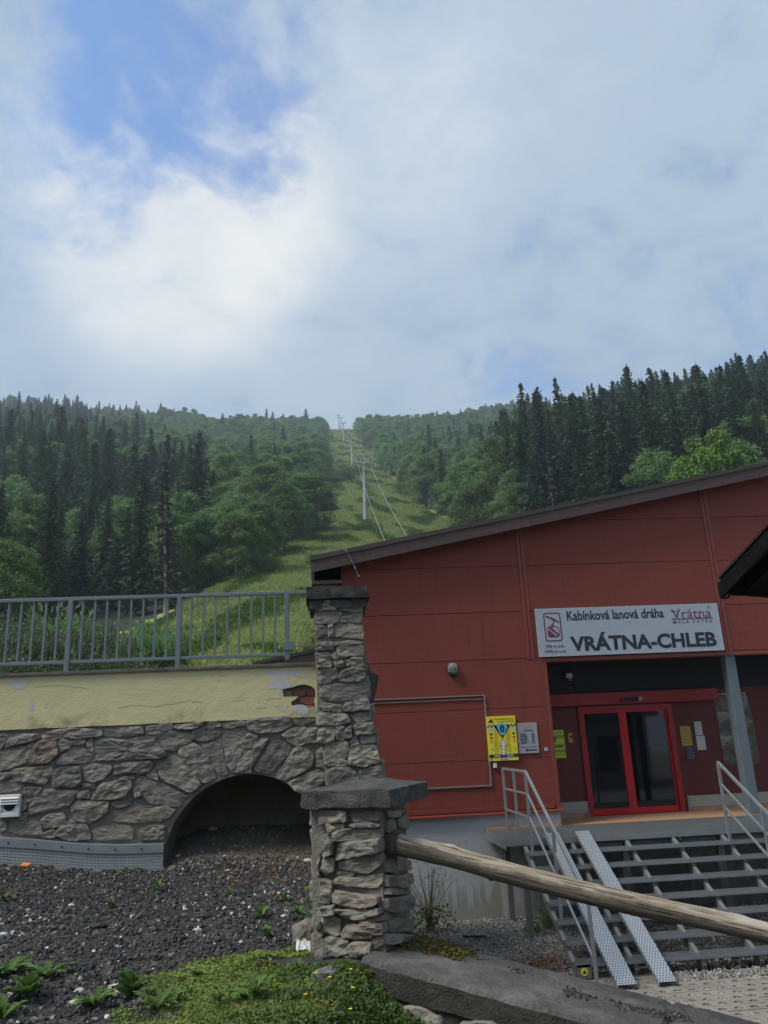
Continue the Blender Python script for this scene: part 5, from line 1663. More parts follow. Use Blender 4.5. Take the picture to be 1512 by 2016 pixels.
# ------------------------------------------------------------------ parapet slab under the low pillar
def build_parapet():
    t = thing('parapet_slab', 'grey weathered concrete parapet slab sloping down from the low pillar', 'parapet', tuple(par(1.2, 0.4, 0.0)))
    off = np.array(t.location)
    S = np.linspace(-0.10, 4.6, 120); Q = np.linspace(0.05, 0.87, 14)
    rows = []
    for s in S:
        row = []
        q0 = 0.05 + 0.010 * noise.noise(Vector((s * 2.2, 0, 1))) + 0.012 * noise.noise(Vector((s * 9, 0, 1)))
        q1 = 0.87 + 0.012 * noise.noise(Vector((s * 2.2, 5, 1))) + 0.012 * noise.noise(Vector((s * 9, 5, 1)))
        prof_ = [(q0 + 0.02, -0.32), (q0 + 0.03, -0.21), (q0 + 0.0, -0.19), (q0, -0.03), (q0 + 0.02, -0.004)] + [(q, 0.0) for q in np.linspace(q0 + 0.06, q1 - 0.06, 12)] + [(q1 - 0.02, -0.006), (q1, -0.035), (q1, -0.24)]
        for q, dz in prof_:
            p = par(s, q)
            e = 0.005 * noise.noise(Vector((p[0] * 5, p[1] * 5, dz * 9))) + 0.004 * noise.noise(Vector((p[0] * 16, p[1] * 16, dz * 20)))
            gap = -0.03 if abs(s - 1.92 - 0.06 * noise.noise(Vector((q * 6, 0, 3)))) < 0.02 and dz > -0.05 else 0
            row.append((p[0] + e, p[1] + e, p[2] + dz + e + gap))
        rows.append(row)
    m_ = len(rows[0]); n = len(rows)
    mb = MB().add([p for r in rows for p in r], [(i * m_ + k, i * m_ + k + 1, (i + 1) * m_ + k + 1, (i + 1) * m_ + k) for i in range(n - 1) for k in range(m_ - 1)], False)
    mb.add(rows[0], [tuple(range(m_))])
    o = mb.build('slab', KERB, t)
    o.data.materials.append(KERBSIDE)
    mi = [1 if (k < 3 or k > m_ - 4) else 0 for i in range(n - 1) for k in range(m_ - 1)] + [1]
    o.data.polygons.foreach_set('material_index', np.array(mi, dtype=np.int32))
    # footing wall beneath
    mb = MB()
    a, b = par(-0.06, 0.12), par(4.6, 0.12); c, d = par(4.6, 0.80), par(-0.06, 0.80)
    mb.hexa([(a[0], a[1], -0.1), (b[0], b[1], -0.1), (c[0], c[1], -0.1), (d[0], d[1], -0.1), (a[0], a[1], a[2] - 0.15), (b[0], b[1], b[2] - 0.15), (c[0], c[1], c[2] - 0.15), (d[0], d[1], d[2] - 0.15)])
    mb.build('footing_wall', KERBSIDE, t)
    # rough footing stones showing along its foot
    r = random.Random(4)
    for s, q, w, h in ((0.30, -0.05, 0.42, 0.14), (0.78, -0.06, 0.46, 0.17), (1.30, -0.05, 0.5, 0.15), (0.02, -0.02, 0.22, 0.10)):
        base = par(s, q); zz = base[2] - 0.33
        poly = [np.array(c) for c in ((-w / 2, 0), (w / 2, -KSLOPE * w), (w / 2 - 0.03, h - KSLOPE * w), (0.02, h), (-w / 2 + 0.04, h * 0.8))]
        f3 = lambda u, v, k, s=s, zz=zz: tuple(np.append((K0 + E2 * (s + u) + N2 * (0.06 - k)), zz + v))
        me = stone_mesh(poly, f3, off, 0.06, 0.05, r, 0.05)
        link('footing_stone', me, t)


build_parapet()


# ------------------------------------------------------------------ log rail
def build_log():
    a2 = LPK + N2 * 0.13 - E2 * 0.10
    a = np.array([a2[0], a2[1], float(atplane(782, 1653, np.append(LPK + N2 * 0.13, 0), np.append(N2, 0))[2])])
    # lower end: along E2 under the ray of the photograph's right edge
    n = np.append(N2, 0.0)
    b = atplane(1512, 1836, a, n)
    d = b - a
    L_ = np.linalg.norm(d)
    full = L_ * 1.45
    t = thing('log_rail', 'long weathered peeled log rail sloping down from the low stone pillar', 'rail', tuple(a))
    xax = Vector(d / L_); zax = Vector((0, 0, 1)); yax = zax.cross(xax).normalized(); zax = xax.cross(yax)
    t.rotation_euler = Matrix((xax, yax, zax)).transposed().to_euler()
    mb = MB(); n_ = 22; m_ = 90
    rows = []
    knots = [(0.62, 1.4), (0.95, 4.2), (1.35, 1.0), (1.55, 5.0), (1.95, 4.6), (2.15, 4.9), (2.6, 1.3), (3.1, 5.0)]
    for i in range(m_):
        x = full * i / (m_ - 1)
        r0 = 0.082 - 0.016 * min(1, x / 2.5)
        cy = 0.016 * math.sin(x * 1.7 + 0.5); cz = -0.012 * math.sin(math.pi * x / full) + 0.01 * math.sin(x * 3.1)
        row = []
        for k in range(n_):
            an = 2 * math.pi * k / n_
            rr = r0 * (1 + 0.085 * noise.noise(Vector((x * 2.2, math.cos(an) * 1.3, math.sin(an) * 1.3))) + 0.035 * noise.noise(Vector((x * 7, math.cos(an) * 4, math.sin(an) * 4))))
            for kx, ka in knots:
                dd = ((x - kx) / 0.035) ** 2 + (math.atan2(math.sin(an - ka), math.cos(an - ka)) / 0.35) ** 2
                rr += 0.014 * math.exp(-dd) - 0.014 * math.exp(-dd * 8)
            # drying crack along the upper side
            if abs(math.atan2(math.sin(an - 2.0 - 0.1 * math.sin(x)), math.cos(an - 2.0 - 0.1 * math.sin(x)))) < 0.13 and x > 0.5: rr -= 0.010
            row.append((x, cy + rr * math.cos(an), cz + rr * math.sin(an)))
        rows.append(row)
    mb.add([p for r_ in rows for p in r_], [(i * n_ + k, i * n_ + (k + 1) % n_, (i + 1) * n_ + (k + 1) % n_, (i + 1) * n_ + k) for i in range(m_ - 1) for k in range(n_)], True)
    mb.add(rows[0], [tuple(range(n_))]).add(rows[-1], [tuple(range(n_))])
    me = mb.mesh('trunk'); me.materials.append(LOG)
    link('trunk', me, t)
    me = MB().tube([(0.03, 0, 0.0), (0.20, 0.0, 0.0)], [0.104, 0.096], 20).mesh('socket_mortar'); me.materials.append(m_concrete('log_socket', (0.05, 0.04, 0.03), (0.085, 0.07, 0.05), (0.12, 0.10, 0.075), 0, 8, 0.01))
    link('end_collar', me, t)
    for kx, ka in knots:
        rr = 0.078 - 0.014 * min(1, kx / 2.5)
        p = (kx, 0.016 * math.sin(kx * 1.7 + .5) + rr * math.cos(ka), -0.02 + rr * math.sin(ka))
        me = MB().tube([(p[0], p[1] * 0.9, p[2] * 0.9), (p[0], p[1] * 1.06, p[2] * 1.06)], 0.016, 8).mesh('knot'); me.materials.append(BLACK)
        link('knot', me, t)
    # lower support, outside the frame
    e = np.array(t.matrix_basis @ Vector((full - 0.1, 0, 0)))
    p = thing('stone_pillar', 'squat stone pillar at the lower end of the log rail', 'pillar', (e[0], e[1], 0))
    mb = MB()
    s_ = 0.24
    cs = [e[:2] + E2 * i * s_ + N2 * j * s_ for i, j in ((-1, -1), (1, -1), (1, 1), (-1, 1))]
    mb.hexa([(c[0], c[1], 0.0) for c in cs] + [(c[0], c[1], e[2] + 0.3) for c in cs]).build('shaft', MORTAR, p)
    cs = [e[:2] + E2 * i * s_ * 1.4 + N2 * j * s_ * 1.4 for i, j in ((-1, -1), (1, -1), (1, 1), (-1, 1))]
    mb = MB().hexa([(c[0], c[1], e[2] + 0.3) for c in cs] + [(c[0], c[1], e[2] + 0.42) for c in cs]).build('capstone', CAPSTONE, p)


build_log()


# ------------------------------------------------------------------ dark canopy roof at the right
def build_canopy():
    c0 = np.array([4.31, 8.0, 4.78])
    e = np.array([0.89, 0.456, 0]); e /= np.linalg.norm(e)
    r = np.array([0.456, -0.89, 0]); r /= np.linalg.norm(r)
    up = np.array([0, 0, 1.0]); sl = 0.64
    DARK = plain('dark_stained_timber', (0.009, 0.008, 0.008), 0.9, var=0.4, scale=6, bump=0.01, spec=0.05)
    t = thing('timber_canopy', 'dark timber canopy roof corner with gutter hook in front of the red facade', 'canopy', tuple(c0 + e * 3 + r * 1.6 - up * 4.78))
    def P(a, b, h=0.0): return tuple(c0 + e * a + r * b + up * (b * sl + h))
    W, D = 6.0, 2.4
    def slab(a0, a1, b0, b1, h0, h1): return MB().hexa([P(a0, b0, h0), P(a1, b0, h0), P(a1, b1, h0), P(a0, b1, h0), P(a0, b0, h1), P(a1, b0, h1), P(a1, b1, h1), P(a0, b1, h1)])
    slab(0, W, 0, D, 0.0, 0.03).build('roof_sheet', plain('canopy_sheet', (0.030, 0.022, 0.020), 0.9, spec=0.05), t)
    k = 0.03
    while k < W:
        slab(k, min(W, k + 0.145), 0.02, D, -0.03, -0.001).build('soffit_board', DARK, t); k += 0.15
    slab(0.0, 0.05, -0.02, D, -0.20, -0.031).build('barge_board', DARK, t)
    for a in (0.35, 1.6, 2.9, 4.2, 5.5):
        slab(a, a + 0.10, 0.03, D, -0.17, -0.031).build('rafter', DARK, t)
    slab(0.06, W, 0.0, 0.06, -0.16, -0.031).build('eave_board', DARK, t)
    pts = []
    mb = MB()
    prof_ = [(-0.06 * math.cos(q) - 0.06, -0.06 * math.sin(q) - 0.06) for q in np.linspace(0, math.pi, 9)]
    A = [tuple(c0 + e * 0.12 + r * b + up * h) for b, h in prof_]; B = [tuple(c0 + e * W + r * b + up * (h - 0.02)) for b, h in prof_]
    n = len(A)
    mb.add(A + B, [(i, i + 1, i + 1 + n, i + n) for i in range(n - 1)]).build('gutter', DARK, t)
    hook = [tuple(c0 + e * 0.14 + r * b + up * h) for b, h in ((0.04, -0.04), (0.03, -0.12), (-0.01, -0.185), (-0.06, -0.195), (-0.10, -0.17), (-0.115, -0.12))]
    MB().tube(hook, 0.012, 6).build('gutter_hook', DARK, t)
    MB().tube([tuple(c0 + e * 0.16 + r * 0.02 + up * -0.17), tuple(c0 + e * 3.4 + r * 0.3 + up * -0.02)], 0.010, 6).build('stay_rod', DARK, t)
    # far slope and posts, outside the frame
    def Q(a, b, h=0.0): return tuple(c0 + e * a + r * b + up * ((2 * D - b) * sl + h))
    MB().hexa([Q(0, D), Q(W, D), Q(W, 2 * D), Q(0, 2 * D), Q(0, D, .03), Q(W, D, .03), Q(W, 2 * D, .03), Q(0, 2 * D, .03)]).build('roof_sheet', MATS['canopy_sheet'], t)
    for a, b in ((2.6, 0.5), (5.6, 0.5), (2.6, 4.2), (5.6, 4.2)):
        p = np.array(P(a, b) if b < D else Q(a, b))
        MB().box(p[0] - 0.08, p[0] + 0.08, p[1] - 0.08, p[1] + 0.08, -0.08, p[2] - 0.02).build('post', DARK, t)


build_canopy()


# ------------------------------------------------------------------ brown lean-to between wall and station
def build_shed():
    t = thing('brown_lean_to', 'low dark brown sheet roof showing over the yellow wall beside the tall pillar', 'shed', (0.0, 13.2, 0.0))
    y0, y1 = 12.5, 14.6
    a = atY(497, 1304, y0); b = atY(620, 1277, y0)
    sl = (b[2] - a[2]) / (b[0] - a[0])
    xr = 0.62
    zr = b[2] + sl * (xr - b[0])
    MB().prism([(a[0], a[2] - 0.05), (xr, zr - 0.05), (xr, zr), (a[0], a[2])], 'y', y0, y1).build('roof_sheet', DARKBROWN, t)
    MB().prism([(a[0] + 0.05, a[2] - 0.06), (xr - 0.05, zr - 0.07), (xr - 0.05, 0.0), (a[0] + 0.05, 0.0)], 'y', y0 + 0.15, y1 - 0.1).build('wall', DARKBROWN, t)
    MB().prism([(a[0], a[2] - 0.30), (xr, zr - 0.34), (xr, zr - 0.052), (a[0], a[2] - 0.052)], 'y', y0 + 0.01, y0 + 0.05).build('fascia_board', DARKBROWN, t)
    # rain hopper at the end of the gutter
    q = [atY(*p, y0 - 0.1) for p in ((718, 1306), (724, 1306), (730, 1325), (745, 1331), (744, 1342), (732, 1392), (722, 1392))]
    mb = MB().prism([(p[0], p[2]) for p in q], 'y', y0 - 0.22, y0 + 0.02)
    mb.build('rain_hopper', BLACK, t)
    p = q[-1]
    MB().tube([(p[0] + 0.03, y0 - 0.1, p[2] + 0.02), (p[0] + 0.03, y0 - 0.1, 0.0)], 0.045, 8).build('downpipe', DARKBROWN, t)
    p0, p1 = atY(719, 1282, y0), atY(721, 1300, y0)
    MB().tube([p0, p1], 0.015, 6).build('pipe_stub', BLACK, t)


build_shed()


# ------------------------------------------------------------------ stone lodge behind the viewer (shows only in the door glass)
def build_lodge():
    t = thing('stone_lodge', 'grey stone lodge opposite the station, seen only as a reflection in the door glass', 'building', (6, -18, -0.08))
    LM = m_concrete('lodge_stone', (0.22, 0.21, 0.195), (0.36, 0.345, 0.32), (0.50, 0.48, 0.45), 0, 1.2, 0.03)
    x0, x1, y0, y1 = -14.0, 20.0, -23.0, -14.0
    MB().box(x0, x1, y0, y1, -0.08, 4.2).build('wall', LM, t)
    MB().prism([(y1 + 0.8, 4.1), (y0 - 0.8, 4.1), ((y0 + y1) / 2, 10.5)], 'x', x0 - 0.6, x1 + 0.6).build('roof', DARKBROWN, t)
    for k in range(8):
        xx = x0 + 2 + k * 4.1
        w = MB().box(xx, xx + 1.3, y1, y1 + 0.04, 0.9, 3.0).build('window', BLACK, t)
        MB().box(xx - 0.1, xx + 1.4, y1 + 0.001, y1 + 0.12, 0.75, 0.9).build('sill', SKIRT, w)


build_lodge()
# ------------------------------------------------------------------ lift pylons and ropes
def build_pylons():
    specs = [((720, 1027), 188.0, (718, 908), 'nearest tall grey tapered lift pylon standing lowest on the ski slope'),
             ((694, 925), 345.0, (694, 863), 'grey lift pylon standing second from the bottom of the ski slope'),
             ((677, 868), 545.0, (677, 832), 'grey lift pylon standing third from the bottom of the ski slope'),
             ((671, 846), 665.0, (671, 822), 'hazy lift pylon standing fourth from the bottom of the ski slope'),
             ((667, 843), 750.0, (666, 817), 'faint lift pylon highest on the ski slope near the cloud')]
    PM = m_galv('pylon_steel', (0.24, 0.265, 0.285), (0.33, 0.355, 0.37), 0.5, 0.3)
    heads = []
    for (bp, D, tp, lab) in specs:
        d = ray(*bp)
        b = EYE + d * (D / d[1])
        zt = float((EYE + ray(*tp) * (D / ray(*tp)[1]))[2])
        zg = float(terrain(b[0], D))
        b[2] = min(b[2], zg + 0.3)
        H = zt - b[2]
        k = H / 16.0
        t = thing('lift_pylon', lab, 'pylon', (b[0], b[1], b[2] - 0.3), 'lift pylons up the ski slope')
        n = 14
        def cone(z0, z1, r0, r1, nm):
            MB().tube([(b[0], b[1], b[2] + z0), (b[0], b[1], b[2] + z1)], [r0, r1], n).build(nm, PM, t)
        cone(-0.3, H * 0.29, 0.70, 0.58, 'lower_shaft')
        cone(H * 0.29, H * 0.58, 0.54, 0.42, 'middle_shaft')
        cone(H * 0.58, H - 0.3, 0.39, 0.24, 'upper_shaft')
        for f, rr in ((0.02, 0.85), (0.29, 0.66), (0.58, 0.50)):
            MB().tube([(b[0], b[1], b[2] + H * f - 0.1), (b[0], b[1], b[2] + H * f + 0.1)], rr, n).build('flange', PM, t)
        MB().box(b[0] - 2.3, b[0] + 2.3, b[1] - 0.2, b[1] + 0.2, zt - 0.55, zt - 0.2).build('cross_arm', PM, t)
        MB().box(b[0] - 0.45, b[0] + 0.45, b[1] - 0.35, b[1] + 0.35, zt - 0.9, zt - 0.56).build('head_bracket', PM, t)
        for sx in (-1.55, 1.55):
            sl_ = 0.40
            sh = MB()
            sh.bar((b[0] + sx, b[1] - 2.2, zt - 0.55 - 2.2 * sl_), (b[0] + sx, b[1] + 2.2, zt - 0.55 + 2.2 * sl_), 0.22, 0.30)
            sa = sh.build('sheave_beam', PM, t)
            for q in np.linspace(-2.0, 2.0, 6):
                MB().tube([(b[0] + sx - 0.12, b[1] + q, zt - 0.35 + q * sl_), (b[0] + sx + 0.12, b[1] + q, zt - 0.35 + q * sl_)], 0.24, 10).build('sheave', BLACK, sa)
            fr = MB()
            for u in (-0.75, 0.75):
                fr.box(b[0] + sx + u - 0.07, b[0] + sx + u + 0.07, b[1] - 0.07, b[1] + 0.07, zt - 0.2, zt + 0.95)
            fr.box(b[0] + sx - 0.75, b[0] + sx + 0.75, b[1] - 0.07, b[1] + 0.07, zt + 0.85, zt + 0.99)
            fr.build('service_frame', PM, t)
        MB().tube([(b[0] + 0.25, b[1] - 0.75, b[2] + 0.5), (b[0] + 0.2, b[1] - 0.4, zt - 1.0)], 0.05, 5).build('ladder', PM, t)
        heads.append((b[0], b[1], zt))
    RM = plain('rope_steel', (0.30, 0.31, 0.28), 0.5, 0.4)
    ends = [atY(820, 1200, 45), atY(899, 1200, 45)]
    for k, (sx, lab) in enumerate(((-1.55, 'steel haul rope on the side of the pylons towards the left forest'), (1.55, 'steel haul rope on the side of the pylons towards the spruce forest'))):
        pts = [tuple(ends[k])]
        prev = np.array(ends[k])
        for h in heads:
            nx = np.array([h[0] + sx, h[1], h[2] - 0.05])
            L_ = np.linalg.norm(nx - prev)
            for q in np.linspace(0, 1, 9)[1:]:
                p = prev + (nx - prev) * q
                p[2] -= 4 * q * (1 - q) * L_ * 0.012
                pts.append(tuple(p))
            prev = nx
        rad = [0.03 + 0.00008 * p[1] for p in pts]
        o = MB().tube(pts, rad, 5).build('haul_rope', RM, base=tuple(ends[k]), label=lab, cat='cable')
    h = thing('drive_house', 'red clad drive house behind the station roof where the haul ropes end', 'building', (7, 46.8, -0.5))
    MB().box(4.6, 9.2, 44.6, 49, -0.5, 11.0).build('wall', CLAD, h)
    MB().prism([(4.3, 11.0), (9.5, 11.0), (9.5, 11.2), (6.9, 11.9), (4.3, 11.2)], 'y', 44.7, 49.3).build('roof', DARKBROWN, h)


build_pylons()


# ------------------------------------------------------------------ tree models
def quads_mesh(name, C, A, B, mat, tri=False):
    """leaf clumps: centre C, half axes A and B (n,3)"""
    n = len(C)
    if tri:
        v = np.stack([C - A - B * 0.6, C + A * 0.2 - B, C + A, C + A * 0.1 + B], 1).reshape(-1, 3)
    else:
        v = np.stack([C - A, C - B, C + A, C + B], 1).reshape(-1, 3)
    f = np.arange(n * 4).reshape(n, 4)
    return np_mesh(name, v, f, 4, mat, False)


def conifer_mesh(seed, H, wid, mat, thin=1.0, bare=0.08):
    g = np.random.default_rng(seed)
    C, A, B = [], [], []
    z = H * bare
    ph = g.uniform(0, 6)
    while z < H * 0.985:
        f = 1 - z / H
        Lm = wid * (f ** 0.70) * (0.55 + 0.45 * min(1, (z / H) / 0.25)) + 0.10
        nb = max(3, int(4 + 4.2 * f * thin))
        ph += g.uniform(0.5, 1.6)
        for k in range(nb):
            a = ph + 2 * math.pi * k / nb + g.normal(0, 0.25)
            L_ = Lm * g.uniform(0.62, 1.12)
            if g.random() > 0.93 * min(1, thin + 0.3): continue
            m = max(2, int(L_ / 0.30))
            dr = g.uniform(0.15, 0.42) * (0.5 + f)
            for j in range(m):
                t = (j + g.uniform(0.2, 1)) / m
                rr = L_ * t
                zz = z - dr * L_ * (t ** 1.3) * 0.8 + 0.22 * L_ * max(0, t - 0.75) + g.normal(0, 0.06)
                ca, sa = math.cos(a), math.sin(a)
                wdt = (0.16 + 0.20 * (1 - t)) * (0.8 + 0.5 * f)
                sidew = g.normal(0, 0.22) * (0.3 + L_ * 0.22)
                C.append((rr * ca - sidew * sa, rr * sa + sidew * ca, zz - 0.10 * abs(sidew)))
                d = np.array([ca, sa, -dr * 0.9 + g.normal(0, 0.22)])
                tw = g.normal(0, 0.6)
                s = np.array([-sa, ca, 0]) * math.cos(tw) + np.array([0, 0, 1]) * math.sin(tw)
                A.append(d * g.uniform(0.28, 0.5)); B.append(s * wdt * g.uniform(0.8, 1.5))
                if g.random() < 0.55:       # hanging twigs
                    C.append((rr * ca - sidew * sa, rr * sa + sidew * ca, zz - 0.22)); A.append(np.array([g.normal(0, .06), g.normal(0, .06), -0.30 * g.uniform(.7, 1.3)])); B.append(s * 0.13)
        z += 0.34 + 0.25 * f * g.uniform(0.6, 1.2)
    C.append((0, 0, H * 0.99)); A.append(np.array([0, 0, 0.55])); B.append(np.array([0.10, 0, 0]))
    C.append((0, 0, H * 0.97)); A.append(np.array([0, 0, 0.55])); B.append(np.array([0, 0.12, 0]))
    return quads_mesh('conifer_crown', np.array(C), np.array(A), np.array(B), mat, True)


def trunk_mesh(name, H, r0, mat, seed, limbs=0, top=0.95):
    g = np.random.default_rng(seed)
    mb = MB()
    pts = [(g.normal(0, 0.05) * (i > 0), g.normal(0, 0.05) * (i > 0), -0.6 + (H * top + 0.6) * i / 6) for i in range(7)]
    mb.tube(pts, [r0 * (1.25 if i == 0 else 1 - 0.93 * i / 6) for i in range(7)], 7)
    for k in range(limbs):
        z = H * g.uniform(0.25, 0.7); a = g.uniform(0, 6.28); L_ = H * g.uniform(0.16, 0.30)
        p = np.array([0, 0, z]); q = p + np.array([math.cos(a), math.sin(a), g.uniform(0.5, 1.0)]) * L_ * 0.55; q2 = q + np.array([math.cos(a), math.sin(a), g.uniform(0.2, 0.9)]) * L_ * 0.55
        mb.tube([tuple(p), tuple(q), tuple(q2)], [r0 * 0.42, r0 * 0.25, r0 * 0.08], 5)
    me = mb.mesh(name); me.materials.append(mat)
    return me


def broadleaf_mesh(seed, H, rad, mat, low=0.06, lobes=80, per=105, leaf=0.265):
    g = np.random.default_rng(seed)
    C, A, B = [], [], []
    for k in range(lobes):
        # lobes fill the outer part of an egg shaped crown
        t = g.random() ** 0.8
        zc = H * (low + (0.97 - low) * t)
        prof_ = (math.sin(math.pi * min(1, max(0, (zc / H - low * 0.5) / (1.02 - low * 0.5))) ** 0.72)) ** 0.62
        rr = rad * prof_ * (0.45 + 0.55 * math.sqrt(g.random())) * g.uniform(0.82, 1.08)
        a = g.uniform(0, 2 * math.pi)
        c = np.array([rr * math.cos(a), rr * math.sin(a), zc])
        s = rad * g.uniform(0.22, 0.40)
        n = int(per * g.uniform(0.7, 1.3))
        d = g.normal(0, 1, (n, 3)); d /= np.linalg.norm(d, axis=1)[:, None]
        d *= (g.random(n) ** 0.45)[:, None]
        pos = c + d * np.array([s, s, s * 0.55])
        # sprays droop outwards a little
        pos[:, 2] -= 0.12 * np.hypot(d[:, 0], d[:, 1]) * s
        nrm = d * 0.7 + np.array([0, 0, 0.75]) + g.normal(0, 0.45, (n, 3)); nrm /= np.linalg.norm(nrm, axis=1)[:, None]
        t1 = np.cross(nrm, g.normal(0, 1, (n, 3))); t1 /= np.linalg.norm(t1, axis=1)[:, None]
        t2 = np.cross(nrm, t1)
        sz = leaf * g.uniform(0.55, 1.25, n)[:, None]
        C.append(pos); A.append(t1 * sz); B.append(t2 * sz * 0.62)
    return quads_mesh('broadleaf_crown', np.concatenate(C), np.concatenate(A), np.concatenate(B), mat, True)


CON = []      # (crown mesh, trunk mesh, height)
for i, (H, w, m_, th) in enumerate(((22, 4.3, SPRUCE, 1.05), (25, 4.6, SPRUCE, 0.95), (19, 4.2, SPRUCE, 1.1), (22, 5.0, FIR, 1.2), (25, 4.4, SPRUCE, 0.85), (19, 4.9, FIR, 1.15))):
    CON.append((conifer_mesh(20 + i, H, w, m_, th), trunk_mesh('conifer_trunk', H, 0.26, BARK, i), H))
SNAG = (conifer_mesh(77, 21, 2.3, plain('dead_twigs', (0.075, 0.060, 0.045), 0.95, kind='Object'), 0.30, 0.18), trunk_mesh('snag_trunk', 21, 0.24, DEADWOOD, 5), 21)
DEC = []
for i, (H, w, m_) in enumerate(((15, 5.4, BEECH), (17, 5.6, BEECH), (13, 5.2, BEECH), (18, 5.4, BEECH), (14, 6.0, BEECH))):
    DEC.append((broadleaf_mesh(40 + i, H, w, m_), trunk_mesh('broadleaf_trunk', H, 0.24, BARK, 30 + i, 7, 0.8), H))
YDEC = [(broadleaf_mesh(60 + i, H, w, YOUNG, 0.05, 60, 230, 0.15), trunk_mesh('broadleaf_trunk', H, 0.16, BARK, 60 + i, 7, 0.8), H) for i, (H, w) in enumerate(((11, 3.6), (12, 3.2)))]


def plant(name, proto, x, y, z, sc, rot, label, cat, group, tilt=0.0):
    t = bpy.data.objects.new(name, None); COL.objects.link(t)
    t.location = (x, y, z); t.rotation_euler = (0.035 * math.sin(x * 7.1), 0.035 * math.sin(y * 5.3), rot); t.scale = (sc[0], sc[0], sc[1])
    tag(t, label, cat, group)
    a = bpy.data.objects.new('trunk', proto[1]); COL.objects.link(a); a.parent = t
    b = bpy.data.objects.new('crown', proto[0]); COL.objects.link(b); b.parent = t
    return t


def scatter_forest():
    g = np.random.default_rng(5)
    cand = []
    y = 66.0
    while y < 790:
        step = 6.0 if y < 200 else (7.0 if y < 330 else 8.5)
        x = -0.56 * y - 12
        while x < 0.80 * y + 12:
            xx = x + g.uniform(-0.42, 0.42) * step; yy = y + g.uniform(-0.42, 0.42) * step
            cand.append((xx, yy))
            x += step * (0.80 if x > 0.2 * y and y < 200 else 1.0)
        y += step * (0.95 if y < 330 else 1.15)
    out = []
    for x, y in cand:
        az = x / y
        # keep clear of the ski slope
        l = np.interp(y, *_CL); r = np.interp(y, *_CR)
        if l - 4.2 / y < az < r + 5.0 / y: continue
        if y < 86 and az > -0.30: continue
        if y < 78 and az < -0.18: continue
        edge = min(abs(az - l), abs(az - r)) * y
        if az < 0.03:
            if y < 235: pc = float(np.interp(az, [-0.25, -0.17, -0.12, -0.05], [0.74, 0.60, 0.05, 0.01]))
            else: pc = float(np.interp(az, [-0.34, -0.26, -0.20, 0.0], [0.75, 0.5, 0.05, 0.02]))
        else:
            if y < 260: pc = float(np.interp(az, [0.13, 0.20, 0.27, 0.35], [0.03, 0.10, 0.55, 0.82]))
            else: pc = float(np.interp(az, [0.05, 0.2, 0.35], [0.02, 0.06, 0.45]))
        if edge < 6: pc *= 0.25
        kind = 'c' if g.random() < pc else 'd'
        hs = (g.uniform(0.62, 1.04) if az < 0.03 else g.uniform(0.74, 1.0)) if kind == 'c' else g.uniform(0.72, 1.05)
        if y < 120 and az < -0.05: hs *= 0.80
        if edge < 7: hs *= 0.72
        ws = hs * g.uniform(0.75, 1.25)
        if y > 330: ws *= 1.12; hs *= 0.95
        out.append((x, y, float(terrain(x, y)) - 0.3, kind, hs, ws, g.uniform(0, 6.28), int(g.integers(0, 1000)), az))
    out.sort(key=lambda q: q[1])
    nc = nd = 0
    rest = []
    for x, y, z, kind, hs, ws, rot, ix, az in out:
        side = 'l' if az < 0.03 else 'r'
        inview = -0.47 < az < 0.72
        if kind == 'c' and nc < 300 and inview:
            nc += 1
            pr = CON[ix % len(CON)]
            lab = {'l': 'dark green conifer in the forest above the steel railing', 'r': 'dark green conifer in the forest above the station roof'}[side]
            plant('conifer_tree', pr, x, y, z, (ws, hs), rot, lab, 'tree', {'l': 'conifers of the forest above the railing', 'r': 'conifers of the forest above the station roof'}[side])
        elif kind == 'd' and nd < 300 and inview:
            nd += 1
            pr = DEC[ix % len(DEC)]
            lab = {'l': 'mid green leafy beech beside the ski slope, on the railing side', 'r': 'mid green leafy beech beside the ski slope, on the station side'}[side]
            plant('beech_tree', pr, x, y, z, (ws, hs), rot, lab, 'tree', {'l': 'beeches of the ski slope edge on the railing side', 'r': 'beeches of the ski slope edge on the station side'}[side])
        else:
            rest.append((x, y, z, kind, hs, ws, rot, ix))
    print('trees', nc, nd, 'rest', len(rest))
    return rest


REST = scatter_forest()


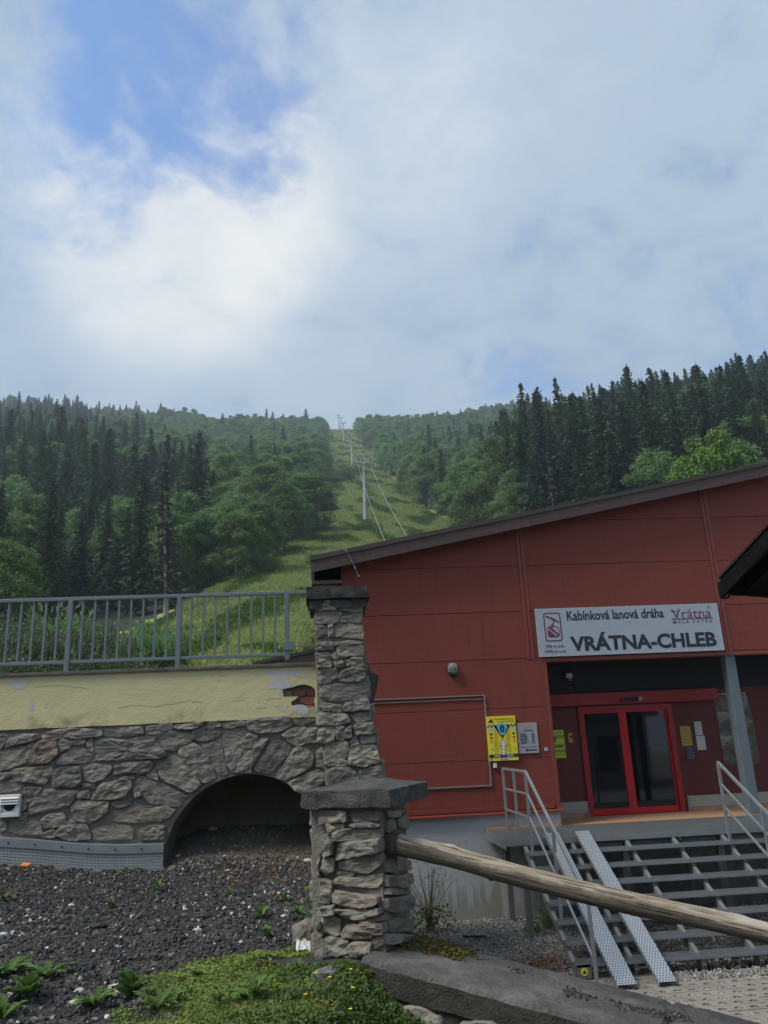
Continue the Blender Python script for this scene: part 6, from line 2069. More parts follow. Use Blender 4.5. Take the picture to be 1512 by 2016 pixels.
def gn_instances(name, pts, protos, kind='stuff', label=None, cat=None):
    """pts: list of (x,y,z,hs,ws,rot,index); one point mesh with geometry-node instances of the mesh objects"""
    src = bpy.data.collections.new(name + '_models')
    for i, me in enumerate(protos):
        o = bpy.data.objects.new('%s_model_%02d' % (name, i), me); src.objects.link(o)
    me = bpy.data.meshes.new(name)
    n = len(pts)
    P = np.array(pts, float)
    me.vertices.add(n); me.vertices.foreach_set('co', P[:, :3].astype(np.float32).ravel())
    a = me.attributes.new('scl', 'FLOAT_VECTOR', 'POINT'); a.data.foreach_set('vector', np.stack([P[:, 4], P[:, 4], P[:, 3]], 1).astype(np.float32).ravel())
    a = me.attributes.new('rot', 'FLOAT_VECTOR', 'POINT'); a.data.foreach_set('vector', np.stack([P[:, 0] * 0, P[:, 0] * 0, P[:, 5]], 1).astype(np.float32).ravel())
    a = me.attributes.new('pick', 'INT', 'POINT'); a.data.foreach_set('value', P[:, 6].astype(np.int32))
    o = link(name, me, kind=kind, label=label, cat=cat)
    ng = bpy.data.node_groups.new(name, 'GeometryNodeTree')
    ng.interface.new_socket('Geometry', in_out='INPUT', socket_type='NodeSocketGeometry')
    ng.interface.new_socket('Geometry', in_out='OUTPUT', socket_type='NodeSocketGeometry')
    N, L = ng.nodes.new, ng.links.new
    gi, go = N('NodeGroupInput'), N('NodeGroupOutput')
    ci = N('GeometryNodeCollectionInfo'); ci.inputs['Collection'].default_value = src
    ci.inputs['Separate Children'].default_value = True; ci.inputs['Reset Children'].default_value = True
    ip = N('GeometryNodeInstanceOnPoints'); ip.inputs['Pick Instance'].default_value = True
    def attr(nm, ty):
        q = N('GeometryNodeInputNamedAttribute'); q.data_type = ty; q.inputs['Name'].default_value = nm
        return q.outputs['Attribute']
    L(gi.outputs[0], ip.inputs['Points']); L(ci.outputs[0], ip.inputs['Instance'])
    L(attr('pick', 'INT'), ip.inputs['Instance Index'])
    e2r = N('FunctionNodeEulerToRotation'); L(attr('rot', 'FLOAT_VECTOR'), e2r.inputs[0]); L(e2r.outputs[0], ip.inputs['Rotation'])
    L(attr('scl', 'FLOAT_VECTOR'), ip.inputs['Scale'])
    L(ip.outputs[0], go.inputs[0])
    md = o.modifiers.new('scatter', 'NODES'); md.node_group = ng
    return o


gn_instances('distant_forest', [(x, y, z, hs, ws, rot, (ix % len(CON)) if k == 'c' else len(CON) + ix % len(DEC)) for x, y, z, k, hs, ws, rot, ix in REST], [c[0] for c in CON] + [d[0] for d in DEC],
             label='far mixed forest covering the upper hillside to the ridge', cat='forest')


def single_trees():
    # a few trees one can tell apart
    def onhill(px, py, D):
        d = ray(px, py); p = EYE + d * (D / d[1]); return p[0], D, float(terrain(p[0], D)) - 0.3
    def top_scale(px, py, D, H):
        d = ray(px, py); zt = (EYE + d * (D / d[1]))[2]; x, _, z = onhill(px, py, D); return max(0.3, (zt - z) / H)
    x, y, z = onhill(1400, 1000, 62); s = top_scale(1400, 850, 62, 11)
    plant('young_beech', YDEC[0], x, y, z, (s * 0.72, s), 1.0, 'bright yellow green young leafy tree rising over the station roof', 'tree', None)
    x, y, z = onhill(110, 1140, 60); s = top_scale(20, 1120, 60, 12)
    FINE = (broadleaf_mesh(71, 13, 5.0, BEECH, 0.05, 70, 200, 0.20), DEC[2][1], 13)
    plant('leafy_tree', FINE, onhill(15, 1140, 55)[0], 55, float(terrain(onhill(15, 1140, 55)[0], 55)) - 0.3, (0.55, 0.62), 2.0, 'rounded leafy tree by the end of the railing in front of the conifers', 'tree', None)
    for px, D, ty, lab in ((330, 78, 905, 'dead grey spruce with bare twigs among the conifers'),):
        x, y, z = onhill(px, 1100, D); s = top_scale(px, ty, D, 21)
        plant('dead_spruce', SNAG, x, y, z, (s * 1.0, s), 0.4, lab, 'tree', None)
    for px, D, ty, lab in ((1206, 100, 770, 'bare white trunked dead spruce above the station roof'), (1077, 92, 880, 'bare trunked half dead spruce low in the forest above the station roof')):
        x, y, z = onhill(px, 900, D); s = top_scale(px, ty, D, 21)
        plant('dead_spruce', SNAG, x, y, z, (s * 0.8, s), 0.4, lab, 'tree', None)
    # beeches leaning over the slope edge
    for px, D, ty, i in ((505, 100, 985, 1), (560, 128, 950, 3), (465, 96, 1010, 0), (610, 165, 930, 2), (945, 125, 945, 4), (925, 150, 905, 1), (1010, 115, 960, 2)):
        x, y, z = onhill(px, 1100, D); s = top_scale(px, ty, D, DEC[i][2])
        sd = px < 720
        plant('beech_tree', DEC[i], x, y, z, (s * 1.05, s), px * 0.1, 'mid green leafy beech beside the ski slope, on the railing side' if sd else 'mid green leafy beech beside the ski slope, on the station side', 'tree', 'beeches of the ski slope edge on the railing side' if sd else 'beeches of the ski slope edge on the station side')


single_trees()


# ------------------------------------------------------------------ shrubs behind the railing, meadow tufts
def shrub_mesh(seed, mat, H=2.6, rad=1.3, n=2600, leaf=0.075):
    g = np.random.default_rng(seed)
    C, A, B = [], [], []
    for k in range(34):
        a = g.uniform(0, 6.28); lean = g.uniform(0.05, 0.55); L_ = H * g.uniform(0.6, 1.05)
        m = n // 34
        t = g.uniform(0.12, 1, m)
        d = np.array([math.cos(a) * lean, math.sin(a) * lean, 1.0]); d /= np.linalg.norm(d)
        base = np.array([math.cos(a), math.sin(a), 0]) * g.uniform(0, rad * 0.5)
        pos = base + d * (t * L_)[:, None] + g.normal(0, 1, (m, 3)) * (0.05 + 0.16 * t)[:, None]
        ax = d + g.normal(0, 0.55, (m, 3)); ax /= np.linalg.norm(ax, axis=1)[:, None]
        sd = np.cross(ax, g.normal(0, 1, (m, 3))); sd /= np.linalg.norm(sd, axis=1)[:, None]
        s = leaf * g.uniform(0.7, 1.5, m)[:, None]
        C.append(pos); A.append(ax * s * 1.5); B.append(sd * s * 0.5)
    return quads_mesh('shrub_foliage', np.concatenate(C), np.concatenate(A), np.concatenate(B), mat)


def stems_mesh(seed, H, n=9):
    g = np.random.default_rng(seed); mb = MB()
    for k in range(n):
        a = g.uniform(0, 6.28); l = g.uniform(0.05, 0.5)
        mb.tube([(0.1 * math.cos(a), 0.1 * math.sin(a), -0.2), (l * 0.5 * math.cos(a), l * .5 * math.sin(a), H * 0.4), (l * math.cos(a) * 1.4, l * math.sin(a) * 1.4, H * 0.8)], [0.025, 0.018, 0.006], 5)
    me = mb.mesh('shrub_stems'); me.materials.append(BARK)
    return me


def build_shrubs():
    W = [(shrub_mesh(i, WILLOW, 2.8, 1.5), stems_mesh(i, 2.8)) for i in (1, 2, 3)]
    D = [(shrub_mesh(i, BEECH, 2.2, 1.3, 2600, 0.09), stems_mesh(i, 2.2)) for i in (4, 5)]
    spots = []
    g = random.Random(12)
    for px, Y, ty, k in ((10, 24, 1240, 0), (55, 26, 1225, 0), (95, 25, 1232, 0), (140, 27, 1222, 0), (180, 26, 1240, 0), (222, 28, 1232, 0), (262, 30, 1255, 1), (300, 31, 1240, 1), (335, 33, 1242, 1), (30, 34, 1210, 0), (120, 36, 1208, 1), (200, 38, 1218, 0), (290, 40, 1225, 1), (-40, 26, 1230, 0), (-90, 27, 1230, 0), (345, 44, 1236, 1), (372, 62, 1228, 1), (420, 48, 1262, 1), (468, 66, 1240, 1), (676, 300, 926, 1), (690, 318, 917, 1), (664, 290, 938, 1), (655, 540, 869, 1), (250, 22, 1278, 0), (60, 22, 1275, 0), (150, 22, 1280, 0)):
        d = ray(px, ty); p = EYE + d * (Y / d[1])
        z = float(terrain(p[0], Y)); H = 2.8 if k == 0 else 2.2
        s = max(0.35, (p[2] - z) / H)
        pr = (W if k == 0 else D)[g.randrange(2)]
        lab, grp = (('pale grey green willow shrub behind the steel railing', 'willow shrubs behind the railing') if k == 0 else ('dark green leafy shrub at the foot of the meadow behind the railing', 'leafy shrubs at the foot of the meadow'))
        if Y > 100: lab, grp = 'dark low shrub on the ski slope between the lift pylons', 'shrubs on the ski slope'
        t = thing('willow_shrub' if k == 0 else 'leafy_shrub', lab, 'shrub', (p[0], Y, z - 0.1), grp)
        sw = min(1.25, max(0.6, s)) if Y < 100 else 2.0 * s
        t.scale = (sw, sw, s); t.rotation_euler = (0, 0, g.uniform(0, 6))
        for nm, me in (('foliage', pr[0]), ('stem', pr[1])):
            o = bpy.data.objects.new(nm, me); COL.objects.link(o); o.parent = t


build_shrubs()


def tuft_mesh(seed, n=26, h=0.55, spread=0.45, w=0.028, mat=None):
    g = np.random.default_rng(seed)
    a = g.uniform(0, 6.28, n); r = spread * np.sqrt(g.random(n)); L_ = h * g.uniform(0.5, 1.1, n)
    ln = g.uniform(0.1, 0.6, n); b = g.uniform(0, 6.28, n)
    p0 = np.stack([r * np.cos(a), r * np.sin(a), np.zeros(n) - 0.05], 1)
    d = np.stack([np.cos(b) * ln, np.sin(b) * ln, np.ones(n)], 1)
    p1 = p0 + d * (L_ * 0.55)[:, None]
    p2 = p1 + (d + np.stack([np.cos(b) * ln, np.sin(b) * ln, -0.3 * np.ones(n)], 1)) * (L_ * 0.45)[:, None]
    s = np.stack([-np.sin(b), np.cos(b), np.zeros(n)], 1) * w
    v = np.stack([p0 - s, p0 + s, p1 - s * 0.8, p1 + s * 0.8, p2], 1).reshape(-1, 3)
    i = np.arange(n)[:, None] * 5
    f = np.concatenate([i + np.array([[0, 1, 3]]), i + np.array([[0, 3, 2]]), i + np.array([[2, 3, 4]])])
    return np_mesh('grass_tuft', v, f, 3, mat, False)


def build_meadow():
    g = np.random.default_rng(3)
    T = [tuft_mesh(i, 30, 0.55, 0.5, 0.03, GRASSB) for i in range(4)] + [tuft_mesh(9, 46, 0.5, 0.5, 0.06, WEED), tuft_mesh(10, 46, 0.4, 0.5, 0.06, MOSS)]
    pts = []
    def add(n, y0, y1, sc):
        k = 0
        while k < n:
            y = math.sqrt(g.uniform(y0 * y0, y1 * y1))
            az = g.uniform(-0.5 if y < 50 else -0.22, 0.26)
            x = az * y
            if az > 0.0 and y < 60: continue
            if not corridor(x, y, 4.0) and y > 45: continue
            s = sc * g.uniform(0.6, 1.5)
            n_ = noise.noise(Vector((x * 0.22, y * 0.05, 0)))
            pick = int(g.integers(0, 4)) if n_ < 0.12 else (4 if g.random() < 0.6 else 5)
            pts.append((x, y, float(terrain(x, y)), s * g.uniform(0.7, 1.2), s * 1.2, g.uniform(0, 6.28), pick))
            k += 1
    add(9000, 16, 60, 0.75); add(15000, 60, 120, 0.95); add(12000, 120, 230, 1.2); add(8000, 230, 560, 1.7); add(3000, 560, 790, 2.6)
    gn_instances('meadow_grass', pts, T, label='rough yellow green grass covering the ski slope', cat='grass')


build_meadow()
# ------------------------------------------------------------------ loose stones, pavers, plants in the foreground
def rocks_np(name, P, S, mat, g, flat_=0.7):
    """joined angular pebbles: positions P (n,3), sizes S (n,)"""
    base = np.array([[-1, -1, -1], [1, -1, -1], [1, 1, -1], [-1, 1, -1], [-1, -1, 1], [1, -1, 1], [1, 1, 1], [-1, 1, 1]], float)
    n = len(P)
    V = base[None] * g.uniform(0.45, 1.05, (n, 8, 3)) * np.array([1, 0.8, flat_])
    q = g.normal(0, 1, (n, 4)); q[:, 1:3] *= 0.45; q /= np.linalg.norm(q, axis=1)[:, None]
    w, x, y, z = q.T
    Rm = np.stack([1 - 2 * (y * y + z * z), 2 * (x * y - z * w), 2 * (x * z + y * w), 2 * (x * y + z * w), 1 - 2 * (x * x + z * z), 2 * (y * z - x * w), 2 * (x * z - y * w), 2 * (y * z + x * w), 1 - 2 * (x * x + y * y)], 1).reshape(n, 3, 3)
    V = np.einsum('nij,nkj->nki', Rm, V) * S[:, None, None] + P[:, None, :]
    f = np.array([[0, 3, 2, 1], [4, 5, 6, 7], [0, 1, 5, 4], [1, 2, 6, 5], [2, 3, 7, 6], [3, 0, 4, 7]])
    Fc = (np.arange(n)[:, None, None] * 8 + f[None]).reshape(-1, 4)
    return np_mesh(name, V.reshape(-1, 3), Fc, 4, mat, False)


def on_terrace(g, n, x0, x1, y0, y1, keep=None):
    out = []
    while len(out) < n:
        y = g.uniform(y0, y1); x = g.uniform(x0, x1)
        q = (x - K0[0]) * N2[0] + (y - K0[1]) * N2[1]
        if y < 6.6 and q > 0.05: continue
        if y > 10.9 and not (-1.95 < x < -0.1): continue
        if keep is not None and not keep(x, y, g): continue
        out.append((x, y, terr(x, y)))
    return np.array(out)


def moss_amount(x, y):
    """1 where the green cover grows on the terrace, 0 on bare crumbs"""
    # boundary traced from the photograph: from the low pillar down to the bottom edge
    pts = MOSS_LINE
    xb = np.interp(y, [p[1] for p in pts], [p[0] for p in pts])
    return x - xb + 0.42 * noise.noise(Vector((x * 2.1, y * 2.1, 7))) + 0.30 * noise.noise(Vector((x * 6, y * 6, 2)))


_ml = [atZ(px, py, 1.70) for px, py in ((690, 1858), (600, 1848), (520, 1856), (440, 1872), (380, 1895), (290, 1930), (250, 1965), (215, 2016))]
MOSS_LINE = sorted([(float(p[0]), float(p[1])) for p in _ml] + [(-1.1, 4.6), (-0.9, 3.0), (0.4, 7.2)], key=lambda p: p[1])


def build_terrace_cover():
    g = np.random.default_rng(21)
    bare = lambda x, y, g: moss_amount(x, y) < 0.05
    P = on_terrace(g, 36000, -5.2, 0.4, 4.9, 11.0, bare)
    S = 0.006 + 0.020 * g.random(len(P)) ** 3.6
    P[:, 2] += S * 0.25
    link('asphalt_crumbs', rocks_np('asphalt_crumbs', P, S, CLOD, g), kind='stuff', label='black asphalt crumbs and soil covering the bare terrace', cat='gravel')
    P = on_terrace(g, 1500, -5.0, 0.4, 4.9, 11.0, bare)
    S = 0.004 + 0.017 * g.random(len(P)) ** 4
    P[:, 2] += S * 0.6
    link('limestone_chips', rocks_np('limestone_chips', P, S, CHIP, g), kind='stuff', label='pale limestone chips scattered over the black crumbs', cat='gravel')
    P = on_terrace(g, 1300, -2.0, 0.4, 10.5, 12.0)
    S = 0.003 + 0.026 * g.random(len(P)) ** 5
    P[:, 2] += S * 0.4
    link('rubble_chips', rocks_np('rubble_chips', P, S, m_island('rubble_grit', ((0.0, (0.07, 0.06, 0.05)), (0.6, (0.14, 0.125, 0.105)), (1.0, (0.30, 0.28, 0.25)))), g), kind='stuff', label='grey rubble chips on the soil inside the stone arch', cat='gravel')
    P = on_terrace(g, 700, -1.3, 0.35, 9.9, 11.3, lambda x, y, g: g.random() < 0.35 + 0.6 * (x + 1.3) / 1.6)
    P[:, 2] += 0.012
    Nn = g.normal(0, 0.5, P.shape) + np.array([0, 0, 1]); Nn /= np.linalg.norm(Nn, axis=1)[:, None]
    t1 = np.cross(Nn, g.normal(0, 1, P.shape)); t1 /= np.linalg.norm(t1, axis=1)[:, None]
    ln = g.uniform(0.012, 0.05, len(P))[:, None]
    link('dry_litter', quads_mesh('dry_litter', P, t1 * ln, np.cross(Nn, t1) * 0.008, DRYLEAF), kind='stuff', label='dry stalks and leaf litter on the soil in front of the arch', cat='litter')
    # bigger loose stones: things
    def rock(name, label, px, py, z, size, mat, seed, sq=(1, 0.8, 0.7), cat='rock', grp=None, sink=0.3):
        p = atZ(px, py, z) if z is not None else None
        x, y = p[0], p[1]
        zz = terr(x, y) if mat is not GRAVEL or z > 1 else 0
        bm = bmesh.new(); bmesh.ops.create_icosphere(bm, subdivisions=3, radius=1.0)
        for v in bm.verts:
            d = v.co.copy()
            k = 1 + 0.28 * noise.noise(d * 1.3 + Vector((seed, 0, 0))) + 0.12 * noise.noise(d * 3.5 + Vector((0, seed, 0)))
            v.co = Vector((round(d.x * 2.2) / 2.2 * 0.35 + d.x * 0.65, d.y, d.z)) * k
            v.co = Vector((v.co.x * sq[0], v.co.y * sq[1], v.co.z * sq[2])) * size
        me = bpy.data.meshes.new(name); bm.to_mesh(me); bm.free(); me.materials.append(mat)
        return link(name, me, loc=(x, y, zz + size * sq[2] * (1 - sink) - size * sq[2] * 0.3), label=label, cat=cat, group=grp)
    rock('boulder', 'pale tan boulder leaning against the foot of the low pillar', 602, 1852, 1.72, 0.125, m_concrete('tan_rock', (0.16, 0.14, 0.11), (0.27, 0.24, 0.19), (0.38, 0.35, 0.29), 0, 6, 0.015), 3, (0.95, 0.8, 0.95))
    rock('boulder', 'grey rounded stone among the clover in front of the parapet', 642, 1942, 1.66, 0.085, GRAVELBED, 7, (1.1, 0.8, 0.6))
    rock('boulder', 'small blue grey stone at the front foot of the low pillar', 637, 1892, 1.70, 0.06, GRAVELBED, 11, (1, 0.8, 0.9))
    rock('flat_stone', 'flat tan stone under the front corner of the low pillar', 695, 1895, 1.68, 0.075, GRAVELBED, 13, (1.3, 0.8, 0.45))
    for i, (px, py, s, m_, lab) in enumerate(((192, 1826, 0.075, BLACK, 'large black asphalt lump on the bare soil, farther from the pillar'), (410, 1804, 0.085, BLACK, 'large black asphalt lump on the bare soil, nearer the pillar'), (260, 1727, 0.12, GRAVELBED, 'flat grey slab lying in the soil by the drainage sheet'), (372, 1868, 0.05, BLACK, 'small black asphalt lump beside the moss edge'))):
        rock('asphalt_lump' if m_ is BLACK else 'flat_stone', lab, px, py, 1.74, s, m_, 20 + i, (1.2, 0.7, 0.40 if m_ is BLACK else 0.2), 'rock')
    for i, (px, py, s) in enumerate(((370, 1688, 0.04), (256, 1703, 0.045), (350, 1705, 0.03), (418, 1688, 0.05), (52, 1702, 0.035), (98, 1708, 0.035), (150, 1965, 0.035), (157, 1945, 0.03), (140, 1793, 0.03), (388, 1826, 0.032), (345, 1960, 0.022), (5, 1846, 0.04), (560, 1800, 0.03), (10, 1752, 0.03), (625, 1690, 0.05), (606, 1700, 0.05))):
        rock('limestone_piece', 'pale limestone piece lying loose on the black soil', px, py, 1.80 if py < 1720 else 1.74, s, CHIP, 40 + i, (1.2, 0.8, 0.6), 'rock', 'limestone pieces on the terrace soil')
    p = atZ(47, 1733, 1.80)
    MB().add([(p[0] - 0.06, p[1] - 0.02, terr(p[0], p[1]) + 0.015), (p[0] + 0.05, p[1] - 0.03, terr(p[0], p[1]) + 0.01), (p[0] + 0.07, p[1] + 0.02, terr(p[0], p[1]) + 0.03), (p[0] - 0.03, p[1] + 0.04, terr(p[0], p[1]) + 0.04),
              (p[0] - 0.06, p[1] - 0.02, terr(p[0], p[1]) + 0.03), (p[0] + 0.05, p[1] - 0.03, terr(p[0], p[1]) + 0.025), (p[0] + 0.07, p[1] + 0.02, terr(p[0], p[1]) + 0.045), (p[0] - 0.03, p[1] + 0.04, terr(p[0], p[1]) + 0.055)], [(0, 3, 2, 1), (4, 5, 6, 7), (0, 1, 5, 4), (1, 2, 6, 5), (2, 3, 7, 6), (3, 0, 4, 7)]).build('tile_shard', plain('orange_tile', (0.55, 0.17, 0.05), 0.8), base=(p[0], p[1], terr(p[0], p[1])), label='orange roof tile shard lying on the black soil', cat='tile')
    # crumpled white litter
    def litter(px, py, s, lab, seed):
        p = atZ(px, py, 1.70); x, y = p[0], p[1]; z = terr(x, y) + s * 0.9
        bm = bmesh.new(); bmesh.ops.create_grid(bm, x_segments=14, y_segments=14, size=s)
        for v in bm.verts:
            k = v.co.copy()
            v.co.z = 0.8 * s * noise.noise(Vector((k.x / s * 2.1, k.y / s * 2.1, seed))) + 0.4 * s * noise.noise(Vector((k.x / s * 5, k.y / s * 5, seed)))
            v.co.x += 0.35 * s * noise.noise(Vector((k.x / s * 2, k.y / s * 2, seed + 4))); v.co.y = v.co.y * 0.6 + 0.3 * s * noise.noise(Vector((k.x / s * 2, k.y / s * 2, seed + 9)))
            v.co = Vector((v.co.x, v.co.y * 0.8 + v.co.z * 0.2, v.co.z + v.co.y * 0.7))
        me = bpy.data.meshes.new('litter'); bm.to_mesh(me); bm.free(); me.materials.append(WHITE)
        link('paper_litter', me, loc=(x, y, z), label=lab, cat='litter')
    litter(597, 1880, 0.055, 'crumpled white tissue beside the boulder at the low pillar', 3)
    litter(222, 1958, 0.035, 'small crumpled white tissue on the soil at the clover edge', 6)


build_terrace_cover()


def leaf_quads(P, N_, size, g, asp=0.7):
    n = len(P)
    t1 = np.cross(N_, g.normal(0, 1, (n, 3))); t1 /= np.linalg.norm(t1, axis=1)[:, None]
    t2 = np.cross(N_, t1)
    return P, t1 * size[:, None], t2 * size[:, None] * asp


def build_moss():
    g = np.random.default_rng(8)
    keep = lambda x, y, g: g.random() < np.clip(moss_amount(x, y) * 3.5 + 0.12, 0, 1)
    P = on_terrace(g, 30000, -1.9, 0.75, 4.75, 6.9, keep)
    h = np.array([0.012 + 0.045 * max(0, noise.noise(Vector((x * 3.3, y * 3.3, 1)))) * min(1, max(0, moss_amount(x, y) * 2)) + 0.012 * noise.noise(Vector((x * 11, y * 11, 1))) for x, y, z in P])
    P[:, 2] += h * g.random(len(P)) ** 0.5
    Nn = g.normal(0, 0.55, (len(P), 3)) + np.array([0, -0.15, 1]); Nn /= np.linalg.norm(Nn, axis=1)[:, None]
    S = g.uniform(0.005, 0.012, len(P)) + 0.012 * g.random(len(P)) ** 4
    link('clover_cover', quads_mesh('clover_cover', *leaf_quads(P, Nn, S, g), MOSS), kind='stuff', label='bright yellow green clover and moss covering the ground in front of the low pillar', cat='ground cover')
    # darker clover patch by the parapet and thin grass
    keep2 = lambda x, y, g: g.random() < np.clip((x + 0.55) * 1.6, 0, 1) * (0.4 + noise.noise(Vector((x * 3, y * 3, 5))))
    P = on_terrace(g, 9000, -0.6, 0.9, 4.75, 6.25, keep2)
    P[:, 2] += 0.01 + 0.04 * g.random(len(P))
    Nn = g.normal(0, 0.6, (len(P), 3)) + np.array([0, -0.2, 1]); Nn /= np.linalg.norm(Nn, axis=1)[:, None]
    link('dark_clover', quads_mesh('dark_clover', *leaf_quads(P, Nn, g.uniform(0.008, 0.020, len(P)), g), WEED), kind='stuff', label='darker green clover along the foot of the parapet slab', cat='ground cover')
    n = 1500
    keep3 = lambda x, y, g: moss_amount(x, y) > 0.0 and y < 5.9
    B = on_terrace(g, n, -1.2, 0.8, 4.75, 6.2, keep3)
    T = [tuft_mesh(30, 5, 0.10, 0.02, 0.0022, MOSS), tuft_mesh(31, 5, 0.12, 0.02, 0.0022, WEED), tuft_mesh(32, 4, 0.13, 0.02, 0.0020, STRAW)]
    gn_instances('grass_blades', [(x, y, z, g.uniform(0.6, 1.3), 1, g.uniform(0, 6.28), int(g.choice([0, 0, 1, 1, 2]))) for x, y, z in B], T, label='thin grass blades growing through the clover', cat='grass')
    # moss pad on the parapet beside the pillar
    pts = []
    for k in range(5200):
        s = g.uniform(-0.05, 0.62); q = g.uniform(0.28, 0.86)
        d = ((s - 0.20) / 0.36) ** 2 + ((q - 0.70) / 0.22) ** 2
        if d > 1 + 0.5 * noise.noise(Vector((s * 9, q * 9, 0))): continue
        p = par(s, q); pts.append((p[0], p[1], p[2] + 0.004 + 0.045 * g.random() * max(0.1, 1 - d)))
    P = np.array(pts)
    Nn = g.normal(0, 0.6, (len(P), 3)) + np.array([0, 0, 1]); Nn /= np.linalg.norm(Nn, axis=1)[:, None]
    t = NT('moss_pad'); i = t.island()
    t.set(t.ramp(i, (0.0, (0.05, 0.075, 0.012)), (0.5, (0.12, 0.125, 0.020)), (0.8, (0.16, 0.10, 0.03)), (1.0, (0.12, 0.045, 0.02))), 0.9)
    link('moss_pad', quads_mesh('moss_pad', *leaf_quads(P, Nn, g.uniform(0.006, 0.014, len(P)), g), t.mat), kind='stuff', label='reddish green moss pad on the parapet beside the low pillar', cat='moss')


build_moss()


def lobed_leaf(L_, w, lobes, seed, droop=0.4, mat=None):
    """one large toothed leaf: strip with uneven edge, curved along its length (local +x outward)"""
    g = random.Random(seed)
    n = 4 * lobes + 1
    v, f = [], []
    for i in range(n):
        t = i / (n - 1)
        wd = w * (math.sin(math.pi * min(1, t * 0.92 + 0.04)) ** 0.8) * (0.5 + 0.5 * t + 0.25)
        wd *= (1.0, 0.72, 0.45, 0.80)[i % 4]
        if i in (0, n - 1): wd = 0.002
        z = L_ * (0.75 * t - droop * 1.6 * t * t)
        x = L_ * (0.9 * t)
        v += [(x, -wd * g.uniform(0.85, 1.15), z + 0.15 * wd), (x, 0, z - 0.1 * wd), (x, wd * g.uniform(0.85, 1.15), z + 0.15 * wd)]
    for i in range(n - 1):
        f += [(i * 3, i * 3 + 1, i * 3 + 4, i * 3 + 3), (i * 3 + 1, i * 3 + 2, i * 3 + 5, i * 3 + 4)]
    me = bpy.data.meshes.new('leaf'); me.from_pydata(v, [], f)
    me.polygons.foreach_set('use_smooth', [True] * len(f))
    me.materials.append(mat)
    return me


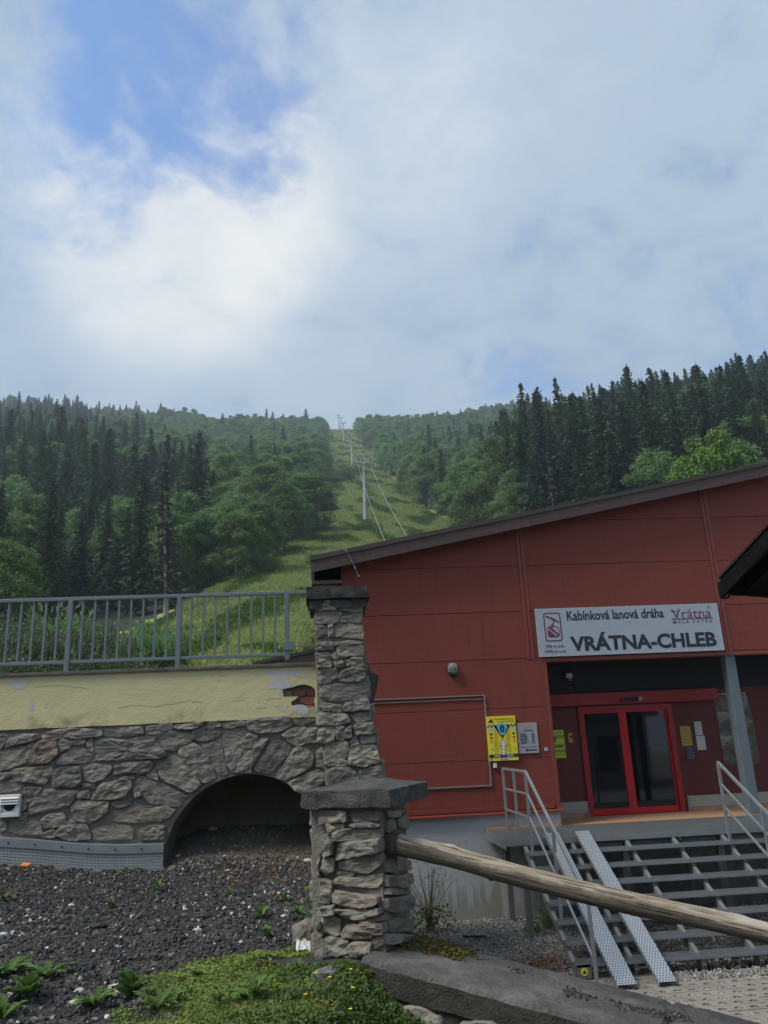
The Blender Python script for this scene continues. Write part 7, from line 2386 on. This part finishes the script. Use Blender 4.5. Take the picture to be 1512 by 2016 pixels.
def build_weeds():
    g = random.Random(31)
    big = [lobed_leaf(0.20, 0.030, 5, i, 0.32, WEED) for i in range(4)]
    wide = [lobed_leaf(0.17, 0.050, 3, 10 + i, 0.30, WEED) for i in range(3)]
    small = [lobed_leaf(0.09, 0.020, 3, 20 + i, 0.35, WEED) for i in range(3)]

    def rosette(px, py, z, n, leaves, sc, label, up=0.3, grp=None):
        p = atZ(px, py, z); x, y = p[0], p[1]
        t = thing('rosette_weed', label, 'weed', (x, y, terr(x, y)), grp)
        for k in range(n):
            o = bpy.data.objects.new('leaf', leaves[k % len(leaves)]); COL.objects.link(o); o.parent = t
            s = sc * g.uniform(0.7, 1.2)
            o.scale = (s, s, s); o.rotation_euler = (g.uniform(-0.3, 0.3), -g.uniform(0.0, up), 2 * math.pi * k / n + g.uniform(-0.4, 0.4))
    rosette(55, 1972, 1.70, 15, wide, 1.15, 'broad leaved light green weed on bare soil by the clover', 1.0)
    rosette(15, 1918, 1.71, 22, big, 1.15, 'spreading toothed leaf rosette lying over the black soil', 0.25)
    rosette(95, 1922, 1.71, 16, big, 1.1, 'flat toothed leaf rosette beside the spreading one', 0.15)
    rosette(5, 2008, 1.69, 14, big, 1.0, 'toothed weed beside the broad leaved light green weed', 0.5)
    rosette(255, 1975, 1.69, 16, wide, 1.05, 'upright dark green weed at the clover edge', 1.1)
    rosette(185, 1990, 1.69, 16, big, 0.95, 'low green weed at the clover edge near the small tissue', 0.4)
    rosette(310, 2000, 1.68, 14, big, 0.9, 'low green weed inside the clover edge', 0.4)
    rosette(500, 1985, 1.66, 14, big, 0.9, 'toothed green weed in the middle of the clover', 0.7)
    for px, py, sc_ in ((345, 1995, 0.6), (430, 2000, 0.6), (610, 1975, 0.45), (650, 2000, 0.5), (385, 1940, 0.4), (590, 1930, 0.45)):
        rosette(px, py, 1.66, 11, wide if int(px) % 2 else big, sc_, 'small leafy weed rising out of the clover cover', 0.8, 'leafy weeds in the clover')
    for i, (px, py, s) in enumerate(((310, 1758, 1.5), (218, 1790, 1.1), (248, 1735, 1.1), (450, 1763, 1.0), (512, 1800, 1.7), (590, 1790, 1.4), (80, 1690, 1.2), (155, 1688, 1.3), (232, 1690, 1.3), (490, 1668, 1.4), (550, 1672, 1.5), (5, 1795, 1.3), (30, 1745, 0.6), (405, 1737, 0.6), (525, 1840, 1.2), (560, 1770, 1.1))):
        z = 1.82 if py < 1720 else 1.75
        rosette(px, py, z, 9, small, s, 'small green weed growing in the black soil', 1.0, 'small weeds on the terrace soil')
    # taller weed against the pillar
    for px, py, h in ((608, 1815, 0.42), (622, 1800, 0.5)):
        p = atZ(px, py, 1.75); x, y = p[0], p[1]
        t = thing('tall_weed', 'tall leafy weed growing against the shaded side of the low pillar', 'weed', (x, y, terr(x, y)), 'tall weeds at the low pillar')
        MB().tube([(x, y, terr(x, y)), (x + 0.02, y, terr(x, y) + h * 0.6), (x + 0.06, y - 0.02, terr(x, y) + h)], [0.006, 0.005, 0.002], 5).build('stem', WEED, t)
        for k in range(9):
            o = bpy.data.objects.new('leaf', small[k % 3]); COL.objects.link(o); o.parent = t
            o.location = (0.04 * k / 9, 0, h * (0.15 + 0.09 * k)); o.scale = (1.5, 1.5, 1.5); o.rotation_euler = (0, 0.2, k * 2.4)
    # yellow flowers
    FL = plain('buttercup_yellow', (0.75, 0.55, 0.01), 0.5)
    for px, py in ((620, 1953), (648, 1958), (690, 1942), (688, 1985), (693, 1962), (545, 1978), (748, 1972), (600, 2004), (705, 1905)):
        p = atZ(px, py + 8, 1.64); x, y = p[0], p[1]; z = terr(x, y)
        t = thing('buttercup', 'small yellow buttercup flower in the clover before the parapet', 'flower', (x, y, z), 'buttercups in the clover')
        MB().tube([(x, y, z), (x + 0.005, y, z + 0.075)], 0.002, 4).build('stem', WEED, t)
        mb = MB()
        for k in range(5):
            a = 2 * math.pi * k / 5
            mb.add([(x + 0.005, y, z + 0.074), (x + 0.005 + 0.012 * math.cos(a - 0.5), y + 0.012 * math.sin(a - 0.5), z + 0.082), (x + 0.005 + 0.016 * math.cos(a), y + 0.016 * math.sin(a), z + 0.084), (x + 0.005 + 0.012 * math.cos(a + 0.5), y + 0.012 * math.sin(a + 0.5), z + 0.082)], [(0, 1, 2, 3)])
        mb.build('petals', FL, t)
    # dry airy shrub by the foundation
    b = atZ(835, 1812, 0.0); x, y = b[0], 15.2
    t = thing('dry_shrub', 'thin dry airy shrub with seed heads against the grey foundation', 'shrub', (x, y, -0.02))
    rr = np.random.default_rng(4)
    mb = MB(); tips = []
    for k in range(26):
        a = rr.uniform(0, 6.28); ln = rr.uniform(0.1, 0.5); h = rr.uniform(0.6, 1.15)
        p0 = (x, y, 0); p1 = (x + math.cos(a) * ln * 0.4, y + math.sin(a) * ln * 0.3, h * 0.55); p2 = (x + math.cos(a) * ln, y + math.sin(a) * ln * 0.6, h)
        mb.tube([p0, p1, p2], [0.006, 0.005, 0.003], 4, False)
        for j in range(5):
            e = np.array(p2) + rr.normal(0, 0.08, 3); mb.tube([p2, tuple(e)], [0.003, 0.002], 3, False); tips.append(e)
    mb.build('stems', STRAW, t)
    T = np.array(tips); Nn = rr.normal(0, 1, T.shape); Nn /= np.linalg.norm(Nn, axis=1)[:, None]
    me = quads_mesh('seed_heads', *leaf_quads(T - np.array(t.location), Nn, np.full(len(T), 0.012), rr), DRYLEAF)
    link('seed_heads', me, t)
    nl = 420
    P = np.stack([rr.normal(0, 0.2, nl), rr.normal(0, 0.15, nl), rr.uniform(0.02, 0.42, nl)], 1); Nn = rr.normal(0, 1, P.shape); Nn /= np.linalg.norm(Nn, axis=1)[:, None]
    link('leaves', quads_mesh('leaves', *leaf_quads(P, Nn, rr.uniform(0.015, 0.035, nl), rr), WEED), t)
    # weeds by the stair post
    for px, py, s, lab in ((1085, 1825, 1.0, 'dark green weed beside the stair post on the gravel'), (1050, 1832, 0.6, 'small light green weed at the foot of the stair post'), (1232, 1868, 0.55, 'small green weed under the stair treads')):
        p = atZ(px, py, 0.0); nl = int(380 * s)
        t = thing('gravel_weed', lab, 'weed', (p[0], p[1], -0.02))
        P = np.stack([rr.normal(0, 0.14 * s, nl), rr.normal(0, 0.12 * s, nl), np.abs(rr.normal(0, 0.14 * s, nl))], 1); Nn = rr.normal(0, .6, P.shape) + np.array([0, 0, .8]); Nn /= np.linalg.norm(Nn, axis=1)[:, None]
        link('leaves', quads_mesh('leaves', *leaf_quads(P, Nn, rr.uniform(0.015, 0.03, nl), rr), WEED), t)
        MB().tube([(p[0], p[1], -0.02), (p[0] + 0.02, p[1], 0.25 * s)], [0.006, 0.002], 4).build('stem', WEED, t)


build_weeds()


# ------------------------------------------------------------------ gravel and grid pavers of the yard
def build_yard():
    g = np.random.default_rng(17)
    n = 17000
    P = np.stack([g.uniform(0.7, 9.5, n), g.uniform(12.0, 15.98, n), np.full(n, -0.012)], 1)
    S = 0.008 + 0.018 * g.random(n) ** 2
    link('yard_gravel', rocks_np('yard_gravel', P, S, GRAVEL, g), kind='stuff', label='grey crushed gravel between the foundation and the pavers', cat='gravel')
    n = 1500
    P = np.stack([g.normal(3.0, 0.55, n), g.normal(12.6, 0.30, n), g.uniform(0.004, 0.03, n)], 1)
    Nn = g.normal(0, 0.5, P.shape) + np.array([0, 0, 1]); Nn /= np.linalg.norm(Nn, axis=1)[:, None]
    link('fallen_leaves', quads_mesh('fallen_leaves', *leaf_quads(P, Nn, g.uniform(0.012, 0.026, n), g), DRYLEAF), kind='stuff', label='brown fallen leaves drifted on the gravel before the stairs', cat='leaves')
    p = atZ(932, 1846, 0.0)
    MB().bar((p[0] - 0.16, p[1] + 0.1, 0.01), (p[0] + 0.2, p[1] - 0.06, 0.02), 0.05, 0.02).build('dark_stick', BLACK, base=(p[0], p[1], 0), label='dark flat stick lying on the grey gravel', cat='stick')
    # one grid paver: two offset rows of three cells, each a frame round a six-sided opening
    cw, cd = 0.20, 0.20
    mb = MB()
    for row in range(2):
        for k in range(3):
            cx = (k - 1) * cw + (0.10 if row else 0.0); cy = (row - 0.5) * cd
            e = 0.002
            ox = [(-cw / 2 + e, -cd / 2 + e), (0, -cd / 2 + e), (cw / 2 - e, -cd / 2 + e), (cw / 2 - e, cd / 2 - e), (0, cd / 2 - e), (-cw / 2 + e, cd / 2 - e)]
            hx = [(-0.055, -0.024), (0, -0.050), (0.055, -0.024), (0.055, 0.024), (0, 0.050), (-0.055, 0.024)]
            T_ = [(cx + a, cy + b, -0.0) for a, b in ox]; H_ = [(cx + a, cy + b, -0.006) for a, b in hx]; D_ = [(cx + a * 0.9, cy + b * 0.9, -0.075) for a, b in hx]; B_ = [(cx + a, cy + b, -0.078) for a, b in ox]
            vv = T_ + H_ + D_ + B_
            ff = [(i, (i + 1) % 6, 6 + (i + 1) % 6, 6 + i) for i in range(6)] + [(6 + i, 6 + (i + 1) % 6, 12 + (i + 1) % 6, 12 + i) for i in range(6)] + [(i, 18 + i, 18 + (i + 1) % 6, (i + 1) % 6) for i in range(6)]
            mb.add(vv, ff)
    me = bpy.data.meshes.new('grid_paver'); me.from_pydata(mb.v, [], mb.f)
    bm = bmesh.new(); bm.from_mesh(me); bmesh.ops.recalc_face_normals(bm, faces=bm.faces)
    if sum(f.normal.z for f in bm.faces if abs(f.normal.z) > 0.8) < 0: bmesh.ops.reverse_faces(bm, faces=bm.faces)
    bm.to_mesh(me); bm.free(); me.materials.append(PAVER)
    cnt = 0
    spots = []
    for j in range(-2, 10):
        yy = 8.6 + j * 0.40 + 0.2
        for i in range(0, 13):
            xx = 1.9 + i * 0.60
            if yy > 12.15 + 0.06 * math.sin(xx * 2) - 0.03 * xx: continue
            az = xx / yy
            if az < 0.14 or az > 0.66: continue
            spots.append((xx, yy))
    for xx, yy in spots:
        o = link('grid_paver', me, plaza)
        o.location = (xx, yy, 0.004 + random.uniform(-0.006, 0.006)); o.rotation_euler = (random.uniform(-0.008, 0.008), random.uniform(-0.008, 0.008), 0)
    print('pavers', len(spots))
    # pale grit in the openings
    L_ = []
    for xx, yy in spots:
        for row in range(2):
            for k in range(3):
                cx = xx + (k - 1) * cw + (0.10 if row else 0.0); cy = yy + (row - 0.5) * cd
                for _ in range(int(g.integers(5, 13))):
                    L_.append((cx + g.uniform(-0.042, 0.042), cy + g.uniform(-0.03, 0.03), g.uniform(-0.035, -0.014)))
    P = np.array(L_); S = 0.008 + 0.011 * g.random(len(P))
    link('paver_grit', rocks_np('paver_grit', P, S, CHIP, g), kind='stuff', label='pale grit filling the openings of the grid pavers', cat='gravel')
    n = 2400
    P = np.stack([g.uniform(4.6, 8.0, n), g.uniform(11.4, 12.4, n), np.full(n, 0.012)], 1)
    link('loose_gravel', rocks_np('loose_gravel', P, 0.006 + 0.02 * g.random(n) ** 3, GRAVEL, g), kind='stuff', label='loose gravel spilled over the pavers under the lowest tread', cat='gravel')
    # lichen and dirt crust on the parapet
    pts = []
    for k in range(1600):
        s = g.uniform(0.45, 2.2); q = 0.55 + 0.10 * math.sin(s * 3.1) + g.normal(0, 0.035)
        if noise.noise(Vector((s * 5, q * 3, 2))) < 0.05: continue
        p = par(s, q); pts.append((p[0], p[1], p[2] + 0.002))
    P = np.array(pts)
    link('soil_crust', rocks_np('soil_crust', P, 0.004 + 0.010 * g.random(len(P)) ** 2, CLOD, g), kind='stuff', label='dark soil crust and dead moss along the top of the parapet slab', cat='soil')


build_yard()


# ------------------------------------------------------------------ haze
def build_haze():
    m = bpy.data.materials.new('haze'); m.use_nodes = True
    nt = m.node_tree; nt.nodes.clear()
    o = nt.nodes.new('ShaderNodeOutputMaterial'); v = nt.nodes.new('ShaderNodeVolumePrincipled')
    v.inputs['Color'].default_value = (0.78, 0.89, 1.0, 1)
    v.inputs['Density'].default_value = HAZE
    v.inputs['Anisotropy'].default_value = 0.2
    nt.links.new(v.outputs[0], o.inputs['Volume'])
    h = MB().box(-900, 1050, -160, 990, -3, 385).build('haze', m, kind='stuff', label='thin pale mountain haze in the valley air', cat='haze')


HAZE = 0.00034
build_haze()
